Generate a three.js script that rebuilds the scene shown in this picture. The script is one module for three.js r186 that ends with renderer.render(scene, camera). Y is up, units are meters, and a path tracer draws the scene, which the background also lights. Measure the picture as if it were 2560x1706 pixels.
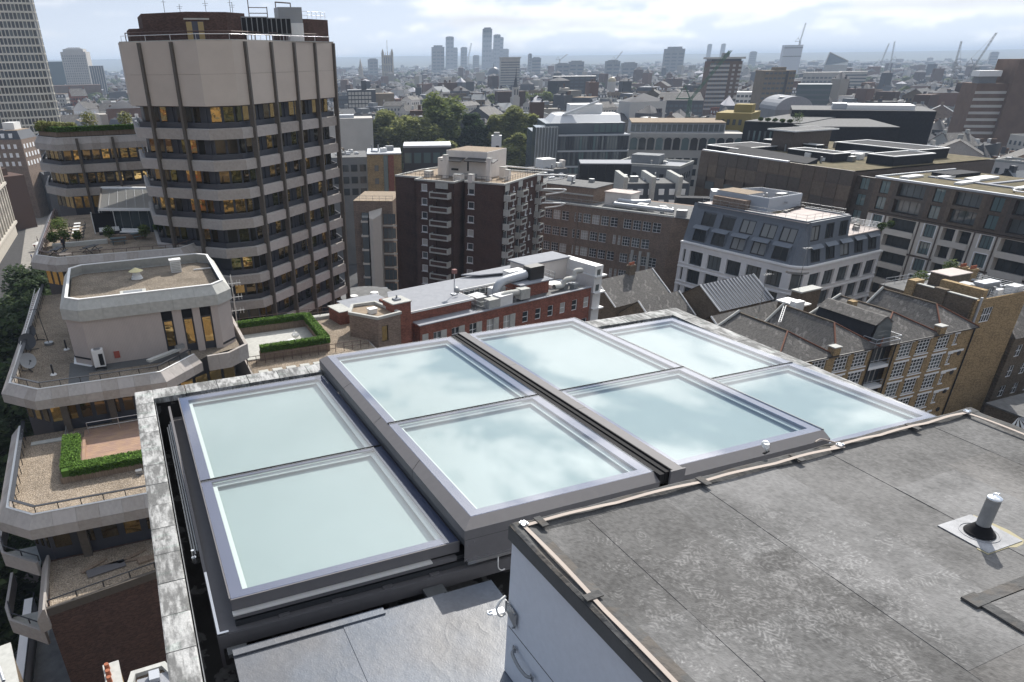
import * as THREE from 'three';
import { mergeGeometries } from 'three/addons/utils/BufferGeometryUtils.js';

// ---------- camera ----------
const scene = new THREE.Scene();
const CAM_Y = 54;
const camera = new THREE.PerspectiveCamera(2 * Math.atan(1118 / 1766) * 180 / Math.PI, 3016 / 2236, 0.1, 40000);
camera.setViewOffset(3016, 2236, 456, 0, 2560, 1706);
camera.rotation.order = 'YXZ';
camera.position.set(0, CAM_Y, 0);
camera.rotation.set(-28.72 * Math.PI / 180, 0, -0.0146);
scene.add(camera);

// ---------- noise ----------
function rng(seed) { let a = seed >>> 0; return () => { a = (a + 0x6D2B79F5) | 0; let t = Math.imul(a ^ (a >>> 15), 1 | a); t = (t + Math.imul(t ^ (t >>> 7), 61 | t)) ^ t; return ((t ^ (t >>> 14)) >>> 0) / 4294967296; }; }
function lattice(seed) { const r = rng(seed), t = new Float32Array(65536); for (let i = 0; i < 65536; i++) t[i] = r(); return t; }
const LAT = [lattice(11), lattice(23), lattice(37)];
function vnoise(x, y, per = 256, l = 0) {
  const xi = Math.floor(x), yi = Math.floor(y); let fx = x - xi, fy = y - yi;
  fx = fx * fx * fx * (fx * (fx * 6 - 15) + 10); fy = fy * fy * fy * (fy * (fy * 6 - 15) + 10);
  const m = (v) => ((v % per) + per) % per, x0 = m(xi), x1 = m(xi + 1), y0 = m(yi) * 256, y1 = m(yi + 1) * 256, t = LAT[l];
  return (t[y0 + x0] * (1 - fx) + t[y0 + x1] * fx) * (1 - fy) + (t[y1 + x0] * (1 - fx) + t[y1 + x1] * fx) * fy;
}
function fbm(x, y, oct = 5, per = 8, l = 0, gain = 0.5) { let s = 0, a = 1, n = 0, f = 1; for (let i = 0; i < oct; i++) { s += a * vnoise(x * f, y * f, Math.min(256, per * f), l); n += a; a *= gain; f *= 2; } return s / n; }
const clamp = (v, a = 0, b = 1) => Math.min(b, Math.max(a, v)), lerp = (a, b, t) => a + (b - a) * t, smooth = (a, b, v) => { v = clamp((v - a) / (b - a)); return v * v * (3 - 2 * v); };
const toS = (v) => v <= 0.0031308 ? v * 12.92 : 1.055 * Math.pow(v, 1 / 2.4) - 0.055;

// ---------- sky: broken bright cloud over pale blue, hazy near the horizon ----------
const SUN = new THREE.Vector3(0.285, 0.64, -0.715).normalize();
{
  const w = 2048, h = 1024, d = new Float32Array(w * h * 4);
  for (let j = 0; j < h; j++) {
    const el = ((j + 0.5) / h - 0.5) * Math.PI, sy = Math.sin(el), ce = Math.cos(el);
    for (let i = 0; i < w; i++) {
      const th = ((i + 0.5) / w - 0.5) * 2 * Math.PI, dx = Math.cos(th) * ce, dz = Math.sin(th) * ce, k = (j * w + i) * 4;
      const up = Math.max(sy, 0), cs = dx * SUN.x + sy * SUN.y + dz * SUN.z, g0 = Math.max(cs, 0), ph = 0.62 + 0.55 * Math.pow(0.5 + 0.5 * cs, 3), glow = Math.pow(g0, 9), glow2 = Math.pow(g0, 60);
      const hz = Math.exp(-up * 4.6);
      let r = lerp(0.13, 0.80, hz) * ph, g = lerp(0.25, 0.87, hz) * ph, b = lerp(0.47, 0.97, hz) * ph;
      const q = 1 / (up + 0.12), px = dx * q, pz = dz * q;
      const wx = fbm(px * 0.55 + 5, pz * 0.55, 4, 256, 1) - 0.5, wz = fbm(px * 0.55 + 31, pz * 0.55 + 7, 4, 256, 2) - 0.5;
      const n = fbm(px * 0.9 + wx * 1.9 + 40, pz * 0.9 + wz * 1.9 + 60, 7, 256, 0, 0.56);
      const n2 = fbm(px * 2.6 + wx * 2.6 + 90, pz * 2.6 + wz * 2.6 + 20, 6, 256, 1, 0.58);
      let c = smooth(0.465, 0.575, n * 0.62 + n2 * 0.38);
      c *= lerp(0.8, 1, smooth(0, 0.2, up));
      const thick = smooth(0.52, 0.8, n), lum = (0.86 + 0.40 * (n2 - 0.5) - 0.24 * thick) * (0.66 + 0.50 * Math.pow(0.5 + 0.5 * cs, 2)) + 1.7 * glow + 1.6 * glow2;
      r = lerp(r, lum * 0.985, c * 0.9); g = lerp(g, lum, c * 0.9); b = lerp(b, lum * 1.03, c * 0.9);
      r += 0.10 * glow + 0.5 * glow2; g += 0.10 * glow + 0.48 * glow2; b += 0.10 * glow + 0.45 * glow2;
      d[k] = r; d[k + 1] = g; d[k + 2] = b; d[k + 3] = 1;
    }
  }
  const t = new THREE.DataTexture(d, w, h, THREE.RGBAFormat, THREE.FloatType);
  t.mapping = THREE.EquirectangularReflectionMapping; t.magFilter = t.minFilter = THREE.LinearFilter; t.needsUpdate = true;
  scene.background = t; scene.environment = t;
}
const sun = new THREE.DirectionalLight(new THREE.Color(1, 0.95, 0.87), 5.0);
sun.position.copy(SUN).multiplyScalar(400).add(new THREE.Vector3(0, 20, -100)); sun.target.position.set(0, 20, -100);
sun.castShadow = true; sun.shadow.mapSize.set(4096, 4096); sun.shadow.radius = 1.2;
Object.assign(sun.shadow.camera, { left: -300, right: 300, top: 300, bottom: -300, near: 1, far: 1500 });
scene.add(sun, sun.target);
const renderer = new THREE.WebGLRenderer({ antialias: true });
renderer.setSize(1024, 682); renderer.toneMapping = THREE.LinearToneMapping; renderer.toneMappingExposure = 1.22; renderer.shadowMap.enabled = true;

// ---------- materials ----------
function tex(w, h, fn, srgb = true) {
  const d = new Uint8Array(w * h * 4);
  for (let j = 0; j < h; j++) for (let i = 0; i < w; i++) { const c = fn(i / w, j / h, i, j), k = (j * w + i) * 4; for (let n = 0; n < 3; n++) d[k + n] = 255 * clamp(srgb ? toS(Math.max(0, c[n])) : c[n]); d[k + 3] = 255; }
  const t = new THREE.DataTexture(d, w, h); t.wrapS = t.wrapT = THREE.RepeatWrapping; t.magFilter = THREE.LinearFilter; t.minFilter = THREE.LinearMipmapLinearFilter; t.generateMipmaps = true;
  if (srgb) t.colorSpace = THREE.SRGBColorSpace; t.needsUpdate = true; return t;
}
const scaled = (t, m) => { t.repeat.set(1 / m, 1 / m); return t; };
function mat(r, g, b, rough = 0.85, o = {}) { const m = new THREE.MeshPhysicalMaterial({ roughness: rough, metalness: 0, specularIntensity: rough > 0.6 ? 0.3 : 1, side: THREE.DoubleSide, ...o }); if (r !== null) m.color.setRGB(r, g, b); return m; }
function grainTex(m, base, amp, { oct = 5, per = 8, l = 0, streak = 1, size = 512, tint = 0 } = {}) {
  return scaled(tex(size, size, (u, v) => { const n = fbm(u * per * streak, v * per, oct, per * Math.max(1, streak), l), k = 1 + amp * (n - 0.5) * 2, f = 1 + amp * 0.5 * (vnoise(u * 128, v * 128, 128, 1) - 0.5); const h = tint * (fbm(u * per + 3, v * per + 9, 3, per, 2) - 0.5); return [base[0] * k * f * (1 + h), base[1] * k * f, base[2] * k * f * (1 - h)]; }), m);
}
function grainMat(m, base, amp, rough = 0.85, o = {}, e = {}) { return mat(1, 1, 1, rough, { map: grainTex(m, base, amp, o), ...e }); }
const bumpTex = (m, per, oct, l = 0, size = 512) => scaled(tex(size, size, (u, v) => { const n = fbm(u * per, v * per, oct, per, l); return [n, n, n]; }, false), m);

// ---------- geometry helpers ----------
function prep(g) { if (g.index) g = g.toNonIndexed(); for (const k of Object.keys(g.attributes)) if (k !== 'position' && k !== 'normal') g.deleteAttribute(k); if (!g.attributes.normal) g.computeVertexNormals(); return g; }
function uvBox(g) {
  const p = g.attributes.position, n = g.attributes.normal, uv = new Float32Array(p.count * 2);
  for (let i = 0; i < p.count; i++) {
    const ax = Math.abs(n.getX(i)), ay = Math.abs(n.getY(i)), az = Math.abs(n.getZ(i)), x = p.getX(i), y = p.getY(i), z = p.getZ(i);
    if (ay >= ax && ay >= az) { uv[2 * i] = x; uv[2 * i + 1] = z; } else if (ax > az) { uv[2 * i] = z; uv[2 * i + 1] = y; } else { uv[2 * i] = x; uv[2 * i + 1] = y; }
  }
  g.setAttribute('uv', new THREE.BufferAttribute(uv, 2)); return g;
}
function join(gs) { gs = [gs].flat(Infinity).map(prep); return uvBox(gs.length > 1 ? mergeGeometries(gs) : gs[0]); }
const taken = new Map();
function numbered(n) { const k = taken.get(n) ?? 0; taken.set(n, k + 1); return k ? `${n}_${String(k).padStart(3, '0')}` : n; }
function part(name, gs, m, parent, label) {
  const o = new THREE.Mesh(Array.isArray(gs) || !gs.userData.ready ? join(gs) : gs, m); o.name = name; o.castShadow = o.receiveShadow = true; if (label) o.userData.label = label; parent.add(o); return o;
}
const ready = (gs) => { const g = join(gs); g.userData.ready = true; return g; };
function info(o, label, category, group) { o.userData.label = label; o.userData.category = category; if (group) o.userData.group = group; return o; }
const PHI = 21.69 * Math.PI / 180, cP = Math.cos(PHI), sP = Math.sin(PHI);
const plan = (a, b) => [b * cP - a * sP, -b * sP - a * cP];            // street grid (a ahead, b to the right) to world x, z
function thing(name, label, category, a = 0, b = 0, y = 0, turn = 0, group) {
  const o = new THREE.Group(), [x, z] = plan(a, b); o.name = numbered(name); o.position.set(x, y, z); o.rotation.y = PHI + turn; scene.add(o); return info(o, label, category, group);
}
function thingW(name, label, category, x, y, z, turn = 0, group) { const o = new THREE.Group(); o.name = numbered(name); o.position.set(x, y, z); o.rotation.y = turn; scene.add(o); return info(o, label, category, group); }
function structure(name, gs, m) { const o = new THREE.Mesh(join(gs), m); o.name = numbered(name); o.castShadow = o.receiveShadow = true; o.userData.kind = 'structure'; scene.add(o); return o; }
const box = (sx, sy, sz, x = 0, y = 0, z = 0, ry = 0) => { const g = new THREE.BoxGeometry(sx, sy, sz); if (ry) g.rotateY(ry); return g.translate(x, y, z); };
const cbox = (x0, x1, y0, y1, z0, z1) => box(x1 - x0, y1 - y0, z1 - z0, (x0 + x1) / 2, (y0 + y1) / 2, (z0 + z1) / 2);
const cyl = (r0, r1, h, x = 0, y = 0, z = 0, n = 16) => new THREE.CylinderGeometry(r1, r0, h, n).translate(x, y + h / 2, z);
function bar(p, q, r, n = 6) { const a = new THREE.Vector3(...p), b = new THREE.Vector3(...q), d = b.clone().sub(a), g = new THREE.CylinderGeometry(r, r, d.length(), n); g.applyQuaternion(new THREE.Quaternion().setFromUnitVectors(new THREE.Vector3(0, 1, 0), d.normalize())); return g.translate((a.x + b.x) / 2, (a.y + b.y) / 2, (a.z + b.z) / 2); }
function tube(pts, r, seg = 24, n = 6) { return new THREE.TubeGeometry(new THREE.CatmullRomCurve3(pts.map((p) => new THREE.Vector3(...p))), seg, r, n); }
function tris(v) { const g = new THREE.BufferGeometry(); g.setAttribute('position', new THREE.Float32BufferAttribute(v, 3)); g.computeVertexNormals(); return g; }
const quad = (a, b, c, d) => [...a, ...b, ...c, ...a, ...c, ...d];
// walls between two rings of plan points [x, z], with caps
function loft(p, q, y0, y1, { top = true, bottom = false } = {}) {
  const v = [], n = p.length, Y0 = (i) => Array.isArray(y0) ? y0[i] : y0, Y1 = (i) => Array.isArray(y1) ? y1[i] : y1;
  for (let i = 0; i < n; i++) { const j = (i + 1) % n; v.push(...quad([p[i][0], Y0(i), p[i][1]], [p[j][0], Y0(j), p[j][1]], [q[j][0], Y1(j), q[j][1]], [q[i][0], Y1(i), q[i][1]])); }
  const cap = (r, Y) => { for (const [a, b, c] of THREE.ShapeUtils.triangulateShape(r.map((s) => new THREE.Vector2(s[0], s[1])), [])) for (const k of [a, b, c]) v.push(r[k][0], Y(k), r[k][1]); };
  if (top) cap(q, Y1); if (bottom) cap(p, Y0);
  return tris(v);
}
const prism = (p, y0, y1, o) => loft(p, p, y0, y1, o);
const flat = (p, y) => { const v = []; for (const t of THREE.ShapeUtils.triangulateShape(p.map((s) => new THREE.Vector2(s[0], s[1])), [])) for (const k of t) v.push(p[k][0], Array.isArray(y) ? y[k] : y, p[k][1]); return tris(v); };
const rect = (x0, x1, z0, z1) => [[x0, z1], [x1, z1], [x1, z0], [x0, z0]];   // anticlockwise from the front left, seen from above
// mitre vectors along a plan path; outward is to the right of travel (front faces run left to right)
function mitres(path, closed) {
  const n = path.length, nor = [];
  for (let i = 0; i < (closed ? n : n - 1); i++) { const a = path[i], b = path[(i + 1) % n], dx = b[0] - a[0], dz = b[1] - a[1], l = Math.hypot(dx, dz); nor.push([-dz / l, dx / l]); }
  return path.map((_, i) => {
    const a = closed ? nor[(i - 1 + n) % n] : nor[Math.max(0, i - 1)], b = closed ? nor[i] : nor[Math.min(nor.length - 1, i)], x = a[0] + b[0], z = a[1] + b[1], l = x * x + z * z;
    return [2 * x / l, 2 * z / l];
  });
}
const offset = (path, d, closed = true) => { const m = mitres(path, closed); return path.map((p, i) => [p[0] + m[i][0] * d, p[1] + m[i][1] * d]); };
function section(A, B, prof) { // solid between two cross-sections A and B: each maps a profile point to [x, y, z]
  const v = [], n = prof.length, a = prof.map(A), b = prof.map(B);
  for (let i = 0; i < n; i++) { const j = (i + 1) % n; v.push(...quad(a[i], b[i], b[j], a[j])); }
  for (const t of THREE.ShapeUtils.triangulateShape(prof.map((s) => new THREE.Vector2(s[0], s[1])), [])) { for (const k of t) v.push(...a[k]); for (const k of t) v.push(...b[k]); }
  return tris(v);
}
// closed profile [[out, y], ...] swept along a plan path; cut into slabs of about len with a gap, or one piece per side
function sweep(path, prof, { closed = false, len = 0, gap = 0.012 } = {}) {
  const m = mitres(path, closed), n = path.length, out = [];
  for (let i = 0; i < (closed ? n : n - 1); i++) {
    const j = (i + 1) % n, p = path[i], q = path[j], L = Math.hypot(q[0] - p[0], q[1] - p[1]), k = len ? Math.max(1, Math.round(L / len)) : 1, dx = (q[0] - p[0]) / L, dz = (q[1] - p[1]) / L;
    for (let s = 0; s < k; s++) {
      const at = (t, end) => (c) => { if (end === 0) return [p[0] + m[i][0] * c[0], c[1], p[1] + m[i][1] * c[0]]; if (end === 1) return [q[0] + m[j][0] * c[0], c[1], q[1] + m[j][1] * c[0]]; return [p[0] + dx * t - dz * c[0], c[1], p[1] + dz * t + dx * c[0]]; };
      out.push(section(at(L * s / k + gap / 2, s === 0 ? 0 : 2), at(L * (s + 1) / k - gap / 2, s === k - 1 ? 1 : 2), prof));
    }
  }
  return out;
}
function each(name, gs, m, parent, label) { const ms = [m].flat(); return gs.map((g, i) => part(name, g, ms[(i * 7 + (i >> 2)) % ms.length], parent, label)); }
function railing(path, y, h, mt, parent, { step = 1.5, r = 0.025, rails = 2, closed = false, name = 'railing' } = {}) {
  const gs = [], n = path.length;
  for (let i = 0; i < (closed ? n : n - 1); i++) {
    const p = path[i], q = path[(i + 1) % n], L = Math.hypot(q[0] - p[0], q[1] - p[1]), k = Math.max(1, Math.round(L / step));
    for (let s = 1; s <= rails; s++) gs.push(bar([p[0], y + h * s / rails, p[1]], [q[0], y + h * s / rails, q[1]], r, 5));
    for (let s = 0; s <= k; s++) { const x = lerp(p[0], q[0], s / k), z = lerp(p[1], q[1], s / k); gs.push(bar([x, y, z], [x, y + h, z], r, 5)); }
  }
  return part(name, gs, mt, parent);
}
// a storeyed front from plan point p to q (left to right seen from outside): wall with real openings, a window in each
const frameCache = new Map();
function windowGeo(w, h, nx, ny, t, dep) {
  const k = [w, h, nx, ny, t, dep].map((v) => (+v).toFixed(2)).join(); if (frameCache.has(k)) return frameCache.get(k);
  const gs = [cbox(-w / 2, -w / 2 + t, 0, h, -dep, 0), cbox(w / 2 - t, w / 2, 0, h, -dep, 0), cbox(-w / 2 + t, w / 2 - t, 0, t, -dep, -0.002), cbox(-w / 2 + t, w / 2 - t, h - t, h, -dep, -0.002)];
  for (let i = 1; i < nx; i++) { const x = -w / 2 + w * i / nx; gs.push(cbox(x - t / 2.4, x + t / 2.4, t, h - t, -dep + 0.004, -0.006)); }
  for (let i = 1; i < ny; i++) { const y = h * i / ny; gs.push(cbox(-w / 2 + t, w / 2 - t, y - t / 2.4, y + t / 2.4, -dep + 0.006, -0.01)); }
  const r = { frame: ready(gs), pane: ready(new THREE.PlaneGeometry(w - t, h - t).translate(0, h / 2, -dep * 0.55)) }; frameCache.set(k, r); return r;
}
function facade(parent, p, q, y0, y1, wins, wallMat, { t = 0.3, set = 0.16, frameMat, glass, fr = 0.07, nx = 2, ny = 2, sill = null, name = 'wall', lean = 0, back = true } = {}) {
  const L = Math.hypot(q[0] - p[0], q[1] - p[1]), ang = Math.atan2(-(q[1] - p[1]), q[0] - p[0]), g0 = new THREE.Group();
  const M = new THREE.Matrix4().makeRotationY(ang).setPosition(p[0], 0, p[1]);
  if (lean) M.multiply(new THREE.Matrix4().makeTranslation(0, y0, 0)).multiply(new THREE.Matrix4().makeRotationX(-lean)).multiply(new THREE.Matrix4().makeTranslation(0, -y0, 0));
  const s = new THREE.Shape([[0, y0], [L, y0], [L, y1], [0, y1]].map((v) => new THREE.Vector2(...v)));
  for (const w of wins) s.holes.push(new THREE.Path([[w.x - w.w / 2, w.y], [w.x - w.w / 2, w.y + w.h], [w.x + w.w / 2, w.y + w.h], [w.x + w.w / 2, w.y]].map((v) => new THREE.Vector2(...v))));
  const wall = part(name, new THREE.ExtrudeGeometry(s, { depth: t, bevelEnabled: false }).translate(0, 0, -t).applyMatrix4(M), wallMat, parent);
  for (const w of wins) {
    const { frame, pane } = windowGeo(w.w, w.h, w.nx ?? nx, w.ny ?? ny, w.fr ?? fr, 0.07);
    const f = new THREE.Mesh(frame, w.frameMat ?? frameMat); f.name = 'window'; f.castShadow = f.receiveShadow = true;
    f.applyMatrix4(M.clone().multiply(new THREE.Matrix4().makeTranslation(w.x, w.y, -(w.set ?? set)))); parent.add(f);
    const gl = w.glass ?? (Array.isArray(glass) ? glass[Math.floor(Math.abs(Math.sin(w.x * 12.9898 + w.y * 78.233 + p[0]) * 43758.5453) % 1 * glass.length)] : glass);
    part('pane', pane, gl, f);
    if (sill) part('sill', box(w.w + 0.2, sill, 0.16, 0, -sill / 2, (w.set ?? set) + 0.02), w.sillMat ?? frameMat, f);
  }
  return { wall, M, L };
}
const row = (x0, x1, n, y, w, h, o = {}) => Array.from({ length: n }, (_, i) => ({ x: n > 1 ? lerp(x0, x1, i / (n - 1)) : (x0 + x1) / 2, y, w, h, ...o }));

// =====================================================================================
// the roof in the foreground
// =====================================================================================
const grid = (a0, b0) => (a, b) => [b - b0, -(a - a0)];
const M = {}, RH = 0.879;
M.powder = grainMat(0.8, [0.135, 0.130, 0.135], 0.06, 0.6, { per: 16 }, { specularIntensity: 0.35 });
M.powderDark = mat(0.035, 0.037, 0.042, 0.5);
M.alu = mat(0.62, 0.62, 0.63, 0.3, { metalness: 0.9 });
M.rubber = mat(0.018, 0.018, 0.02, 0.8);
M.frit = mat(0.018, 0.034, 0.095, 0.6);  // dark frit tinted with the blue of the mirrored sky
M.wellWhite = mat(0.48, 0.56, 0.54, 0.8);
M.wellPanel = grainMat(1.5, [0.225, 0.30, 0.30], 0.03, 0.75);
M.clear = new THREE.MeshPhysicalMaterial({ color: 0xffffff, transmission: 1, thickness: 0, roughness: 0.012, ior: 1.95, side: THREE.DoubleSide });
M.wallBlue = grainMat(1.1, [0.58, 0.61, 0.66], 0.04, 0.9, { per: 32, oct: 3 });
M.steelDull = grainMat(0.3, [0.27, 0.28, 0.29], 0.12, 0.45, {}, { metalness: 0.5 });
M.stain = (() => { // weathered grey limestone with black lichen blotches and runs
  const w = 1024;
  return mat(1, 1, 1, 0.82, { map: scaled(tex(w, w, (u, v) => {
    const n = fbm(u * 6, v * 6, 6, 6, 0, 0.6), m = fbm(u * 24 + 2, v * 10, 5, 24, 1, 0.6), s = fbm(u * 60, v * 14, 4, 64, 2, 0.65), k = smooth(0.38, 0.66, n * 0.24 + m * 0.36 + s * 0.40);
    const f = 0.88 + 0.24 * vnoise(u * 256, v * 256, 256, 2), gr = smooth(0.66, 0.72, fbm(u * 5 + 7, v * 30, 4, 32, 2)) * 0.5;
    const c = lerp(0.15, 0.43, k) * f; return [c * (1 - 0.12 * gr), c, c * (0.985 - 0.05 * gr)];
  }), 1.7), bumpMap: bumpTex(0.7, 24, 4, 1), bumpScale: 0.004 });
})();
M.stainB = M.stain.clone(); M.stainB.map = M.stain.map.clone(); M.stainB.map.offset.set(0.37, 0.61); M.stainB.map.needsUpdate = true;
M.stainC = M.stain.clone(); M.stainC.map = M.stain.map.clone(); M.stainC.map.offset.set(0.71, 0.23); M.stainC.color.setRGB(0.9, 0.9, 0.9); M.stainC.map.needsUpdate = true;
M.bitumen = mat(1, 1, 1, 0.7, { map: scaled(tex(512, 512, (u, v) => { const n = fbm(u * 6, v * 6, 6, 6, 1, 0.6), p = smooth(0.56, 0.60, fbm(u * 7 + 3, v * 7, 5, 8, 0, 0.6)), c = lerp(0.085, 0.045, n) + 0.14 * p * (0.6 + 0.4 * vnoise(u * 64, v * 64, 64)); return [c, c, c * 1.02]; }), 1.6), bumpMap: bumpTex(0.5, 12, 4), bumpScale: 0.004 });
M.felt = (() => { // weathered roofing felt: mineral grain, water marks, scuffs and pale boot prints
  const w = 2048, size = 5.2, add = new Float32Array(w * w), R = rng(77), px = w / size;
  const put = (x, y, v) => { const i = ((Math.round(y) % w) + w) % w * w + ((Math.round(x) % w) + w) % w; add[i] = Math.max(add[i], v); };
  for (let k = 0; k < 330; k++) { // boot prints: tread bars inside a sole outline
    const cl = R() < 0.75, bx = cl ? 3.0 + (R() + R() - 1) * 1.25 : 2.1 + R() * 4, az = cl ? 2.05 + (R() + R() - 1) * 0.85 : 0.2 + R() * 2.8, an = R() * 6.28, len = 0.085 + 0.05 * R(), wid = 0.036 + 0.016 * R(), st = (0.3 + 0.7 * R()) * (cl ? 1 : 0.32), ph = R() * 6, ty = R();
    const cx = (bx - 1.89) * px, cy = (3.22 - az) * px, ca = Math.cos(an), sa = Math.sin(an), keep = 0.25 + 0.5 * R(), er = R() * 50;
    for (let i = -len * px; i < len * px; i++) for (let j = -wid * 1.2 * px; j < wid * 1.2 * px; j++) {
      const u = i / px / len, v = j / px / wid; if (u * u + v * v * (1 + 0.35 * u) > 1) continue;
      const bars = ty < 0.5 ? Math.sin(u * 22 + Math.abs(v) * 4 + 2.5 * Math.sin(v * 3 + ph) + ph) : Math.sin(Math.hypot(u - 0.3, v * 0.5) * 30 + ph) * Math.cos(v * 4 + u * 5);
      if (fbm(u * 2.2 + er, v * 1.8 + k, 3, 256, 1) < 0.62 - keep * 0.35) continue;
      if (bars > 0.05) put(cx + i * ca - j * sa, cy + i * sa + j * ca, st * Math.min(1, bars * 1.6));
    }
  }
  for (let k = 0; k < 420; k++) { // scratches
    let x = R() * w, y = R() * w, an = R() * 6.28, n = 30 + R() * 160, st = 0.15 + R() * 0.35; for (let i = 0; i < n; i++) { x += Math.cos(an); y += Math.sin(an); an += (R() - 0.5) * 0.06; put(x, y, st * (1 - i / n)); }
  }
  const map = scaled(tex(w, w, (u, v, i, j) => {
    const n = fbm(u * 4, v * 4, 6, 4, 0, 0.6), m = fbm(u * 11 + 4, v * 11, 5, 11, 1, 0.6), f = vnoise(u * 1024 * 0.25, v * 256, 256, 2), gp = smooth(0.5, 0.72, fbm(u * 5 + 1, v * 5 + 3, 6, 5, 2, 0.62));
    let c = 0.132 + 0.10 * (n - 0.5) + 0.085 * (m - 0.5) + 0.05 * (f - 0.5) + 0.055 * gp; c -= 0.05 * smooth(0.60, 0.78, m);
    c += add[j * w + i] * 0.085 * (0.4 + f); return [c * 1.01, c, c * 0.995];
  }), size);
  return mat(1, 1, 1, 0.8, { map, bumpMap: bumpTex(0.35, 32, 4, 2), bumpScale: 0.0025 });
})();
M.feltB = M.felt.clone(); M.feltB.color.setRGB(0.86, 0.855, 0.85); M.feltC = M.felt.clone(); M.feltC.color.setRGB(0.97, 0.95, 0.93);
M.feltEdge = mat(1, 1, 1, 0.85, { map: scaled(tex(512, 512, (u, v) => { const n = fbm(u * 5, v * 5, 6, 5, 1, 0.6), rust = smooth(0.45, 0.7, fbm(u * 4 + 3, v * 8, 5, 8, 2, 0.6)), c = 0.055 + 0.075 * n; return [lerp(c, 0.125, rust * 0.5), lerp(c, 0.107, rust * 0.5), lerp(c, 0.09, rust * 0.5)]; }), 0.9), bumpMap: bumpTex(0.4, 10, 5, 0), bumpScale: 0.008 });
M.fascia = grainMat(1.2, [0.10, 0.103, 0.105], 0.15, 0.75, { per: 12 });
M.membrane = mat(1, 1, 1, 0.5, { map: grainTex(2.4, [0.115, 0.127, 0.150], 0.34, { per: 5, oct: 6, tint: 0.25 }), bumpMap: scaled(tex(1024, 1024, (u, v) => {
  const a = fbm(u * 3, v * 3, 5, 3, 0, 0.55), wr = Math.pow(1 - Math.abs(fbm(u * 6 + a, v * 2, 3, 6, 1) - 0.5) * 2, 14), g = vnoise(u * 200, v * 200, 200, 2), n = clamp(a * 0.75 + 0.05 * wr + 0.035 * g); return [n, n, n]; }, false), 1.5), bumpScale: 0.016 });
M.tape = mat(0.40, 0.345, 0.305, 0.75);
M.zinc = mat(0.78, 0.80, 0.82, 0.22, { metalness: 0.85 });
M.lead = mat(1, 1, 1, 0.5, { map: grainTex(0.6, [0.27, 0.275, 0.29], 0.5, { per: 6, oct: 6 }) });

// --- own building below the roof
{
  const o = thing('foreground_building', 'large flat-roofed building carrying the skylights in the foreground', 'building', 2, 3, 0), g = grid(2, 3);
  M.ownWall = grainMat(3, [0.16, 0.12, 0.09], 0.25, 0.9);
  part('wall', prism([g(-14, -0.26), g(-14, 16), g(-14, 16), g(3, 16), g(3, 7.30), g(8.06, 7.30), g(8.06, -0.26)].filter((_, i) => i !== 2), 0, 49.9), M.ownWall, o);
  // gutter floor between parapet and skylights
  part('gutter_floor', cbox(...[-0.2, 7.2].map((b) => b - 3), 49.9, 49.98, -(8.0 - 2), 6), M.bitumen, o);
}
// --- parapet with stone coping
{
  const o = thing('stone_parapet', 'low parapet with weathered pale stone coping running round the skylights', 'parapet', 8, -0.2, 49.9), g = grid(8, -0.2), top = 50.70 - 49.9;
  const wall = [g(-3, -0.2), g(8.0, -0.2), g(8.0, 7.24), g(3.2, 7.24)].map(([x, z]) => [x, z]);
  // travel so that outward is on the right: from the right end round to the left
  const path = [g(-4, -0.215), g(7.985, -0.215), g(7.985, 7.235), g(3.15, 7.235)].reverse();
  each('upstand', sweep(path, [[-0.06, 0], [0.08, 0], [0.08, top - 0.07], [-0.06, top - 0.07]]), M.bitumen, o);
  const w = 0.105, ms = [M.stain, M.stainB, M.stainC];
  const R = rng(5);
  for (const [seg, len] of [[[g(3.15, 7.235), g(8.10, 7.235)], 0.5], [[g(7.985, 7.10), g(7.985, -0.11)], 0.365], [[g(8.10, -0.205), g(-4, -0.205)], 0.362]]) {
    const slabs = sweep(seg, [[-w * (len === 0.362 ? 0.9 : 1.25), top - 0.07], [w * (len === 0.362 ? 0.9 : 1.25), top - 0.07], [w * (len === 0.362 ? 0.9 : 1.25), top - 0.004], [w * 0.8, top], [-w * 0.8, top], [-w * (len === 0.362 ? 0.9 : 1.25), top - 0.004]], { len, gap: 0.007 });
    slabs.forEach((s, i) => { const m = part('coping_stone', s, ms[Math.floor(R() * 3)], o); m.position.y = (R() - 0.5) * 0.004; });
  }
  part('lead_flashing', sweep([g(-4, -0.10), g(7.86, -0.10)].reverse(), [[-0.004, top - 0.2], [0.0, top - 0.2], [0.0, top - 0.045], [-0.004, top - 0.045]]), M.steelDull, o);
}
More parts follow.
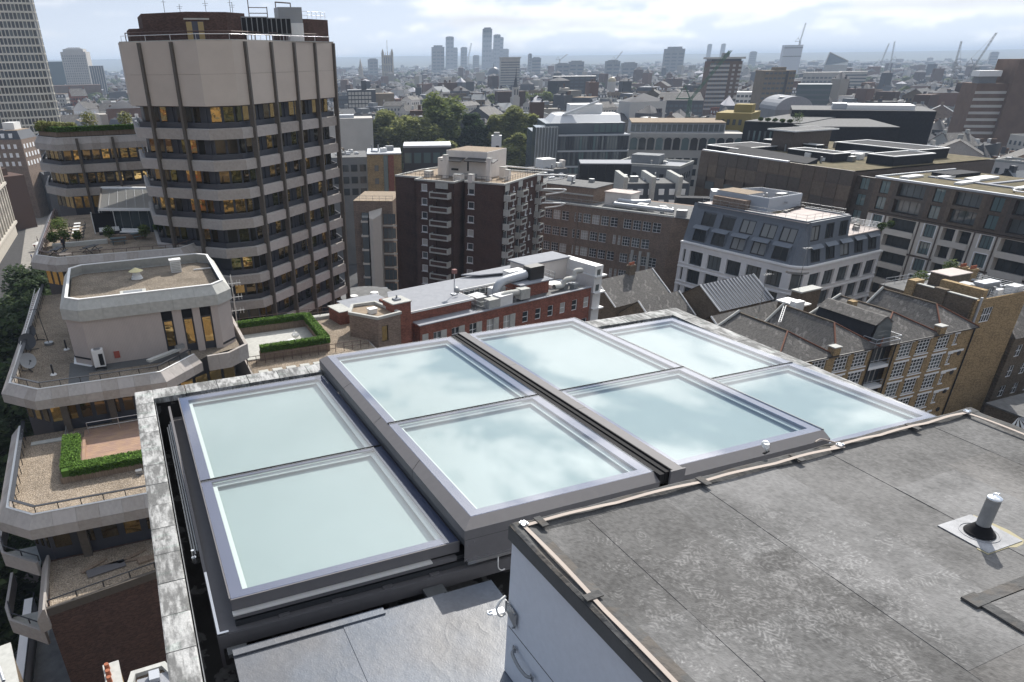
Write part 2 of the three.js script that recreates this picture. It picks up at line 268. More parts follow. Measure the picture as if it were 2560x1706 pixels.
// --- skylights: sloping two-pane units
const skyTop = (a, high) => CAM_Y - ((high ? 2.95 : 3.14) + (a - 3.88) * 0.0425);
function skylight(label, b0, b1, high) {
  const a0 = 3.875, a1 = high ? 7.88 : 7.76, o = thing('skylight', label, 'skylight', a0, b0, 50.6, 0, 'sliding glass skylights on the flat roof'), g = grid(a0, b0);
  const Y = (a, d = 0) => skyTop(a, high) - 50.6 - d, P = (a, b, d = 0) => { const [x, z] = g(a, b); return [x, Y(a, d), z]; };
  const slab = (A0, A1, B0, B1, d0, d1) => loft([g(A0, B0), g(A0, B1), g(A1, B1), g(A1, B0)], [g(A0, B0), g(A0, B1), g(A1, B1), g(A1, B0)], [Y(A0, d1), Y(A0, d1), Y(A1, d1), Y(A1, d1)], [Y(A0, d0), Y(A0, d0), Y(A1, d0), Y(A1, d0)], { bottom: true });
  const am = lerp(a0, a1, 0.455), bw = 0.088, halves = [[a0, am - 0.006], [am + 0.006, a1]];
  halves.forEach(([A0, A1], i) => {
    const n0 = i ? 0.028 : bw, n1 = i ? bw : 0.028;
    const pane = part('glass_pane', tris([...quad(P(A0, b0), P(A0, b1), P(A1, b1), P(A1, b0))]), M.clear, o);
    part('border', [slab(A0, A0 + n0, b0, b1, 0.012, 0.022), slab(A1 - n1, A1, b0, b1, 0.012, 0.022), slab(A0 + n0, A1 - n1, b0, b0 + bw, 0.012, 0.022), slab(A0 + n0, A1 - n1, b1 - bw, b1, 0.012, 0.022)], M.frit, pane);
    const e = 0.05, A2 = A0 + n0 - 0.012, A3 = A1 - n1 + 0.012, B2 = b0 + bw - 0.012, B3 = b1 - bw + 0.012;
    part('spacer_ledge', [slab(A2, A2 + e, B2, B3, 0.05, 0.06), slab(A3 - e, A3, B2, B3, 0.05, 0.06), slab(A2 + e, A3 - e, B2, B2 + e, 0.05, 0.06), slab(A2 + e, A3 - e, B3 - e, B3, 0.05, 0.06)], M.wellWhite, pane);
    part('inner_panel', slab(A2, A3, B2, B3, 0.085, 0.095), M.wellPanel, pane);
  });
  part('glazing_bar', slab(am - 0.006, am + 0.006, b0, b1, -0.003, 0.02), M.rubber, o);
  part('body', [slab(a0 + 0.004, a0 + 0.05, b0 + 0.004, b1 - 0.004, 0.024, 0.10), slab(a1 - 0.05, a1 - 0.004, b0 + 0.004, b1 - 0.004, 0.024, 0.10), slab(a0 + 0.05, a1 - 0.05, b0 + 0.004, b0 + 0.05, 0.024, 0.10), slab(a0 + 0.05, a1 - 0.05, b1 - 0.05, b1 - 0.004, 0.024, 0.10), slab(a0 + 0.05, a1 - 0.05, b0 + 0.05, b1 - 0.05, 0.097, 0.104)], M.powderDark, o);
  return { o, g, P, Y, slab, a0, a1, b0, b1 };
}
{
  const L = skylight('low skylight nearest the weathered stone parapet on the left', 0.16, 1.835, false);
  part('front_fascia', L.slab(3.862, 3.874, 0.155, 1.835, 0.004, 0.098), M.powder, L.o);
  part('front_track', L.slab(3.818, 3.868, 0.152, 1.60, 0.101, 0.112), mat(0.75, 0.73, 0.70, 0.4, { metalness: 0.3 }), L.o); part('front_track_web', L.slab(3.83, 3.868, 0.155, 1.80, 0.113, 0.15), M.powder, L.o);
  part('edge_trim', L.slab(3.874, 7.76, 0.148, 0.158, -0.002, 0.03), M.powder, L.o);
  // raised units with bevelled frames
  const frame = (s, { left, right }) => {
    const { g, Y } = s, { a0, a1, b0, b1 } = s, ring = (d) => [g(a0 - d, b0 - (left ? d : 0)), g(a0 - d, b1 + (right ? d : 0)), g(a1 + d * 0.4, b1 + (right ? d : 0)), g(a1 + d * 0.4, b0 - (left ? d : 0))];
    const ys = (d) => [Y(a0, d), Y(a0, d), Y(a1, d), Y(a1, d)], side = (p, q, y0, y1, i) => { const j = (i + 1) % 4; return tris(quad([p[i][0], y0[i], p[i][1]], [p[j][0], y0[j], p[j][1]], [q[j][0], y1[j], q[j][1]], [q[i][0], y1[i], q[i][1]])); };
    const r0 = ring(0.002), r1 = ring(0.092);
    const cut = (i, n) => { // bevel and upright split into lengths with fine joints
      const j = (i + 1) % 4, out = [];
      for (let k = 0; k < n; k++) {
        const f = (r, y, t) => [lerp(r[i][0], r[j][0], t), lerp(y[i], y[j], t), lerp(r[i][1], r[j][1], t)], t0 = k / n + (k ? 0.0008 : 0), t1 = (k + 1) / n - (k < n - 1 ? 0.0008 : 0), a = ys(0.006), b = ys(0.052), c = ys(0.135);
        out.push(tris([...quad(f(r1, b, t0), f(r1, b, t1), f(r0, a, t1), f(r0, a, t0)), ...quad(f(r1, c, t0), f(r1, c, t1), f(r1, b, t1), f(r1, b, t0))]));
      }
      return out;
    };
    each('frame_bevel', cut(0, 1), M.powder, s.o);
    if (left) each('frame_bevel', cut(3, 4), M.powder, s.o);
    if (right) each('frame_bevel', cut(1, 4), M.powder, s.o);
    // lower upright panels, set in a fine groove
    const r2 = ring(0.09), c = ys(0.139), d = ys(0.335);
    part('front_panel', side(r2, r2, d, c, 0), M.powder, s.o);
    part('core', side(ring(0.08), ring(0.08), d, ys(0.06), 0), M.rubber, s.o);
    if (left) part('side_panel', side(r2, r2, ys(0.19), c, 3), M.powderDark, s.o);
  };
  const Mu = skylight('second skylight from the left, with wide grey edging', 1.93, 3.572, true), M2 = skylight('skylight between the black rail and the lower one at far right', 3.785, 5.43, true), Rr = skylight('low skylight farthest right, beside the right-hand stone parapet', 5.40, 7.03, false);
  frame(Mu, { left: true }); frame(M2, { right: false });
  part('rail_gasket', Mu.slab(3.80, 7.89, 3.575, 3.625, 0.0, 0.09), M.rubber, Mu.o);
  part('rail_gasket', Mu.slab(3.80, 7.89, 3.63, 3.672, -0.012, 0.09), M.rubber, Mu.o);
  for (let k = 0; k < 3; k++) part('edge_trim', M2.slab(lerp(3.78, 7.89, k / 3) + 0.004, lerp(3.78, 7.89, (k + 1) / 3), 3.684, 3.783, -0.028, 0.03), M.powder, M2.o, 'pale grey edge trim');
  part('trim_upright', M2.slab(3.78, 7.89, 3.676, 3.684, -0.026, 0.09), M.rubber, M2.o);
  part('end_cap', M2.slab(3.765, 3.782, 3.655, 3.80, -0.03, 0.13), M.powder, M2.o);
  part('edge_trim', M2.slab(3.875, 7.88, 5.431, 5.438, 0.0, 0.03), M.powderDark, M2.o);
  part('front_fascia', Rr.slab(3.862, 3.874, 5.40, 7.03, 0.004, 0.2), M.powder, Rr.o);
  // bolts on the front panel
  for (const [b, h] of [[1.857, 3.13], [1.915, 3.115], [1.857, 3.255], [2.2, 3.06]]) { const [x, z] = Mu.g(3.782, b); part('bolt', cyl(0.004, 0.004, 0.006, 0, 0, 0, 8).rotateX(Math.PI / 2).translate(x, CAM_Y - h - 50.6, z), M.zinc, Mu.o); }
  part('front_track', Mu.slab(3.76, 3.79, 1.86, 4.2, 0.33, 0.355), M.alu, Mu.o);
}
// --- plinth and tracks that carry the sliding units
{
  const o = thing('skylight_plinth', 'grey metal plinth and stepped tracks under the skylights', 'plinth', 3.8, 0.03, 50.4), g = grid(3.8, 0.03), y = CAM_Y - 3.36 - 50.4;
  const q4 = [g(3.80, 0.03), g(3.80, 7.05), g(7.74, 7.05), g(7.74, 0.03)], dz = 3.94 * 0.0425;
  part('ledge', loft(q4, q4, [y - 0.01, y - 0.01, y - 0.01 - dz, y - 0.01 - dz], [y, y, y - dz, y - dz]), M.powder, o);
  const lp = [g(3.80, 0.03), g(3.80, 0.048), g(7.74, 0.048), g(7.74, 0.03)];
  part('edge_lip', [loft(lp, lp, [y - 0.02, y - 0.02, y - 0.02 - dz, y - 0.02 - dz], [y + 0.012, y + 0.012, y + 0.012 - dz, y + 0.012 - dz]), cbox(0, 0.075, y - 0.02, y + 0.012, -0.018, 0)], M.alu, o, 'pale metal edge lip');
  part('skirt', [cbox(0, 7.02, y - 0.12, y - 0.006, -0.02, 0.006), cbox(-0.004, 0.02, y - 0.3, y - 0.02, -3.94, 0)], M.powder, o);
  each('track', [0, 1].map((k) => cbox(0.128, 3.2, y + 0.002, y + 0.045 + 0.03 * k, -0.075 - 0.03 * k, -0.042 - 0.03 * k)), M.powderDark, o);
  part('track_bed', cbox(0.13, 7.0, y - 0.01, y + 0.07, -0.2, -0.11), M.powderDark, o);
  for (const b of [0.42, 0.8, 1.18, 1.55]) part('drain_clip', cbox(b, b + 0.075, y + 0.001, y + 0.012, -0.04, -0.012), M.powder, o);
  each('gutter_pipe', [0, 1, 2].map((k) => bar([-0.012 - 0.02 * k, y - 0.06 - 0.03 * k, -3.6], [-0.012 - 0.02 * k, y - 0.06 - 0.03 * k, -1.1], 0.010)), M.steelDull, o);
  part('pipe_valve', [cyl(0.018, 0.018, 0.05, -0.05, y - 0.12, -1.05)], M.zinc, o); part('pipe_tap', cyl(0.012, 0.012, 0.05, -0.05, y - 0.06, -1.06), M.zinc, o);
  part('pipe_valve', cyl(0.016, 0.016, 0.06, -0.025, y - 0.2, -3.55), M.zinc, o);
}
// --- coated roof deck in front
{
  const o = thing('roof_deck', 'grey wrinkled waterproof roof deck in front of the left skylight', 'roof deck', 3.65, 0.1, 49.98), y = 50.6 - 49.98;
  part('base', cbox(0, 1.9, 0.0, y - 0.014, 0, 6), M.membrane, o);
  [[0, 0.77], [0.74, 1.515], [1.485, 1.9]].forEach(([x0, x1], i) => { [[0, 0.40], [0.375, 1.1], [1.075, 1.9], [1.875, 3]].forEach(([z0, z1], k) => part('membrane_sheet', cbox(x0, x1, y - 0.014, y + 0.004 * (i % 2) + 0.002 * (k % 2), z0, z1), M.membrane, o)); });
  part('upstand_fold', cbox(0.0, 1.05, y + 0.007, y + 0.018, -0.012, 0.05), M.membrane, o);
  part('support_pad', cbox(1.40, 1.56, y - 0.05, y - 0.025, -0.13, -0.03), M.fascia, o);
  part('support_pad', cbox(-0.03, 0.1, y - 0.06, y - 0.03, -0.09, -0.02), M.fascia, o);
}
// --- roof house on the right with felt roof
{
  const a0 = 3.22, b0 = 1.89, o = thing('roof_house', 'pale blue-grey roof house with a scuffed grey felt roof, right foreground', 'roof house', 2.83, 1.661, 50.59), g = grid(a0, b0), Y = 51.40 - 50.12, eb = (a) => 1.885 + (3.22 - a) * 0.035; o.scale.setScalar(RH);
  const foot = [g(-3.5, eb(-3.5)), g(-3.5, 6.2), g(3.222, 6.2), g(3.222, 1.885)].reverse();
  const fp = [g(3.222, 1.885), g(3.222, 6.2), g(-3.5, 6.2), g(-3.5, eb(-3.5))].map((p) => p), inner = offset([...fp].reverse(), -0.02);
  // left wall in two panels with a groove
  const wallL = (y0, y1, d) => tris(quad([g(3.205, 1.9 + d)[0], y0, g(3.205, 1.9)[1]], [g(-3.5, eb(-3.5) + 0.015 + d)[0], y0, g(-3.5, 0)[1]], [g(-3.5, eb(-3.5) + 0.015 + d)[0], y1, g(-3.5, 0)[1]], [g(3.205, 1.9 + d)[0], y1, g(3.205, 1.9)[1]]));
  const yg = CAM_Y - 3.425 - 50.12;
  part('wall_panel', wallL(0.02, yg - 0.004, 0), M.wallBlue, o); part('wall_panel', wallL(yg + 0.004, Y - 0.09, 0), M.wallBlue, o); part('wall_core', wallL(0, Y - 0.05, 0.012), M.rubber, o);
  part('wall_panel', cbox(0.012, 4.3, 0.02, Y - 0.09, 0.005, 0.02), M.wallBlue, o);
  part('roof_slab', prism([...fp].reverse().map(([x, z]) => [x, z]), Y - 0.10, Y - 0.018), M.fascia, o);
  // kerb round the edge, slightly wavy
  const R = rng(31), kerb = (p, q, n, wid) => { const v = []; let prev; for (let i = 0; i <= n; i++) { const t = i / n, x = lerp(p[0], q[0], t), z = lerp(p[1], q[1], t), dx = (q[0] - p[0]), dz = (q[1] - p[1]), l = Math.hypot(dx, dz), nx = -dz / l, nz = dx / l, w = wid + 0.02 * (fbm(t * 9, 3, 3) - 0.5) * 2, hh = Y + 0.008 + 0.010 * (fbm(t * 14 + 5, 7, 4) - 0.5) * 2;
    const c = [[x, Y - 0.1, z], [x - nx * 0.0, hh - 0.012, z], [x - nx * 0.02, hh, z], [x - nx * w * 0.6, hh - 0.004, z], [x - nx * w, Y - 0.012, z], [x - nx * (w + 0.03), Y - 0.02, z]].map((c, k) => k ? [c[0], c[1], c[2] - (k === 1 ? 0 : k === 2 ? nz * 0.02 : k === 3 ? nz * w * 0.6 : k === 4 ? nz * w : nz * (w + 0.03))] : c);
    if (prev) for (let k = 0; k < 5; k++) v.push(...quad(prev[k], c[k], c[k + 1], prev[k + 1])); prev = c; } return tris(v); };
  part('kerb', kerb(g(3.225, 6.2), g(3.225, 1.88), 60, 0.115), M.feltEdge, o); part('kerb', kerb(g(3.225, 1.88), g(-3.5, eb(-3.5)), 90, 0.155), M.feltEdge, o); part('kerb', kerb(g(-3.5, 6.205), g(3.225, 6.205), 60, 0.12), M.feltEdge, o);
  part('drip_edge', tris(quad([g(3.228, 1.877)[0], Y - 0.105, g(3.228, 0)[1]], [g(-3.5, eb(-3.5) - 0.008)[0], Y - 0.105, g(-3.5, 0)[1]], [g(-3.5, eb(-3.5) - 0.008)[0], Y - 0.006, g(-3.5, 0)[1]], [g(3.228, 1.877)[0], Y - 0.006, g(3.228, 0)[1]])), M.fascia, o);
  // felt sheets in lapped lengths
  const cols = [2.03, 2.42, 2.98, 3.36, 3.98, 4.55, 5.12, 5.66, 6.11];
  for (let i = 0; i < cols.length - 1; i++) {
    let a = 3.135, rowN = 0; while (a > -2.6) {
      const l = 0.48 + 0.75 * R(), a1 = a - l, B0 = cols[i] - 0.03, B1 = cols[i + 1] + 0.012, y = Y - 0.0125 + 0.003 * (i % 2) + 0.0015 * (rowN++ % 2);
      const sk = (R() - 0.5) * 0.05, lb = i === 0 ? Math.max(0, eb(a1) - 1.885) : 0;
      part('felt_sheet', loft([g(a1, B0 + lb), g(a1 + sk, B1), g(a + 0.02 + sk, B1), g(a + 0.02, B0)], [g(a1, B0 + lb), g(a1 + sk, B1), g(a + 0.02 + sk, B1), g(a + 0.02, B0)], Y - 0.02, y), [M.felt, M.felt, M.feltB, M.feltC][Math.floor(R() * 4)], o);
      a = a1;
    }
  }
  // repaired patch at the right edge
  const pg = (A0, A1, B0, B1, y, m, n) => part(n, cbox(...[B0, B1].map((b) => b - b0), Y - 0.004, Y + y, -(A1 - a0), -(A0 - a0)), m, o);
  pg(1.36, 1.64, 3.83, 3.90, 0.008, M.feltEdge, 'patch_strip'); pg(1.575, 1.645, 3.905, 4.3, 0.007, M.feltEdge, 'patch_strip'); pg(1.57, 1.66, 3.80, 3.905, 0.011, M.feltEdge, 'patch_strip'); pg(1.2, 1.57, 3.905, 4.35, 0.004, M.feltB, 'patch');
}
// --- conductor tape along the roof edge, in clipped lengths
{
  const o = thing('conductor_tape', 'flat tan conductor tape clipped along the felt roof edge', 'cable', 2.769, 1.714, 51.723), g = grid(3.15, 1.95), R = rng(3), hw = 0.0135; o.scale.setScalar(RH);
  const ribbon = (pts) => { const v = []; for (let i = 0; i < pts.length - 1; i++) { const [p, q] = [pts[i], pts[i + 1]], dx = q[0] - p[0], dz = q[2] - p[2], l = Math.hypot(dx, dz), nx = -dz / l * hw, nz = dx / l * hw, e = 0.003; v.push(...quad([p[0] + nx, p[1] + e, p[2] + nz], [q[0] + nx, q[1] + e, q[2] + nz], [q[0] - nx, q[1] + e, q[2] - nz], [p[0] - nx, p[1] + e, p[2] - nz]), ...quad([p[0] + nx, p[1], p[2] + nz], [q[0] + nx, q[1], q[2] + nz], [q[0] + nx, q[1] + e, q[2] + nz], [p[0] + nx, p[1] + e, p[2] + nz]), ...quad([p[0] - nx, p[1], p[2] - nz], [q[0] - nx, q[1], q[2] - nz], [q[0] - nx, q[1] + e, q[2] - nz], [p[0] - nx, p[1] + e, p[2] - nz])); } return tris(v); };
  const along = (p, q, f) => { const n = 70, pts = []; for (let i = 0; i <= n; i++) { const t = i / n, [x, z] = g(lerp(p[0], q[0], t), lerp(p[1], q[1], t)); pts.push([x, 0.005 + f(t), z]); } return ribbon(pts); };
  const sag = (k, s) => (t) => 0.016 * Math.abs(Math.sin(t * Math.PI * k)) * (0.4 + 0.6 * fbm(t * 6 + s, 2, 3));
  part('tape', along([3.165, 1.975], [3.125, 4.66], sag(4, 1)), M.tape, o); part('tape', along([3.15, 4.56], [3.145, 6.09], sag(3, 9)), M.tape, o); part('tape', along([3.20, 1.95], [-3, 2.03], sag(7, 4)), M.tape, o); part('tape', along([3.16, 6.05], [0.5, 6.12], sag(4, 14)), M.tape, o);
  part('tape', tube([[...g(3.23, 4.48)].slice(0, 1).concat([0.03], g(3.23, 4.48)[1]), [g(3.24, 4.55)[0], 0.035, g(3.24, 4.55)[1]], [g(3.19, 4.62)[0], 0.02, g(3.19, 4.62)[1]], [g(3.15, 4.66)[0], 0.012, g(3.15, 4.66)[1]]], 0.007), M.tape, o);
  for (const [a, b] of [[3.175, 1.955], [3.145, 4.64], [3.15, 6.06]]) { const [x, z] = g(a, b); part('junction_clamp', [box(0.045, 0.012, 0.045, x, 0.016, z, 0.2), cyl(0.006, 0.006, 0.01, x - 0.012, 0.022, z - 0.012, 8), cyl(0.006, 0.006, 0.01, x + 0.012, 0.022, z + 0.012, 8)], M.zinc, o); }
  for (const [a, b, r] of [[3.155, 2.07, 0], [3.14, 3.35, 0], [3.13, 4.2, 0], [3.14, 5.42, 0], [2.43, 1.965, 1.57], [1.2, 1.99, 1.57], [2.2, 6.1, 1.57]]) { const [x, z] = g(a, b); part('felt_tab', box(0.05, 0.008, 0.11, x, 0.013, z, r + 0.05), M.feltEdge, o); }
}
// --- things on the roof house
{
  const o = thing('vent_pipe', 'grey vent pipe with black collar on a pale lead plate, right foreground', 'vent pipe', 1.776, 3.960, 51.707); o.scale.setScalar(RH);
  part('lead_plate', [cbox(-0.155, 0.155, 0.0, 0.006, -0.155, 0.155)], M.lead, o); part('dressed_ring', new THREE.TorusGeometry(0.105, 0.004, 8, 40).rotateX(Math.PI / 2).translate(0, 0.006, 0), M.lead, o);
  part('mastic', prism([[-0.17, 0.10], [-0.165, 0.16], [0.02, 0.162], [0.06, 0.18], [0.13, 0.175], [0.18, 0.15], [0.2, 0.05], [0.185, -0.06], [0.17, -0.15], [0.1, -0.1]].reverse(), -0.004, 0.002), mat(0.36, 0.325, 0.22, 0.85), o);
  const lip = new THREE.LatheGeometry([[0.085, 0.012], [0.08, 0.02], [0.068, 0.024], [0.055, 0.05], [0.043, 0.062], [0.041, 0.07]].map((p) => new THREE.Vector2(...p)), 32);
  part('collar', lip, M.rubber, o);
  part('pipe', new THREE.LatheGeometry([[0.0385, 0.04], [0.0385, 0.262], [0.035, 0.266], [0.032, 0.262], [0.032, 0.2], [0, 0.2]].map((p) => new THREE.Vector2(...p)), 32), M.steelDull, o);
  part('cap', [new THREE.LatheGeometry([[0.0, 0.275], [0.02, 0.274], [0.037, 0.268], [0.0415, 0.262], [0.041, 0.256]].map((p) => new THREE.Vector2(...p)), 32), new THREE.TorusGeometry(0.017, 0.0035, 8, 20).rotateX(1.1).translate(0.004, 0.288, -0.004)], M.zinc, o);
}
{
  const o = thing('roof_lamp', 'small white swivel lamp head on the felt roof edge', 'lamp', 2.901, 3.56, 51.715); o.scale.setScalar(RH);
  part('base_clamp', [box(0.07, 0.008, 0.02, 0.03, 0.006, 0.0, 0.3), bar([0.02, 0.0, 0], [0.045, 0.012, 0], 0.006)], M.rubber, o);
  part('bracket', [tube([[0.03, 0.01, 0], [0.028, 0.03, 0.004], [0.012, 0.045, 0], [0.004, 0.06, 0]], 0.006), new THREE.SphereGeometry(0.012, 10, 8).translate(0.02, 0.035, 0)], M.zinc, o);
  part('head', [new THREE.SphereGeometry(0.028, 16, 12).translate(0, 0.083, 0), cyl(0.024, 0.02, 0.03, -0.012, 0.068, 0.02).rotateZ(0)], mat(0.8, 0.8, 0.78, 0.3), o);
}
{
  const o = thing('steel_bracket', 'steel corner bracket with a white cable loop on the roof house wall', 'bracket', 2.83, 1.661, 51.099), w = M.steelDull; o.scale.setScalar(RH);
  part('plate', [tris(quad([-0.004, 0.09, 0.0], [-0.004, 0.08, 0.15], [-0.004, -0.06, 0.145], [-0.004, 0.0, 0.0])), cbox(-0.008, -0.003, 0.0, 0.09, -0.004, 0.006)], w, o);
  part('eye_plate', [box(0.1, 0.006, 0.05, -0.06, 0.0, -0.01), new THREE.TorusGeometry(0.018, 0.007, 8, 18).rotateX(1.5).translate(-0.115, 0.004, -0.012)], M.zinc, o);
  part('cable_loop', tube([[-0.012, -0.02, 0.01], [-0.06, -0.01, 0.03], [-0.085, 0.05, 0.02], [-0.055, 0.105, 0.01], [-0.01, 0.125, 0.0]], 0.009, 32, 8), mat(0.75, 0.74, 0.7, 0.5), o);
  for (const [dy, dz] of [[0.07, 0.13], [-0.045, 0.13]]) part('bolt', cyl(0.008, 0.008, 0.014, 0, 0, 0, 6).rotateZ(Math.PI / 2).translate(-0.006, dy, dz), M.steelDull, o);
}
{
  const o = thing('wall_handle', 'dull steel grab handle screwed to the pale roof house wall', 'handle', 2.593, 1.660, 50.888); o.scale.setScalar(RH);
  part('grip', tube([[-0.006, 0.015, -0.115], [-0.03, 0.012, -0.10], [-0.042, 0.0, -0.03], [-0.042, -0.01, 0.05], [-0.028, -0.018, 0.10], [-0.006, -0.02, 0.115]], 0.012, 30, 8), M.steelDull, o);
  for (const dz of [-0.12, 0.12]) part('foot', box(0.008, 0.045, 0.035, -0.004, dz < 0 ? 0.016 : -0.02, dz), M.steelDull, o);
}
{
  const o = thing('cable_hook', 'white bent cable hanging beside the roof house under the raised skylight', 'cable', 3.72, 2.07, CAM_Y - 3.3);
  part('cable', tube([[0.02, 0.04, 0], [0.015, 0.0, 0.01], [0.02, -0.06, 0.015], [0.05, -0.09, 0.01], [0.08, -0.095, 0]], 0.005), mat(0.7, 0.69, 0.66, 0.5), o);
}

// =====================================================================================
// the stepped office complex on the left: tower, wing, terraces
// =====================================================================================
M.granite = [grainMat(2.2, [0.37, 0.345, 0.325], 0.14, 0.85, { per: 12, oct: 6 }), grainMat(2.6, [0.395, 0.365, 0.345], 0.12, 0.85, { per: 10, oct: 6, l: 1 }), grainMat(2.4, [0.34, 0.31, 0.285], 0.16, 0.85, { per: 12, oct: 6, l: 2 })];
M.panelBeige = [grainMat(5, [0.50, 0.44, 0.385], 0.06, 0.85, { per: 4, oct: 7 }), grainMat(5.5, [0.52, 0.46, 0.405], 0.06, 0.85, { per: 4, oct: 7, l: 1 })];
M.ribbed = mat(1, 1, 1, 0.85, { map: scaled(tex(512, 512, (u, v) => { const s = (u * 32) % 1, k = 0.9 + 0.13 * smooth(0.15, 0.5, Math.abs(s - 0.5)), n = 0.94 + 0.12 * fbm(u * 8, v * 4, 5, 8); return [0.46 * k * n, 0.405 * k * n, 0.375 * k * n]; }), 4.2) });
M.concretePale = grainMat(3, [0.43, 0.43, 0.405], 0.16, 0.85, { per: 10, oct: 6, streak: 1 });
M.bronze = grainMat(2, [0.085, 0.072, 0.06], 0.2, 0.55, { per: 12 });
M.slateFrame = mat(0.040, 0.043, 0.055, 0.5);
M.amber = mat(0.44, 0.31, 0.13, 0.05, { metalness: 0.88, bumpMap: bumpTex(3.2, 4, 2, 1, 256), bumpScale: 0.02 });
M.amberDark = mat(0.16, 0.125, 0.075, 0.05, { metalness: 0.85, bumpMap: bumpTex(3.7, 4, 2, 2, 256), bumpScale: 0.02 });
M.gravel = mat(1, 1, 1, 0.95, { map: scaled(tex(1024, 1024, (u, v) => { const f = vnoise(u * 200, v * 200, 200, 1), f2 = vnoise(u * 110 + 7, v * 110, 110, 2), n = fbm(u * 6, v * 6, 5, 6), k = 0.45 + 0.75 * f + 0.35 * f2; const c = 0.225 * Math.pow(k, 1.35) * (0.7 + 0.6 * n); return [c * 1.2, c * (0.96 + 0.05 * f2), c * (0.70 + 0.12 * f2)]; }), 8), bumpMap: scaled(tex(512, 512, (u, v) => { const n = vnoise(u * 110, v * 110, 110, 1); return [n, n, n]; }, false), 5), bumpScale: 0.05 });
M.gravelGrey = M.gravel.clone(); M.gravelGrey.color.setRGB(0.80, 0.82, 0.84);
M.deck = mat(1, 1, 1, 0.8, { map: scaled(tex(512, 512, (u, v) => { const n = fbm(u * 3, v * 40, 5, 64), k = 0.85 + 0.4 * n, s = fbm(u * 5, v * 5, 4, 5, 1); return [0.30 * k * (0.85 + 0.3 * s), 0.20 * k * (0.85 + 0.3 * s), 0.145 * k]; }), 3) });
M.timber = mat(1, 1, 1, 0.85, { map: scaled(tex(512, 512, (u, v) => { const n = fbm(u * 48, v * 4, 5, 64), k = 0.6 + 0.8 * n; return [0.21 * k, 0.16 * k, 0.12 * k]; }), 2.4) });
M.hedge = [mat(0.075, 0.145, 0.022, 0.9), mat(0.105, 0.19, 0.03, 0.9), mat(0.055, 0.11, 0.018, 0.9)];
M.white = grainMat(2, [0.70, 0.70, 0.69], 0.06, 0.6);
M.railBrown = mat(0.085, 0.05, 0.042, 0.5, { metalness: 0.2 });
M.railDark = mat(0.03, 0.032, 0.038, 0.5, { metalness: 0.2 });
M.darkBrick = mat(1, 1, 1, 0.9, { map: scaled(tex(512, 512, (u, v) => { const r = Math.floor(v * 48), x = u * 16 + (r % 2) * 0.5, b = vnoise(Math.floor(x), r, 16 * 16, 1), mo = (v * 48 % 1 < 0.14 || x % 1 < 0.05) ? 1 : 0, k = 0.65 + 0.7 * b, n = 0.85 + 0.3 * fbm(u * 5, v * 5, 4, 5); return mo ? [0.105 * n, 0.088 * n, 0.08 * n] : [0.088 * k * n, 0.05 * k * n, 0.040 * k * n]; }), 3.6) });

M.olive = mat(0.12, 0.115, 0.05, 0.06, { metalness: 0.75, bumpMap: M.amber.bumpMap, bumpScale: 0.02 }); M.dimReflection = mat(0.05, 0.045, 0.035, 0.05, { metalness: 0.5 });
const gpR = rng(909), glassPick = (dark) => { const k = gpR(); return dark ? (k < 0.55 ? M.dimReflection : k < 0.85 ? M.amberDark : M.olive) : (k < 0.34 ? M.amber : k < 0.6 ? M.amberDark : k < 0.8 ? M.olive : M.dimReflection); };  // pane tints stand in for varied reflections; darker mix on the right-hand face
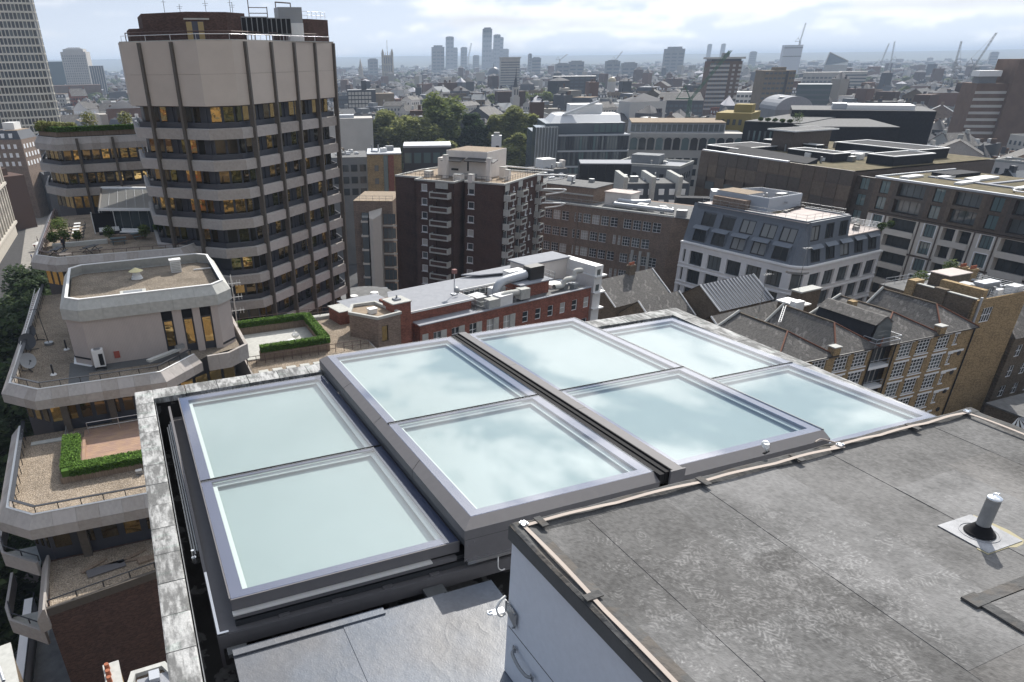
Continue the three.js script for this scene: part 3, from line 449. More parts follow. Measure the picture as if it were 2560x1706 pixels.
// --- tower
{
  const a0 = 93.4, b0 = 12.8, o = thing('office_tower', 'tall office block with beige top panels, bronze fins and pale floor bands', 'office block', a0, b0, 0), g = grid(a0, b0);
  const front = [[112, 3.3], [101.2, 3.16], [93.4, 10.9], [93.35, 14.8], [106.9, 30.6], [111.5, 30.6]];
  const body = [...front, [126, 20], [126, 6]], path = front.map(([a, b]) => g(a, b)), ring = body.map(([a, b]) => g(a, b));
  const core = offset(ring, -1.25);
  part('core', prism(core, 0, 49.6), M.slateFrame, o);
  const levels = [46.0, 42.5, 39.15, 35.6, 32.05, 28.55, 25.15, 21.65, 18.15, 14.65];
  const fins = [[98.77, 5.2], [95.79, 8.5], [94.55, 16.4], [97.75, 20.05], [100.95, 23.6], [104.1, 27.1], [106.75, 30.4]];
  // the band path is cut at every fin so that each bay is a panel of its own
  const cut = [front[0], front[1], fins[0], fins[1], front[2], front[3], ...fins.slice(2, 6), front[4], front[5]].map(([a, b]) => g(a, b));
  for (const y of levels) {
    each('spandrel_panel', sweep(cut, [[-0.45, y], [0, y], [0, y + 1.12], [-0.12, y + 1.2], [-0.45, y + 1.2]], { gap: 0.02 }), M.granite, o);
    part('floor_slab', sweep(path, [[-1.3, y + 0.4], [-0.46, y + 0.4], [-0.46, y + 0.7], [-1.3, y + 0.7]]), M.slateFrame, o);
    part('balustrade', sweep(path, [[-0.62, y + 1.15], [-0.52, y + 1.15], [-0.52, y + 1.82], [-0.62, y + 1.82]]), M.slateFrame, o);
  }
  // glazing: panes between wide dark posts on each floor
  const cp = offset(path, -1.25, false), glassGeo = new Map();
  levels.concat([49.6]).slice(0, -1).forEach((y) => {
    const y0 = y + 1.55, y1 = y + 3.42;
    for (let s = 1; s < cp.length - 1; s++) {
      const p = cp[s], q = cp[s + 1], L = Math.hypot(q[0] - p[0], q[1] - p[1]), n = Math.max(2, Math.round(L / 1.32)), w = L / n, ang = Math.atan2(-(q[1] - p[1]), q[0] - p[0]);
      const k = w.toFixed(2); if (!glassGeo.has(k)) glassGeo.set(k, ready(box(w - 0.3, y1 - y0, 0.05)));
      for (let i = 0; i < n; i++) {
        if (s === 1 && y < 31) continue;
        if (n > 5 && i % 4 === 3) { part('dark_post', box(0.5, y1 - y0, 0.2).rotateY(ang).translate(lerp(p[0], q[0], (i + 0.5) / n), (y0 + y1) / 2, lerp(p[1], q[1], (i + 0.5) / n)), M.slateFrame, o); continue; }
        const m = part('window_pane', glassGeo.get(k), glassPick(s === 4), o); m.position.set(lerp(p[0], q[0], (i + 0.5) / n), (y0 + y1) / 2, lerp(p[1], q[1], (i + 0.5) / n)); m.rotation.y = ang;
      }
    }
  });
  // top storey panels in two courses per bay
  for (const [y0, y1] of [[49.6, 52.88], [52.9, 56.25]]) each('top_panel', sweep(cut, [[-0.5, y0], [0, y0], [0, y1], [-0.5, y1]], { gap: 0.03 }), M.panelBeige, o);
  part('top_box', prism(offset(ring, -0.5), 49.5, 55.7), M.darkBrick, o);
  part('coping', sweep(path, [[-0.62, 56.26], [0.03, 56.26], [0.03, 56.34], [-0.62, 56.34]]), M.concretePale, o);
  for (const [a, b] of fins) { const seg = b < 10 ? Math.PI / 4 : b > 16 ? -0.86 : 0, [x, z] = g(a, b); part('fin', box(0.36, 55.9, 0.62).rotateY(b < 10 ? 0.785 - Math.PI / 2 : 0.86).translate(x, 28.2, z + 0.0), M.bronze, o); }
  // plant rooms on the roof
  const pb = (A0, A1, B0, B1, y0, y1, m, n) => part(n, cbox(B0 - b0, B1 - b0, y0, y1, -(A1 - a0), -(A0 - a0)), m, o);
  part('plant_room', prism([[103.5, 6.2], [98.8, 10.9], [98.8, 15.4], [101.2, 18], [112, 18], [112, 6.2]].map(([a, b]) => g(a, b)), 55.8, 59.25), M.darkBrick, o);
  part('plant_room', prism([[105, 4.6], [103, 6.6], [108, 8], [112, 4.6]].map(([a, b]) => g(a, b)), 55.8, 57.75), M.darkBrick, o);
  part('plant_room', prism([[108.4, 24.6], [108.4, 27.6], [111.2, 31.2], [118, 30], [118, 24.6]].map(([a, b]) => g(a, b)), 55.8, 59.05), M.darkBrick, o);
  const door = part('plant_door', [cbox(-1.9 + 0.1, -0.1, 56.0, 58.3, 5.37, 5.42).translate(0, 0, -10.76)], mat(0.05, 0.055, 0.08, 0.5), o); for (const x of [-1.75, -0.42]) part('louvre', cbox(x - 0.4 + 0.05, x + 0.28, 56.0, 58.25, -5.39, -5.3), mat(0.36, 0.28, 0.14, 0.7), o);
  part('lintel', cbox(-2.3, 0.6, 58.45, 58.62, -5.42, -5.3), M.concretePale, o);
  const ch = (x, z, w, d, h, n = 5) => { const c = part('chiller', cbox(x, x + w, 57, 57 + h, z - d, z), M.steelDull, o); for (let i = 0; i < n; i++) part('coil_panel', cbox(x + w * i / n + 0.06, x + w * (i + 1) / n - 0.06, 57.15, 57 + h - 0.12, z, z + 0.04), M.rubber, c); };
  ch(4.6, -7.2, 3.2, 1.6, 1.9); ch(8.1, -9.3, 3.1, 1.6, 1.9); part('chiller_box', cbox(11.3, 13.2, 56, 58.4, -13, -11), M.white, o); part('duct_stack', cbox(10.3, 13.4, 58.0, 60.2, -14.5, -12), M.steelDull, o);
  railing([[103.2, 4], [97.2, 10.3], [97.2, 15.5], [108, 28.6]].map(([a, b]) => g(a, b)), 56.3, 0.95, M.railBrown, o, { rails: 1, step: 2.2, r: 0.06 });
  railing([[101.4, 3.4], [93.8, 11], [93.8, 14.7], [106.8, 30]].map(([a, b]) => g(a, b)), 56.34, 0.55, M.alu, o, { rails: 1, step: 3.2, r: 0.03 });
  railing([[104, 18.6], [106.5, 21.5], [108, 24.5]].map(([a, b]) => g(a, b)), 56.3, 2.2, M.alu, o, { rails: 2, step: 1.3, r: 0.03 });
  railing([[109, 25], [109, 27.8], [111.4, 30.9]].map(([a, b]) => g(a, b)), 59.05, 0.9, M.alu, o, { rails: 2, step: 1.1, r: 0.025 });
  for (const [a, b, h] of [[104, 9, 2.0], [104, 10.8, 1.1], [105, 14, 1.6], [105, 17, 2.1], [104.6, 17.2, 1.4]]) { const [x, z] = g(a, b); part('aerial', [bar([x, 59.2, z], [x, 59.2 + h, z], 0.03), bar([x - 0.35, 59.1 + h * 0.85, z], [x + 0.35, 59.1 + h * 0.85, z], 0.018), bar([x - 0.25, 59.1 + h * 0.7, z], [x + 0.25, 59.1 + h * 0.7, z], 0.018)], M.railDark, o); }
  part('gantry', [bar([...[g(103.6, 19)[0], 56.3, g(103.6, 19)[1]]], [g(103.6, 19)[0], 62.0, g(103.6, 19)[1]], 0.06), bar([g(103.6, 21.3)[0], 56.3, g(103.6, 21.3)[1]], [g(103.6, 21.3)[0], 60.1, g(103.6, 21.3)[1]], 0.06), bar([g(103.6, 19)[0], 60.0, g(103.6, 19)[1]], [g(103.6, 21.3)[0], 60.0, g(103.6, 21.3)[1]], 0.05), bar([g(103.6, 19)[0], 59.4, g(103.6, 19)[1]], [g(103.6, 21.3)[0], 59.4, g(103.6, 21.3)[1]], 0.05)], M.railBrown, o);
  part('gantry', [bar([g(109, 23.6)[0], 56.3, g(109, 23.6)[1]], [g(109, 23.6)[0], 61.0, g(109, 23.6)[1]], 0.07), bar([g(109, 25.6)[0], 58, g(109, 25.6)[1]], [g(109, 25.6)[0], 60.9, g(109, 25.6)[1]], 0.07), bar([g(109, 23.6)[0], 60.95, g(109, 23.6)[1]], [g(109, 25.6)[0], 60.85, g(109, 25.6)[1]], 0.08)], M.railBrown, o);
}
// sloped stone parapet shared by wing and terraces: lower upright course and upper raked course of slabs
function rakedParapet(o, path, y, { len = 1.35, h1 = 0.8, h2 = 0.75, rake = 0.75, rail = true, railMat = M.railDark } = {}) {
  each('parapet_slab', sweep(path, [[-0.35, y], [0, y], [0, y + h1], [-0.35, y + h1]], { len }), M.granite, o);
  each('coping_slab', sweep(path, [[-0.4, y + h1 + 0.015], [0, y + h1 + 0.015], [-rake, y + h1 + h2], [-rake - 0.12, y + h1 + h2], [-rake - 0.12, y + h1]], { len }), M.granite, o);
  const cap = offset(path, -rake, false); part('cap_strip', sweep(cap, [[-0.16, y + h1 + h2 + 0.004], [0.02, y + h1 + h2 + 0.004], [0.02, y + h1 + h2 + 0.04], [-0.16, y + h1 + h2 + 0.04]]), M.white, o);
  if (rail) { const rp = offset(path, -rake - 0.45, false); part('guard_rail', [sweep(rp, [[-0.14, y + h1 + h2 + 0.38], [0.14, y + h1 + h2 + 0.42], [0.14, y + h1 + h2 + 0.47], [-0.14, y + h1 + h2 + 0.43]])], railMat, o);
    const gs = []; for (let i = 0; i < rp.length - 1; i++) { const p = rp[i], q = rp[i + 1], k = Math.max(1, Math.round(Math.hypot(q[0] - p[0], q[1] - p[1]) / 1.5)); for (let s = 0; s <= k; s++) { const x = lerp(p[0], q[0], s / k), z = lerp(p[1], q[1], s / k); gs.push(bar([x, y + h1, z], [x, y + h1 + h2 + 0.42, z], 0.035, 5)); } } part('guard_rail_posts', gs, railMat, o).userData.kind = 'stuff'; }
}
function glazing(o, p, q, y0, y1, n, mats, { post = 0.35, seed = 1 } = {}) { // panes along a recessed front
  const L = Math.hypot(q[0] - p[0], q[1] - p[1]), w = L / n, ang = Math.atan2(-(q[1] - p[1]), q[0] - p[0]), G = ready(box(w - post, y1 - y0, 0.06)), R = rng(seed);
  for (let i = 0; i < n; i++) { const m = part('window_pane', G, mats[Math.floor(R() * mats.length)], o); m.position.set(lerp(p[0], q[0], (i + 0.5) / n), (y0 + y1) / 2, lerp(p[1], q[1], (i + 0.5) / n)); m.rotation.y = ang + (R() - 0.5) * 0.02; }
}
// --- wing with the roof garden
{
  const a0 = 131, b0 = -2, o = thing('terrace_wing', 'low office wing with a hedged roof garden beside the tall block', 'office wing', a0, b0, 0), g = grid(a0, b0);
  const path = [[150, -11.6], [137, -11.4], [131.0, -8.2], [130.6, 6.5]].map(([a, b]) => g(a, b)), ring = [...path, g(150, 6.5)], core = offset(ring, -1.3);
  part('core', prism(core, 0, 44.2), M.slateFrame, o); part('roof_floor', flat(offset(ring, -0.9), 44.25), M.gravelGrey, o);
  rakedParapet(o, path, 42.3, { h1: 0.9, h2: 0.9, rake: 0.6, rail: false });
  for (const y of [39.0, 35.5]) { each('spandrel_panel', sweep(path, [[-0.45, y], [0, y], [0, y + 1.12], [-0.45, y + 1.2]], { len: 4.4, gap: 0.02 }), M.granite, o); part('balustrade', sweep(path, [[-0.62, y + 1.1], [-0.52, y + 1.1], [-0.52, y + 1.75], [-0.62, y + 1.75]]), M.slateFrame, o); part('floor_slab', sweep(path, [[-1.4, y + 0.4], [-0.46, y + 0.4], [-0.46, y + 0.7], [-1.4, y + 0.7]]), M.slateFrame, o); }
  const cp = offset(path, -1.28, false); for (const y of [40.5, 37.0, 33.5]) { glazing(o, cp[1], cp[2], y, y + 1.75, 4, [M.amber, M.amberDark], { seed: y }); glazing(o, cp[2], cp[3], y, y + 1.75, 10, [M.amber, M.amber, M.amberDark], { seed: y + 1 }); }
  for (const [a, b] of [[131, -4.9], [130.9, 0.3]]) { const [x, z] = g(a, b); part('fin', box(0.4, 44, 0.6, x, 22, z + 0.2), M.bronze, o); }
  each('planter', sweep(path.map((p) => p), [[-1.35, 44.2], [-0.95, 44.2], [-0.95, 44.9], [-1.35, 44.9]]), M.timber, o);
}
// foliage: many small leaves through a volume
function leafGeo(r, n, seed, size, fn) { // fn(i) -> [x, y, z] ; each leaf a small bent quad
  const R = rng(seed), v = [];
  for (let i = 0; i < n; i++) {
    const c = fn(R), a = R() * 6.28, b = (R() - 0.5) * 2.2, s = size * (0.6 + 0.8 * R()), u = [Math.cos(a) * s, Math.sin(b) * s * 0.6, Math.sin(a) * s], w = [-Math.sin(a) * s * 0.6 * Math.cos(b), s * 0.45 * Math.cos(b * 1.7), Math.cos(a) * s * 0.6 * Math.cos(b)];
    const P = (m, k) => [c[0] + u[0] * m + w[0] * k, c[1] + u[1] * m + w[1] * k, c[2] + u[2] * m + w[2] * k];
    v.push(...quad(P(-1, 0), P(0, -1), P(1, 0), P(0, 1)));
  }
  return tris(v);
}
function clippedHedge(name, label, pts, y, h, w, a0, b0, group) { // clipped box hedge along plan points, in short runs
  const o = thing(name, label, 'hedge', a0, b0, y, 0, group), g = grid(a0, b0), path = pts.map(([a, b]) => g(a, b));
  part('hedge_body', sweep(path, [[-w / 2 + 0.05, 0], [w / 2 - 0.05, 0], [w / 2 - 0.04, h - 0.06], [-w / 2 + 0.04, h - 0.06]]), M.hedge[2], o);
  for (let k = 0; k < 3; k++) {
    const tot = [], R = rng(k + path.length * 7 + Math.round(y * 10)); let len = 0; for (let i = 0; i < path.length - 1; i++) len += Math.hypot(path[i + 1][0] - path[i][0], path[i + 1][1] - path[i][1]);
    const n = Math.round(len * (h + w) * 210);
    const m = part('leaves', leafGeo(1, n, k * 31 + Math.round(y), 0.075, () => { let t = R() * len; for (let i = 0; i < path.length - 1; i++) { const p = path[i], q = path[i + 1], L = Math.hypot(q[0] - p[0], q[1] - p[1]); if (t > L && i < path.length - 2) { t -= L; continue; } const f = t / L, dx = (q[0] - p[0]) / L, dz = (q[1] - p[1]) / L, s = R(), e = w / 2; let off, yy; if (s < 0.45) { off = (R() - 0.5) * w; yy = h + (R() - 0.6) * 0.16; } else { off = (s < 0.72 ? 1 : -1) * e * (0.92 + R() * 0.2); yy = R() * h; } return [lerp(p[0], q[0], f) - dz * off + (R() - 0.5) * 0.05, yy, lerp(p[1], q[1], f) + dx * off]; } return [0, 0, 0]; }), M.hedge[k], o); m.userData.kind = 'stuff';
  }
  return o;
}
clippedHedge('clipped_hedge', 'long clipped hedge on the roof garden of the low wing', [[149, -10.5], [137, -10.4], [131.8, -7.3], [131.7, 6]], 44.9, 0.7, 0.6, 131, -2, 'clipped hedges on the roof gardens');
function bush(name, label, x, y, z, r, mats, { n = 900, size = 0.12, squash = 1, group, cat = 'shrub', trunk = 0.3 } = {}) {
  const o = thingW(name, label, cat, x, y, z, 0, group), R = rng(Math.round(x * 13 + z * 7));
  part('stem', bar([0, 0, 0], [0, r + trunk, 0], 0.05), M.timber, o);
  mats.forEach((m, k) => { part('leaves', leafGeo(1, Math.round(n / mats.length), k * 17 + Math.round(x * 3), size, () => { const t = R() * 6.28, u = R() * 2 - 1, s = Math.sqrt(1 - u * u), q = r * Math.pow(R(), 0.35) * (0.8 + 0.4 * vnoise(t * 1.5 + k, u * 2, 256)); return [q * s * Math.cos(t), trunk + r * squash + q * u * squash, q * s * Math.sin(t)]; }), m, o).userData.kind = 'stuff'; });
  return o;
}
M.leafPale = [mat(0.20, 0.21, 0.06, 0.9), mat(0.26, 0.25, 0.09, 0.9), mat(0.13, 0.15, 0.04, 0.9)];
M.leafGreen = [mat(0.06, 0.10, 0.02, 0.9), mat(0.09, 0.135, 0.03, 0.9), mat(0.04, 0.07, 0.016, 0.9)];
{ const at = (a, b) => plan(a, b); let p = at(134, -2.6); bush('round_shrub', 'pale round grass clump on the wing roof, left of the pair', p[0], 44.9, p[1], 1.25, M.leafPale); p = at(134, 2.8); bush('round_shrub', 'pale round grass clump on the wing roof, nearest the tall block', p[0], 44.9, p[1], 1.15, M.leafPale); for (const [a, b, r] of [[135, -9.6, 1.2], [134.4, -8.2, 1.1], [133.8, -6.8, 1.0], [134.2, -5.4, 0.9]]) { p = at(a, b); bush('trailing_shrub', 'low pale shrub at the hedge corner of the wing roof garden', p[0], 44.8, p[1], r, M.leafPale, { squash: 0.6, group: 'low shrubs at the hedge corner' }); } p = at(135, 0.2); const t = thingW('roof_table', 'white table on the wing roof garden between two grass clumps', 'table', p[0], 44.25, p[1], PHI); part('top', box(1.6, 0.08, 0.8, 0, 0.9, 0), M.white, t); for (const x of [-0.7, 0.7]) part('leg', bar([x, 0, 0], [x, 0.9, 0], 0.04), M.white, t); }

// --- terraces
{ // café terrace
  const a0 = 96, b0 = -3, o = thing('cafe_terrace', 'upper gravel terrace with café seating under the tall block', 'terrace', a0, b0, 0), g = grid(a0, b0);
  const path = [[131, -11.6], [99.1, -12.0], [95.9, -9.1], [94.7, 5.9], [97.6, 8.6]].map(([a, b]) => g(a, b)), ring = [...path, g(131, 8.6)];
  part('body', prism(offset(ring, -1.3), 0, 32.3), M.slateFrame, o); part('gravel_floor', flat(offset(ring, -0.8), 32.75), M.gravel, o);
  rakedParapet(o, path, 31.95, { railMat: M.railBrown });
  const cp = offset(path, -1.28, false); glazing(o, cp[1], cp[2], 29.9, 31.7, 3, [M.amber], { seed: 4 }); glazing(o, cp[2], cp[3], 29.9, 31.7, 9, [M.amber, M.amberDark], { seed: 5 });
  const bal = offset(path.slice(0, 2), -1.5, false); railing(bal, 32.8, 1.0, M.railBrown, o, { step: 1.2, rails: 3 });
  part('planter_wall', cbox(g(0, -9.8)[0], g(0, -3)[0], 32.76, 33.3, g(106.6, 0)[1], g(106, 0)[1]), M.concretePale, o);
  part('planter_wall', cbox(g(0, -2.5)[0], g(0, 1.6)[0], 32.76, 33.5, g(107.6, 0)[1], g(107.2, 0)[1]), M.timber, o);
}
{ // terrace with the gravel-roofed block
  const a0 = 62, b0 = -3, o = thing('gravel_terrace', 'broad gravel terrace with raked stone parapet around the beige block', 'terrace', a0, b0, 0), g = grid(a0, b0);
  const path = [[97, -12.3], [65.2, -12.9], [62.2, -10.1], [62.0, 0.5], [65.5, 4.0]].map(([a, b]) => g(a, b)), ring = [...path, g(66.5, 5), g(68.0, 8.7), g(97, 8.7)];
  part('body', prism(offset(ring, -1.4), 0, 28.9), M.slateFrame, o); part('gravel_floor', flat(offset(ring, -0.7), 29.22), M.gravelGrey, o);
  part('walkway', [cbox(g(0, -7.6)[0], g(0, -5.9)[0], 29.2, 29.245, g(70.5, 0)[1], g(64.8, 0)[1]), cbox(g(0, -5.9)[0], g(0, 3)[0], 29.2, 29.245, g(69, 0)[1], g(67.2, 0)[1])], M.fascia, o);
  rakedParapet(o, path, 28.45);
  each('parapet_slab', sweep([[66.3, 4.6], [66.4, 6.7], [68.2, 8.75], [84, 8.75]].map(([a, b]) => g(a, b)), [[-0.3, 28.0], [0, 28.0], [0, 29.5], [-0.3, 29.5]], { len: 1.4 }), M.granite, o);
  const cp = offset(path, -1.38, false); glazing(o, cp[1], cp[2], 26.6, 28.3, 3, [M.amber, M.amberDark], { seed: 3 }); glazing(o, cp[2], cp[3], 26.6, 28.3, 8, [M.amber, M.amberDark, M.amberDark], { seed: 8 }); glazing(o, [cp[3][0] + 0.2, cp[3][1]], g(67.6, 7.2), 25.9, 28, 5, [M.amber], { seed: 2 });
  for (const b of [-8.2, -4.4]) part('column', box(0.55, 3.2, 0.5, g(0, b)[0], 27.0, g(63.0, 0)[1]), M.bronze, o);
  // balustrade of white lattice along the street side
  const lat = []; for (let a = 66.5; a < 95; a += 0.9) { const [x, z] = g(a, -12.05); lat.push(bar([x, 30.0, z], [x + 0.25, 30.55, z - 0.45], 0.03, 5), bar([x, 30.0, z], [x + 0.25, 30.0, z], 0.025, 5)); } part('street_balustrade', lat, M.white, o).userData.kind = 'stuff';
}
{ // deck terrace
  const a0 = 47.2, b0 = -3, o = thing('deck_terrace', 'lower gravel terrace with timber deck and L-shaped hedge', 'terrace', a0, b0, 0), g = grid(a0, b0);
  const path = [[64, -12.9], [49.7, -12.6], [47.5, -10.4], [46.9, 8]].map(([a, b]) => g(a, b)), ring = [...path, g(64, 8)];
  part('body', prism(offset(ring, -1.7), 0, 25.3), M.slateFrame, o); part('gravel_floor', flat(offset(ring, -0.7), 25.72), M.gravel, o);
  rakedParapet(o, path, 24.95, { len: 1.5 });
  const cp = offset(path, -1.68, false); glazing(o, cp[1], cp[2], 22.9, 24.7, 3, [M.amberDark], { seed: 3 }); glazing(o, cp[2], cp[3], 22.9, 24.7, 11, [M.amberDark, M.amberDark, M.amber], { seed: 8, post: 0.5 });
  for (const b of [-7.4]) part('column', box(0.6, 3.2, 0.5, g(0, b)[0], 23.6, g(48.6, 0)[1]), M.bronze, o);
  for (let i = 0; i < 22; i++) part('deck_board', cbox(g(0, -7.0)[0], g(0, 1)[0], 25.74, 25.9, g(55.0 + i * 0.33 + 0.32, 0)[1], g(55.0 + i * 0.33, 0)[1]), M.deck, o);
  part('planter_box', cbox(g(0, -8.55)[0], g(0, -7.05)[0], 25.72, 26.25, g(60.0, 0)[1], g(53.4, 0)[1]), M.timber, o); part('planter_box', cbox(g(0, -7.05)[0], g(0, 1)[0], 25.72, 26.25, g(54.6, 0)[1], g(53.4, 0)[1]), M.timber, o);
  part('deck_edge', cbox(g(0, -7.02)[0], g(0, -6.8)[0], 25.9, 26.3, g(60.0, 0)[1], g(54.6, 0)[1]), M.deck, o);
  railing([[61.2, -6.6], [61.2, 1]].map(([a, b]) => g(a, b)), 26.0, 1.0, M.alu, o, { step: 2.6, rails: 2, r: 0.03 });
  railing([[62, -8.3], [59.6, -8.3]].map(([a, b]) => g(a, b)), 25.7, 1.0, M.steelDull, o, { step: 1.2, rails: 2 });
  const lat = []; for (let a = 50.5; a < 62; a += 0.8) { const [x, z] = g(a, -11.8); lat.push(bar([x, 26.4, z], [x + 0.2, 26.95, z - 0.4], 0.028, 5)); } part('street_balustrade', lat, M.white, o).userData.kind = 'stuff';
  const lp = part('floodlight', [box(0.5, 0.25, 0.4, g(0, -2.9)[0], 26.0, g(52.6, 0)[1]), bar([g(0, -3.2)[0], 25.7, g(52.5, 0)[1]], [g(0, -2.6)[0], 25.75, g(52.5, 0)[1]], 0.05)], M.steelDull, o);
  part('coping_pad', [cbox(g(0, -11.2)[0], g(0, -8.6)[0], 25.73, 25.82, g(61.8, 0)[1], g(61.2, 0)[1])], M.concretePale, o);
}
clippedHedge('clipped_hedge', 'bright clipped hedge in an L round the timber deck, lower left', [[59.9, -7.8], [54.0, -7.8], [54.0, 1]], 26.2, 0.62, 1.2, 54, -7, 'clipped hedges on the roof gardens');
{ // lowest terrace over the blank brick wall
  const a0 = 44, b0 = -7, o = thing('brick_annexe', 'blank dark brick building with littered gravel roof, bottom left', 'building', a0, b0, 0), g = grid(a0, b0);
  const ring = [[43.0, -10.0], [44.4, -2.95], [45.8, 3], [49, 3], [49, -10.4]].map(([a, b]) => g(a, b));
  part('wall', prism(ring, 0, 22.0), M.darkBrick, o); part('gravel_floor', flat(offset(ring, -0.25), 22.03), M.gravel, o);
  part('side_parapet', sweep([g(49, -10.5), g(42.6, -10.45)], [[-0.5, 20.8], [0.15, 20.6], [0.15, 21.7], [-0.35, 22.5], [-0.5, 22.5]]), M.granite[2], o);
  part('kerb', sweep([g(42.9, -10.2), g(44.3, -3), g(45.8, 3.1)], [[-0.25, 21.6], [0.04, 21.6], [0.04, 22.2], [-0.25, 22.2]]), M.bronze, o);
  railing([[43.3, -9.8], [44.8, -2.9], [46, 3]].map(([a, b]) => g(a, b)), 22.1, 0.55, M.railDark, o, { rails: 1, step: 1.6, r: 0.05 });
  for (const [a, b, y] of [[49.0, -10.9, 21.2], [45.4, -11, 17.7]]) { const p = [[a + 3.6, b - 2.9], [a + 2.0, b - 2.5], [a - 0.4, b]].map(([x, z]) => g(x, z)); const bl = part('balcony', sweep([g(a + 8, b - 2.9), ...p], [[-0.2, y - 0.1], [0, y - 0.1], [0, y + 1.1], [-0.2, y + 1.1]]), M.granite[0], o); part('balcony_floor', flat([...p, g(a + 3.6, b)], y + 0.05), M.concretePale, bl); railing(offset(p, -0.3, false), y + 1.1, 0.45, M.railDark, o, { rails: 1, step: 2, r: 0.05 }); }
}
{ // timber, boards and rolls of felt left on the littered roof
  const R = rng(12); const st = [[46.2, -6.2, 2.6, 0.9, 0.18], [46.6, -5.0, 3.2, 0.25, -0.1], [47.0, -4.4, 2.2, 0.3, 0.5], [46.9, -7.0, 2.0, 0.28, 0.6], [46.2, -3.2, 1.7, 0.5, 0.2]];
  st.forEach(([a, b, l, w, t], i) => { const o = thing('roof_litter', ['wide grey board lying on the littered gravel roof', 'long grey plank across the littered gravel roof', 'bent plank end on the littered roof, near the stone parapet', 'grey timber length lying askew beside the wide grey board', 'folded grey sheet on the littered roof, nearest the stone parapet'][i], 'board', a, b, 22.04, t); part('board', box(l, 0.08 + 0.1 * (i === 4), w, 0, 0.08, 0), i ? M.timber : M.powder, o); });
}
// --- beige block with gravel roof
{
  const a0 = 69, b0 = 0, o = thing('roof_pavilion', 'beige ribbed block with chamfered stone cornice and gravel roof', 'pavilion', a0, b0, 29.2), g = grid(a0, b0), y = (v) => v - 29.2;
  const ring = [[70.3, -7.0], [68.9, -5.6], [68.9, 6.5], [70.3, 7.9], [82, 7.9], [83.3, 6.5], [83.3, -5.6], [82, -7.0]].map(([a, b]) => g(a, b));
  const doors = [[1.25, 2.25], [3.1, 4.1], [4.78, 5.85]];
  // walls as panels around the door recesses
  const F = [[-5.6, 1.25], [2.25, 3.1], [4.1, 4.78], [5.85, 6.5]];
  for (const [B0, B1] of F) part('wall_panel', cbox(B0, B1, 0, y(33.6), 0.0 - 0.35, 0.1), M.ribbed, o);
  part('wall_panel', sweep([ring[7], ring[0], ring[1]], [[-0.3, 0], [0, 0], [0, y(33.6)], [-0.3, y(33.6)]]), M.ribbed, o); part('wall_panel', sweep([ring[2], ring[3], ring[4]], [[-0.3, 0], [0, 0], [0, y(33.6)], [-0.3, y(33.6)]]), M.ribbed, o);
  part('core', prism(offset(ring, -0.5), 0, y(34.2)), M.slateFrame, o);
  for (const [B0, B1] of doors) { const d = part('door', cbox(B0, B1, 0, y(33.55), -0.42, -0.34), M.slateFrame, o); part('pane', cbox(B0 + 0.16, B1 - 0.14, 0.75, y(32.4), -0.335, -0.32), M.amber, d); part('louvre', cbox(B0 + 0.05, B1 - 0.05, y(32.55), y(33.5), -0.335, -0.31), M.rubber, d); }
  each('cornice_slab', sweep(offset(ring, 0.22), [[-0.5, y(33.6)], [0, y(33.6)], [0, y(34.6)], [-0.5, y(34.6)]], { closed: true, len: 2.0 }), M.concretePale, o);
  each('cornice_rake', sweep(offset(ring, 0.22), [[-0.5, y(34.61)], [0, y(34.61)], [-0.62, y(35.42)], [-0.8, y(35.42)]], { closed: true, len: 2.0 }), M.concretePale, o);
  part('cap_strip', sweep(offset(ring, -0.40), [[-0.22, y(35.42)], [0.03, y(35.42)], [0.03, y(35.5)], [-0.22, y(35.5)]], { closed: true }), M.white, o);
  part('gravel_roof', flat(offset(ring, -0.5), y(34.5)), M.gravelGrey, o);
  part('skirting', sweep([ring[7], ring[0], ring[1]], [[0, 0.62], [0.05, 0.62], [0.05, 0.78], [0, 0.78]]), M.railDark, o); part('skirting', sweep([ring[2], ring[3], ring[4]], [[0, 0.3], [0.05, 0.3], [0.05, 0.5], [0, 0.5]]), M.railDark, o);
  part('sill_flashing', sweep([ring[7], ring[0], ring[1]], [[0, 0], [0.25, 0.02], [0.25, 0.05], [0, 0.1]]), M.white, o);
  part('fire_hose_box', cbox(-3.55, -3.05, 0.5, 1.15, 0.1, 0.2), mat(0.30, 0.07, 0.05, 0.6), o); part('wall_lamp', cbox(-1.0, -0.6, y(33.62), y(33.75), 0.1, 0.3), M.alu, o);
}
// things on the beige block's roof and around it
function mushroomVent(label, a, b, y, s, sq) { const o = thing('roof_vent', label, 'vent', a, b, y, 0.3); part('base', cyl(0.62 * s, 0.5 * s, 0.3 * s, 0, 0, 0, sq ? 4 : 20), M.white, o); part('neck', cyl(0.42 * s, 0.32 * s, 0.55 * s, 0, 0.28 * s, 0, sq ? 4 : 20), M.white, o); part('cowl', new THREE.CylinderGeometry(0.06 * s, 0.75 * s, 0.36 * s, sq ? 4 : 24).translate(0, 1.0 * s, 0), mat(0.62, 0.56, 0.33, 0.7), o); }
mushroomVent('white mushroom vent with cream cowl on the beige block roof', 78.5, -0.17, 34.5, 0.95, false); mushroomVent('square vent with cream pyramid cowl at the roof corner of the beige block', 70.5, 5.8, 34.5, 0.62, true);
{ const o = thing('louvre_vent', 'white louvred vent box at the far edge of the beige block roof', 'vent', 79.6, 3.86, 34.5); part('box', box(1.05, 1.25, 0.8, 0, 0.62, 0), M.white, o); for (let i = 0; i < 6; i++) part('louvre', box(0.9, 0.06, 0.1, 0, 0.2 + i * 0.17, 0.42), M.concretePale, o); part('lid', box(1.2, 0.1, 0.95, 0, 1.3, 0), M.white, o); }
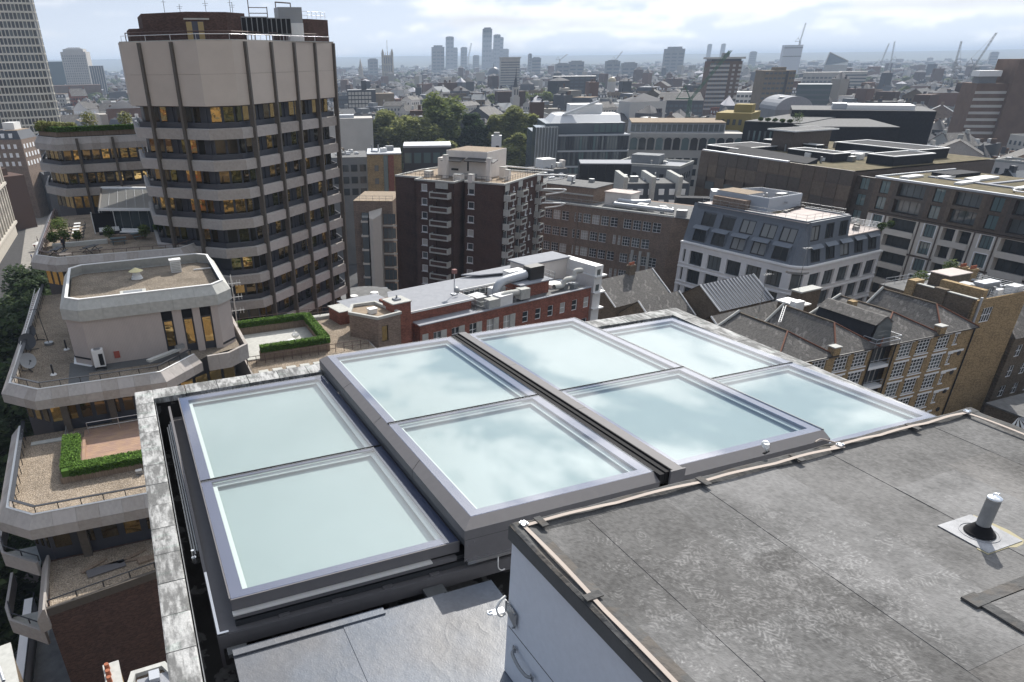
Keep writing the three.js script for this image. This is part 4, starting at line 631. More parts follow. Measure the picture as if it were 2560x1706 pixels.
{ const o = thing('roof_hatch', 'grey roof hatch on the beige block near its front cornice', 'hatch', 71.5, -0.8, 34.5); part('kerb', [cbox(-1.15, -0.85, 0, 0.5, -0.9, 0.7), cbox(0.85, 1.2, 0, 0.5, -0.9, 0.7), cbox(-0.85, 0.85, 0, 0.5, -0.9, -0.7)], M.concretePale, o); part('lid', box(1.66, 0.06, 1.3, 0, 0.46, -0.05), M.steelDull, o); }
for (const [i, [b, l]] of [[2.0, 0.7], [3.35, 0.7]].entries()) { const o = thing('paver_stack', ['stack of concrete pavers on the beige block roof, nearer the hatch', 'stack of concrete pavers on the beige block roof, nearer the corner vent'][i], 'pavers', 70.9, b, 34.5, 0.1); for (let k = 0; k < 5; k++) part('paver', box(l, 0.09, 0.5, (k % 2) * 0.1, 0.06 + k * 0.1, (k % 3) * 0.12), M.concretePale, o); }
{ const o = thing('white_pipe', 'short white pipe lying on the far right of the beige block roof', 'pipe', 79.2, 6.5, 34.6); part('pipe', bar([-0.9, 0, 0], [0.9, 0.05, 0.15], 0.08, 8), M.white, o); }
{ const o = thing('air_conditioner', 'white upright air-conditioning unit against the beige block wall', 'air conditioner', 67.95, -4.85, 29.25); part('cabinet', cbox(-0.48, 0.48, 0.25, 1.85, -0.36, 0.36), M.white, o); part('coil_grille', cbox(0.02, 0.4, 0.4, 1.5, 0.36, 0.40), M.rubber, o); part('fan_top', cyl(0.3, 0.3, 0.05, 0, 1.86, 0, 20), M.steelDull, o); for (const x of [-0.42, 0.42]) part('foot', cbox(x - 0.05, x + 0.05, 0, 0.25, -0.55, 0.55), M.railDark, o); }
function dish(label, a, b, y, r, tilt, m, group) { const o = thing('satellite_dish', label, 'satellite dish', a, b, y, tilt, group); const l = new THREE.LatheGeometry([[0, 0], [r * 0.4, r * 0.045], [r * 0.7, r * 0.13], [r, r * 0.27]].map((p) => new THREE.Vector2(...p)), 28).rotateX(Math.PI / 2 - 0.35).translate(0, 1.0, 0); part('reflector', l, m, o); part('mast', bar([0, 0, -0.2], [0, 1.0, -0.15], 0.05), M.railDark, o); part('feed_arm', [bar([0, 0.6, 0.1], [0, 1.15, r * 0.9], 0.025), box(0.12, 0.12, 0.2, 0, 1.15, r * 0.9)], M.railDark, o); for (let k = 0; k < 3; k++) { const t = k * 2.09; part('foot', bar([0, 0.06, -0.2], [Math.sin(t) * 0.7, 0.04, -0.2 + Math.cos(t) * 0.7], 0.04), M.railDark, o); } }
dish('pale satellite dish nearest the camera on the gravel terrace', 69.9, -10.95, 29.25, 0.72, 0.5, mat(0.30, 0.31, 0.32, 0.6)); dish('dark satellite dish in the middle of the row on the gravel terrace', 75.6, -11.3, 29.25, 0.8, -0.2, mat(0.07, 0.075, 0.085, 0.6)); dish('dark satellite dish farthest along the gravel terrace', 78.7, -11.0, 29.25, 0.6, -0.9, mat(0.06, 0.065, 0.075, 0.6));
{ const o = thing('standing_aerial', 'thin leaning aerial pole on a grey weight, gravel terrace', 'aerial', 77, -9.7, 29.25); part('weight', cyl(0.45, 0.42, 0.22, 0, 0, 0, 20), M.steelDull, o); part('pole', bar([0, 0.1, 0], [-0.3, 3.6, -0.3], 0.04), M.railDark, o); part('cross_bar', bar([-0.9, 3.6, -0.3], [0.2, 3.6, -0.3], 0.03), M.railDark, o); }
for (const [i, [a, b]] of [[74.6, -8.0], [68, -8.9]].entries()) { const o = thing('vent_stub', ['thin vent pipe by the ribbed wall of the beige block', 'thin vent pipe near the front parapet of the gravel terrace'][i], 'vent pipe', a, b, 29.25); part('pipe', cyl(0.09, 0.08, 1.0, 0, 0, 0, 10), M.railDark, o); part('collar', cyl(0.3, 0.2, 0.12, 0, 0, 0, 12), M.white, o); }
{ const o = thing('yagi_mast', 'white aerials on a mast at the right corner of the beige block', 'aerial', 72, 8.5, 31); part('mast', bar([0, -1, 0], [0, 4.5, 0], 0.05), M.alu, o); for (const y of [0.8, 2.2, 3.6]) part('antenna', [bar([-0.9, y, 0], [0.9, y, 0], 0.03), ...[-0.7, -0.3, 0.1, 0.5, 0.8].map((x) => bar([x, y - 0.32, 0], [x, y + 0.32, 0], 0.018))], M.white, o); }
{ const o = thing('wall_beam', 'pale stone beam bridging the gap right of the gravel terrace front', 'beam', 67, 0.8, 29.6, 0.6); part('beam', box(3.6, 0.2, 0.5, 0, 0.4, 0), M.concretePale, o); part('strut', box(0.9, 0.35, 0.4, 1.9, 0.6, 0), M.steelDull, o); }
// --- courtyard roof garden with the hedge square
{
  const a0 = 72, b0 = 14, o = thing('court_roof', 'gravel roof garden between the beige block and the red brick range', 'roof terrace', a0, b0, 0), g = grid(a0, b0);
  const ring = [[68.6, 8.9], [68.6, 23.2], [84, 23.2], [84, 8.9]].map(([a, b]) => g(a, b));
  part('body', prism(ring, 0, 25.7), M.granite[2], o); part('gravel_floor', flat(offset(ring, -0.2), 25.75), M.gravel, o);
  part('paving', cbox(g(0, 9.2)[0], g(0, 18.0)[0], 25.74, 25.84, g(81.5, 0)[1], g(73.2, 0)[1]), M.concretePale, o);
  part('back_parapet', sweep([g(83.6, 8.9), g(83.6, 22.3)], [[-0.9, 25.7], [0, 25.7], [0, 26.1], [-0.9, 26.1]]), M.concretePale, o);
  railing([[84.2, 8.9], [84.2, 23]].map(([a, b]) => g(a, b)), 26.0, 1.0, M.railBrown, o, { step: 1.4, rails: 2, r: 0.035 }); railing([[71.7, 8.9], [71.9, 22.5]].map(([a, b]) => g(a, b)), 25.75, 1.0, M.railBrown, o, { step: 1.0, rails: 2, r: 0.035 });
  for (let i = 0; i < 9; i++) part('edge_block', cbox(g(0, 9.6 + i * 1.45)[0], g(0, 10.6 + i * 1.45)[0], 25.7, 26.0, g(69.4, 0)[1], g(68.8, 0)[1]), M.concretePale, o);
  for (const [A0, A1, B0, B1] of [[72.6, 73.2, 10.5, 18.2], [73.2, 82.2, 17.6, 18.2], [81.6, 82.2, 9.2, 17.6]]) part('planter_box', cbox(g(0, B0)[0], g(0, B1)[0], 25.75, 26.75, g(A1, 0)[1], g(A0, 0)[1]), M.timber, o);
}
clippedHedge('clipped_hedge', 'dark clipped hedge on three sides of the courtyard roof garden', [[81.9, 9.2], [81.9, 17.9], [72.9, 17.9], [72.9, 10.6]], 26.7, 0.65, 0.85, 72, 14, 'clipped hedges on the roof gardens');
for (const [i, [a, b]] of [[74.3, 12.2], [75.2, 14.6]].entries()) { const o = thing('garden_table', ['white round table in the hedge garden, nearer the beige block', 'white round table in the hedge garden, nearer the red brick range'][i], 'table', a, b, 25.84); part('top', cyl(0.6, 0.6, 0.05, 0, 0.72, 0, 24), M.white, o); part('stem', cyl(0.06, 0.06, 0.72, 0, 0, 0, 8), M.white, o); }
{ const o = thing('garden_chair', 'white shell chair in the hedge garden', 'chair', 77.2, 15.4, 25.84, 0.7); part('seat', new THREE.SphereGeometry(0.45, 14, 8, 0, 6.28, 1.6, 1.2).translate(0, 0.75, 0), M.white, o); part('backrest', tris(quad([-0.3, 0.5, -0.25], [0.3, 0.5, -0.25], [0.45, 1.1, -0.4], [0.1, 0.9, -0.35])), M.white, o); part('leg', cyl(0.05, 0.05, 0.5, 0, 0, 0, 8), M.white, o); }
// --- café terrace furniture and the glass pavilion
{
  const a0 = 112, b0 = 0, o = thing('glass_pavilion', 'glass-roofed conservatory on the café terrace beside the tall block', 'conservatory', a0, b0, 32.75), g = grid(a0, b0);
  const pts = [[113.8, -3.4], [110.2, 3.9], [124, 4.3], [128, -2.8]].map(([a, b]) => g(a, b)), gl = M.gl2 = mat(0.08, 0.10, 0.11, 0.08, { metalness: 0.35 });
  part('roof', loft(pts, pts, [3.2, 3.2, 4.0, 4.0], [3.3, 3.3, 4.1, 4.1], { bottom: true }), mat(0.17, 0.17, 0.165, 0.3, { metalness: 0.1 }), o);
  for (let i = 0; i <= 6; i++) { const t = i / 6, p = [lerp(pts[0][0], pts[1][0], t), 3.34, lerp(pts[0][1], pts[1][1], t)], q = [lerp(pts[3][0], pts[2][0], t), 4.14, lerp(pts[3][1], pts[2][1], t)]; part('glazing_bar', bar(p, q, 0.05, 5), M.steelDull, o); }
  part('eaves', sweep([pts[0], pts[1]], [[-0.1, 3.05], [0.15, 3.05], [0.15, 3.4], [-0.1, 3.4]]), M.white, o); part('verge', [bar([pts[0][0], 3.3, pts[0][1]], [pts[3][0], 4.1, pts[3][1]], 0.15, 6)], M.bronze, o); part('ridge_fascia', [bar([pts[2][0], 4.1, pts[2][1]], [pts[3][0], 4.1, pts[3][1]], 0.3, 4)], M.white, o);
  const wp = offset(pts.slice(0, 2), -0.6, false), wall = part('glass_wall', sweep(wp, [[-0.05, 0], [0, 0], [0, 3.1], [-0.05, 3.1]]), gl, o); for (let i = 0; i <= 6; i++) { const t = i / 6; part('post', bar([lerp(wp[0][0], wp[1][0], t), 0, lerp(wp[0][1], wp[1][1], t)], [lerp(wp[0][0], wp[1][0], t), 3.1, lerp(wp[0][1], wp[1][1], t)], 0.05, 5), M.steelDull, o); }
  part('corner_post', bar([pts[0][0] + 0.1, 0, pts[0][1]], [pts[0][0] - 0.1, 3.2, pts[0][1]], 0.08, 6), M.white, o);
}
M.greyTeal = mat(0.10, 0.13, 0.14, 0.7);
const cafeG = 'picnic tables on the café terrace';
for (const [i, [a, b, m]] of [[105.4, -1.6, 1], [107.5, 1.0, 1], [101.6, -5.0, 0], [102, -9.0, 0]].entries()) { const o = thing('picnic_table', ['grey-green picnic table on the café terrace, left of the pair', 'grey-green picnic table on the café terrace, right of the pair', 'dark picnic table near the front railing of the café terrace', 'dark picnic table beside the standing person on the café terrace'][i], 'picnic table', a, b, 32.76, i * 0.4, cafeG), mt = m ? M.greyTeal : M.railDark; for (let k = 0; k < 4; k++) part('top_board', box(2.0, 0.06, 0.2, 0, 0.75, -0.33 + k * 0.22), mt, o); for (const z of [-0.85, 0.85]) part('bench', box(2.0, 0.06, 0.3, 0, 0.45, z), mt, o); for (const x of [-0.7, 0.7]) part('trestle', [bar([x, 0, -0.8], [x, 0.74, 0.2], 0.05), bar([x, 0, 0.8], [x, 0.74, -0.2], 0.05)], mt, o); }
{ const o = thing('round_board', 'pale round table top near the café terrace front railing', 'table', 98.6, -8.0, 32.76); part('top', cyl(0.8, 0.8, 0.05, 0, 0.7, 0, 24), mat(0.55, 0.45, 0.36, 0.8), o); part('stem', cyl(0.08, 0.08, 0.7), M.railDark, o); }
for (const [i, [a, b]] of [[109.5, -7.0], [111.7, -7.0], [113.9, -7.0], [116.2, -6.9], [118.6, -6.9]].entries()) { const o = thing('cafe_table', `white café table, ${['nearest', 'second nearest', 'middle', 'second farthest', 'farthest'][i]} in the row along the planting`, 'table', a, b, 32.76, 0, 'white café tables'); part('top', box(0.9, 0.05, 0.9, 0, 0.75, 0), M.white, o); part('stem', cyl(0.05, 0.05, 0.75, 0, 0, 0, 6), M.railDark, o); for (const s of [-1, 1]) part('stool', [box(0.45, 0.06, 0.45, s * 0.85, 0.45, 0), bar([s * 0.85, 0, 0], [s * 0.85, 0.45, 0], 0.04), box(0.06, 0.5, 0.45, s * 1.08, 0.7, 0)], M.railDark, o); }
for (const [i, [a, b, t]] of [[112.6, -2.6, 0], [110.2, 0.1, -0.5]].entries()) { const o = thing('outdoor_sofa', ['pale cushioned outdoor sofa facing the café tables', 'pale cushioned outdoor sofa against the conservatory glass'][i], 'sofa', a, b, 32.76, t); part('base', box(2.8, 0.4, 0.9, 0, 0.2, 0), M.railDark, o); for (let k = 0; k < 4; k++) part('cushion', box(0.62, 0.5, 0.2, -1.02 + k * 0.68, 0.62, -0.3), M.white, o); part('seat_cushion', box(2.7, 0.16, 0.7, 0, 0.48, 0.08), M.white, o); }
{ const o = thing('canopy_screen', 'black screen with pale frame behind the outdoor sofa', 'screen', 113.4, -3.1, 32.76); part('panel', box(2.8, 2.6, 0.1, 0, 1.5, 0), M.rubber, o); for (const x of [-1.45, 1.45]) part('post', bar([x, 0, 0], [x, 3, 0], 0.08), M.white, o); }
for (const [i, [a, b, r, y]] of [[113, -9.0, 1.3, 32.8], [115.5, -9.2, 1.0, 32.8], [108.3, -8.4, 0.8, 32.8], [107.2, -9.6, 0.7, 33.0], [107.4, -2.6, 0.75, 33.0], [106.2, 1.9, 0.8, 33.0], [107.6, -6.6, 0.6, 33.0], [109, 3.9, 0.7, 32.9]].entries()) { const [x, z] = plan(a, b); bush('terrace_plant', ['tall pale green shrub behind the white café tables', 'shrub at the far end of the café table row', 'shrub at the near end of the café table row', 'spiky plant in the corner planter by the café terrace railing', 'potted shrub left of the grey-green picnic tables', 'potted shrub beside the right grey-green picnic table', 'low plant in the stone trough on the café terrace', 'dark plant against the conservatory glass wall'][i], x, y, z, r, i === 0 || i === 5 ? [M.leafGreen[1], M.leafPale[2]] : M.leafGreen, { n: 500, size: 0.14, cat: 'plant' }); }

// =====================================================================================
// middle distance: flats, red brick range, brown offices, white block, brick works, dark range
// =====================================================================================
function brickMat(base, amp, m = 3.6, mortar = 0.25, rows = 48) { return mat(1, 1, 1, 0.9, { map: scaled(tex(512, 512, (u, v) => { const r = Math.floor(v * rows), x = u * rows / 3 + (r % 2) * 0.5, b = vnoise(Math.floor(x), r, 256, 1), mo = (v * rows % 1 < 0.14 || x % 1 < 0.05) ? mortar : 0, k = 1 - amp + 2 * amp * b, n = 0.78 + 0.44 * fbm(u * 4, v * 4, 5, 4); return base.map((c) => lerp(c * k, 0.26, mo) * n); }), m) }); }
M.redBrick = brickMat([0.225, 0.085, 0.058], 0.3); M.flatBrick = brickMat([0.075, 0.042, 0.034], 0.22, 3.6, 0.12); M.yellowBrick = brickMat([0.31, 0.22, 0.115], 0.35); M.sootBrick = brickMat([0.13, 0.10, 0.07], 0.35); M.brownBrick = brickMat([0.215, 0.16, 0.125], 0.25);
M.leadRoof = grainMat(3.5, [0.27, 0.28, 0.305], 0.12, 0.8, { per: 6, oct: 6 }, {});
M.asphaltRoof = grainMat(5, [0.15, 0.15, 0.15], 0.3, 0.9, { per: 8, oct: 6 }); M.paleRoof = grainMat(7, [0.50, 0.44, 0.41], 0.16, 0.85, { per: 6, oct: 6 }); M.tanRoof = grainMat(6, [0.27, 0.215, 0.16], 0.25, 0.95, { per: 16, oct: 6 });
M.slate = mat(1, 1, 1, 0.75, { map: scaled(tex(512, 512, (u, v) => { const r = Math.floor(v * 32), x = u * 20 + (r % 2) * 0.5, b = vnoise(Math.floor(x), r, 256, 1), e = (v * 32 % 1 < 0.16) ? 0.6 : 1, n = 0.8 + 0.4 * fbm(u * 3, v * 3, 5, 3), l = smooth(0.68, 0.75, fbm(u * 6 + 2, v * 6, 5, 6, 2)) * 0.08, c = (0.078 + 0.05 * b) * e * n + l; return [c * 1.06, c, c * 0.95]; }), 4.2), bumpMap: scaled(tex(256, 256, (u, v) => { const s = v * 32 % 1; return [s, s, s]; }, false), 4.2), bumpScale: 0.03 });
M.sash = mat(0.80, 0.81, 0.82, 0.6); M.sashGrey = mat(0.42, 0.41, 0.39, 0.6); M.frameBlack = mat(0.02, 0.018, 0.018, 0.45);
M.glassDark = mat(0.035, 0.042, 0.048, 0.06, { ior: 1.6 }); M.glassMid = mat(0.10, 0.115, 0.12, 0.06, { ior: 1.6 }); M.glassTeal = mat(0.11, 0.16, 0.165, 0.06, { ior: 1.6 }); M.glassNight = mat(0.03, 0.035, 0.04, 0.12, { specularIntensity: 0.45 }); M.glassBlind = mat(0.22, 0.23, 0.23, 0.3, { specularIntensity: 0.4 }); M.glassCurtain = mat(0.42, 0.42, 0.40, 0.5);
M.whiteStone = grainMat(4, [0.82, 0.80, 0.79], 0.05, 0.8, { per: 6 }); M.render = grainMat(4, [0.70, 0.655, 0.61], 0.08, 0.85, { per: 5 }); M.zincBlue = grainMat(2.6, [0.135, 0.155, 0.185], 0.14, 0.5, { per: 10, streak: 2 });
M.beigeClad = grainMat(4, [0.60, 0.55, 0.49], 0.06, 0.8, { per: 5 }); M.brownClad = [grainMat(2.5, [0.085, 0.062, 0.048], 0.35, 0.5, { per: 8 }), grainMat(2.8, [0.068, 0.054, 0.046], 0.3, 0.5, { per: 8, l: 1 }), grainMat(2.8, [0.11, 0.082, 0.06], 0.35, 0.5, { per: 8, l: 2 })]; M.blackClad = grainMat(3, [0.030, 0.031, 0.036], 0.25, 0.85, { per: 8 });
M.sedum = mat(1, 1, 1, 0.95, { map: scaled(tex(512, 512, (u, v) => { const n = fbm(u * 5, v * 5, 6, 5, 0, 0.6), m = fbm(u * 16 + 3, v * 16, 5, 16, 1), k = 0.6 + 0.8 * m; return [lerp(0.08, 0.16, n) * k, lerp(0.078, 0.125, n) * k, lerp(0.045, 0.075, n) * k]; }), 14) });
M.louvre = mat(0.42, 0.44, 0.47, 0.5, { metalness: 0.3 }); M.terracotta = mat(0.32, 0.12, 0.07, 0.85); M.copperPipe = mat(0.16, 0.07, 0.045, 0.7);
const clutterR = rng(404);
function roofClutter(o, x0, x1, z0, z1, y, n, seed = 1) { // plant boxes, ducts, vents and hatches, each its own part
  const R = rng(seed); for (let i = 0; i < n; i++) { const k = R(), x = lerp(x0, x1, R()), z = lerp(z0, z1, R()), s = 0.5 + R() * 1.1; if (k < 0.45) part('plant_box', box(s * 1.4, s * 0.9, s, x, y + s * 0.45, z, R() * 0.3), R() < 0.5 ? M.steelDull : M.white, o); else if (k < 0.65) part('roof_duct', bar([x, y + 0.35, z], [x + (R() - 0.5) * 4, y + 0.35, z + (R() - 0.5) * 4], 0.22, 8), M.louvre, o); else if (k < 0.85) part('vent', cyl(0.22, 0.2, 0.8 + R(), x, y, z, 10), M.steelDull, o); else part('hatch', box(1.2, 0.35, 1.2, x, y + 0.17, z), M.leadRoof, o); }
}
function chimney(o, x, y, z, w, h, d, pots, mt = M.yellowBrick) { const c = part('chimney', [box(w, h, d, x, y + h / 2, z), box(w + 0.16, 0.14, d + 0.16, x, y + h - 0.2, z)], mt, o); for (let i = 0; i < pots; i++) part('chimney_pot', cyl(0.13, 0.1, 0.45, x + (pots > 1 ? lerp(-w / 2 + 0.2, w / 2 - 0.2, i / (pots - 1)) : 0), y + h, z, 10), M.terracotta, c); }

// --- brick flats with balconies
{
  const o = thingW('brick_flats', 'dark brown brick block of flats with pale balconies and white rooftop house', 'flats', -4.4, 0, -152.5, -0.575), top = 33.6, F = 2.63;
  const ring = [[0, 0], [6.4, 0], [6.4, 2.6], [15.3, 2.6], [15.3, -1.6], [16.4, -1.6], [16.4, 0.4], [24.9, 0.4], [24.9, -17.5], [2, -17.5], [0, -10]];
  const o2 = { frameMat: M.sash, glass: [M.glassDark, M.glassMid, M.glassDark, M.glassCurtain], nx: 1, ny: 1, fr: 0.14, set: 0.1, sill: 0.08 };
  const rows = Array.from({ length: 11 }, (_, i) => top - 2.15 - i * F);
  facade(o, [0, 0], [6.4, 0], 0, top - 0.3, [], M.flatBrick, o2);
  facade(o, [6.4, 2.6], [15.3, 2.6], 0, top - 0.3, rows.flatMap((y) => [{ x: 2.2, y, w: 1.35, h: 1.35 }, { x: 6.25, y: y - 0.75, w: 2.7, h: 2.1, nx: 3, fr: 0.08, set: 0.5 }]), M.flatBrick, o2);
  facade(o, [16.4, 0.4], [24.9, 0.4], 0, top - 0.3, rows.map((y) => ({ x: 1.5, y: y - 0.3, w: 1.4, h: 1.35 })), M.flatBrick, o2);
  facade(o, [24.9, 0.4], [24.9, -17.5], 0, top - 0.3, rows.flatMap((y) => [{ x: 1.2, y: y - 0.75, w: 1.7, h: 2.1 }, { x: 4.3, y: y + 0.2, w: 0.8, h: 0.9 }, { x: 6.9, y: y - 0.75, w: 1.7, h: 2.1 }, { x: 10.2, y: y + 0.1, w: 0.9, h: 1.0 }, { x: 12.4, y: y + 0.1, w: 0.9, h: 1.0 }, { x: 15.5, y: y - 0.75, w: 1.7, h: 2.1 }]), M.flatBrick, o2);
  part('core', prism(offset(ring, -0.32), 0, top - 0.35), M.flatBrick, o); part('step_wall', [cbox(6.4, 6.7, 0, top - 0.3, 0, 2.6), cbox(15.0, 15.3, 0, top - 0.3, -1.6, 2.6), cbox(16.4, 16.7, 0, top - 0.3, -1.6, 0.4)], M.flatBrick, o);
  part('roof_floor', flat(ring, top - 0.28), M.tanRoof, o); part('roof_kerb', sweep(ring, [[-0.35, top - 0.3], [0.06, top - 0.3], [0.06, top], [-0.35, top]], { closed: true }), M.concretePale, o);
  railing(offset(ring.slice(0, 9), -1.0, false), top - 0.25, 1.1, M.railDark, o, { step: 1.1, rails: 2, r: 0.03 });
  const balc = (x, z, w, d, y, ry) => { const gs = (n, g, mt, par) => part(n, g.rotateY(ry).translate(x, y, z), mt, par); const b = gs('balcony', join([cbox(-w / 2, w / 2, 0, 0.14, 0, d), cbox(-w / 2, w / 2, 0.14, 0.3, d - 0.12, d), cbox(-w / 2, w / 2, 1.0, 1.2, d - 0.12, d), cbox(-w / 2, -w / 2 + 0.25, 0.3, 1.0, d - 0.12, d), cbox(w / 2 - 0.25, w / 2, 0.3, 1.0, d - 0.12, d), cbox(-w / 2, -w / 2 + 0.12, 0.14, 1.2, 0, d - 0.12), cbox(w / 2 - 0.12, w / 2, 0.14, 1.2, 0, d - 0.12)]), M.concretePale, o); gs('infill_panel', cbox(-w / 2 + 0.25, w / 2 - 0.25, 0.3, 1.0, d - 0.11, d - 0.04), M.flatBrick, b); };
  rows.forEach((y) => { balc(12.65, 2.6, 4.3, 1.3, y - 1.0, 0); });
  rows.forEach((y) => { balc(24.9, -0.9, 2.6, 1.3, y - 1.0, Math.PI / 2); balc(24.9, -6.5, 2.6, 1.3, y - 1.0, Math.PI / 2); balc(24.9, -15.1, 2.6, 1.3, y - 1.0, Math.PI / 2); });
  for (const [x, z, w, rot] of [[12.6, 2.6, 2.8, 0], [17.9, 0.4, 1.5, 0], [24.9, -0.9, 1.8, 1], [24.9, -6.6, 1.8, 1], [24.9, -15.2, 1.8, 1]]) part('head_panel', (rot ? box(0.06, 1.1, w, x + 0.03, top - 0.9, z) : box(w, 1.1, 0.06, x, top - 0.9, z + 0.03)), M.concretePale, o);
  // rooftop house
  part('roof_house', cbox(9.0, 18.2, top - 0.3, 38.2, -13.5, -5.2), M.render, o); part('roof_house_top', cbox(9.2, 18.0, 38.2, 38.25, -13.3, -5.4), M.tanRoof, o); part('roof_house_lean', cbox(6.5, 9.0, top - 0.3, 36.6, -11.5, -6), M.render, o);
  part('pergola_roof', loft([[8.8, -5.2], [13.4, -5.2], [13.4, -3.2], [8.8, -3.2]], [[8.8, -5.2], [13.4, -5.2], [13.4, -3.2], [8.8, -3.2]], [36.9, 36.9, 36.4, 36.4], [37.0, 37.0, 36.5, 36.5], { bottom: true }), M.frameBlack, o, 'dark tiled lean-to'); part('pergola_roof', loft([[14, -5.2], [20.6, -5.2], [20.6, -3.4], [14, -3.4]], [[14, -5.2], [20.6, -5.2], [20.6, -3.4], [14, -3.4]], [36.9, 36.9, 36.5, 36.5], [37.05, 37.05, 36.65, 36.65], { bottom: true }), M.frameBlack, o);
  for (const [x, z, w, h] of [[10.2, -2.9, 0.9, 4.2], [19.6, -3.4, 0.9, 4.0], [17.6, 0.0, 1.0, 1.4], [22.4, -6, 0.9, 1.8], [6.2, -3.0, 1.4, 1.0], [14.2, -1.2, 1.6, 1.1], [20.4, -8, 1.2, 2.0], [4.0, -6, 0.7, 0.9]]) { const c = part('roof_stack', box(w, h, w, x, top - 0.3 + h / 2, z), M.render, o); part('stack_cap', box(w + 0.1, 0.12, w + 0.1, x, top - 0.24 + h, z), M.concretePale, c); }
  part('door', box(0.35, 1.7, 0.05, 14.0, 35.4, -5.17), M.frameBlack, o); part('door', box(1.6, 0.4, 0.05, 11.0, 34.7, -5.17), M.frameBlack, o);
  for (let k = 0; k < 3; k++) part('stair_rail', tube([[24.6, top - 0.2 - k * 2.7, -14], [28.6, top - 0.2 - k * 2.7, -16], [29.6, top - 0.6 - k * 2.7, -18.5], [28, top - 1.4 - k * 2.7, -20], [25, top - 1.9 - k * 2.7, -19]], 0.16, 30, 6), M.white, o);
  part('back_rail', bar([16, top + 0.7, -17], [27, top + 0.4, -17.4], 0.16, 6), M.white, o);
}
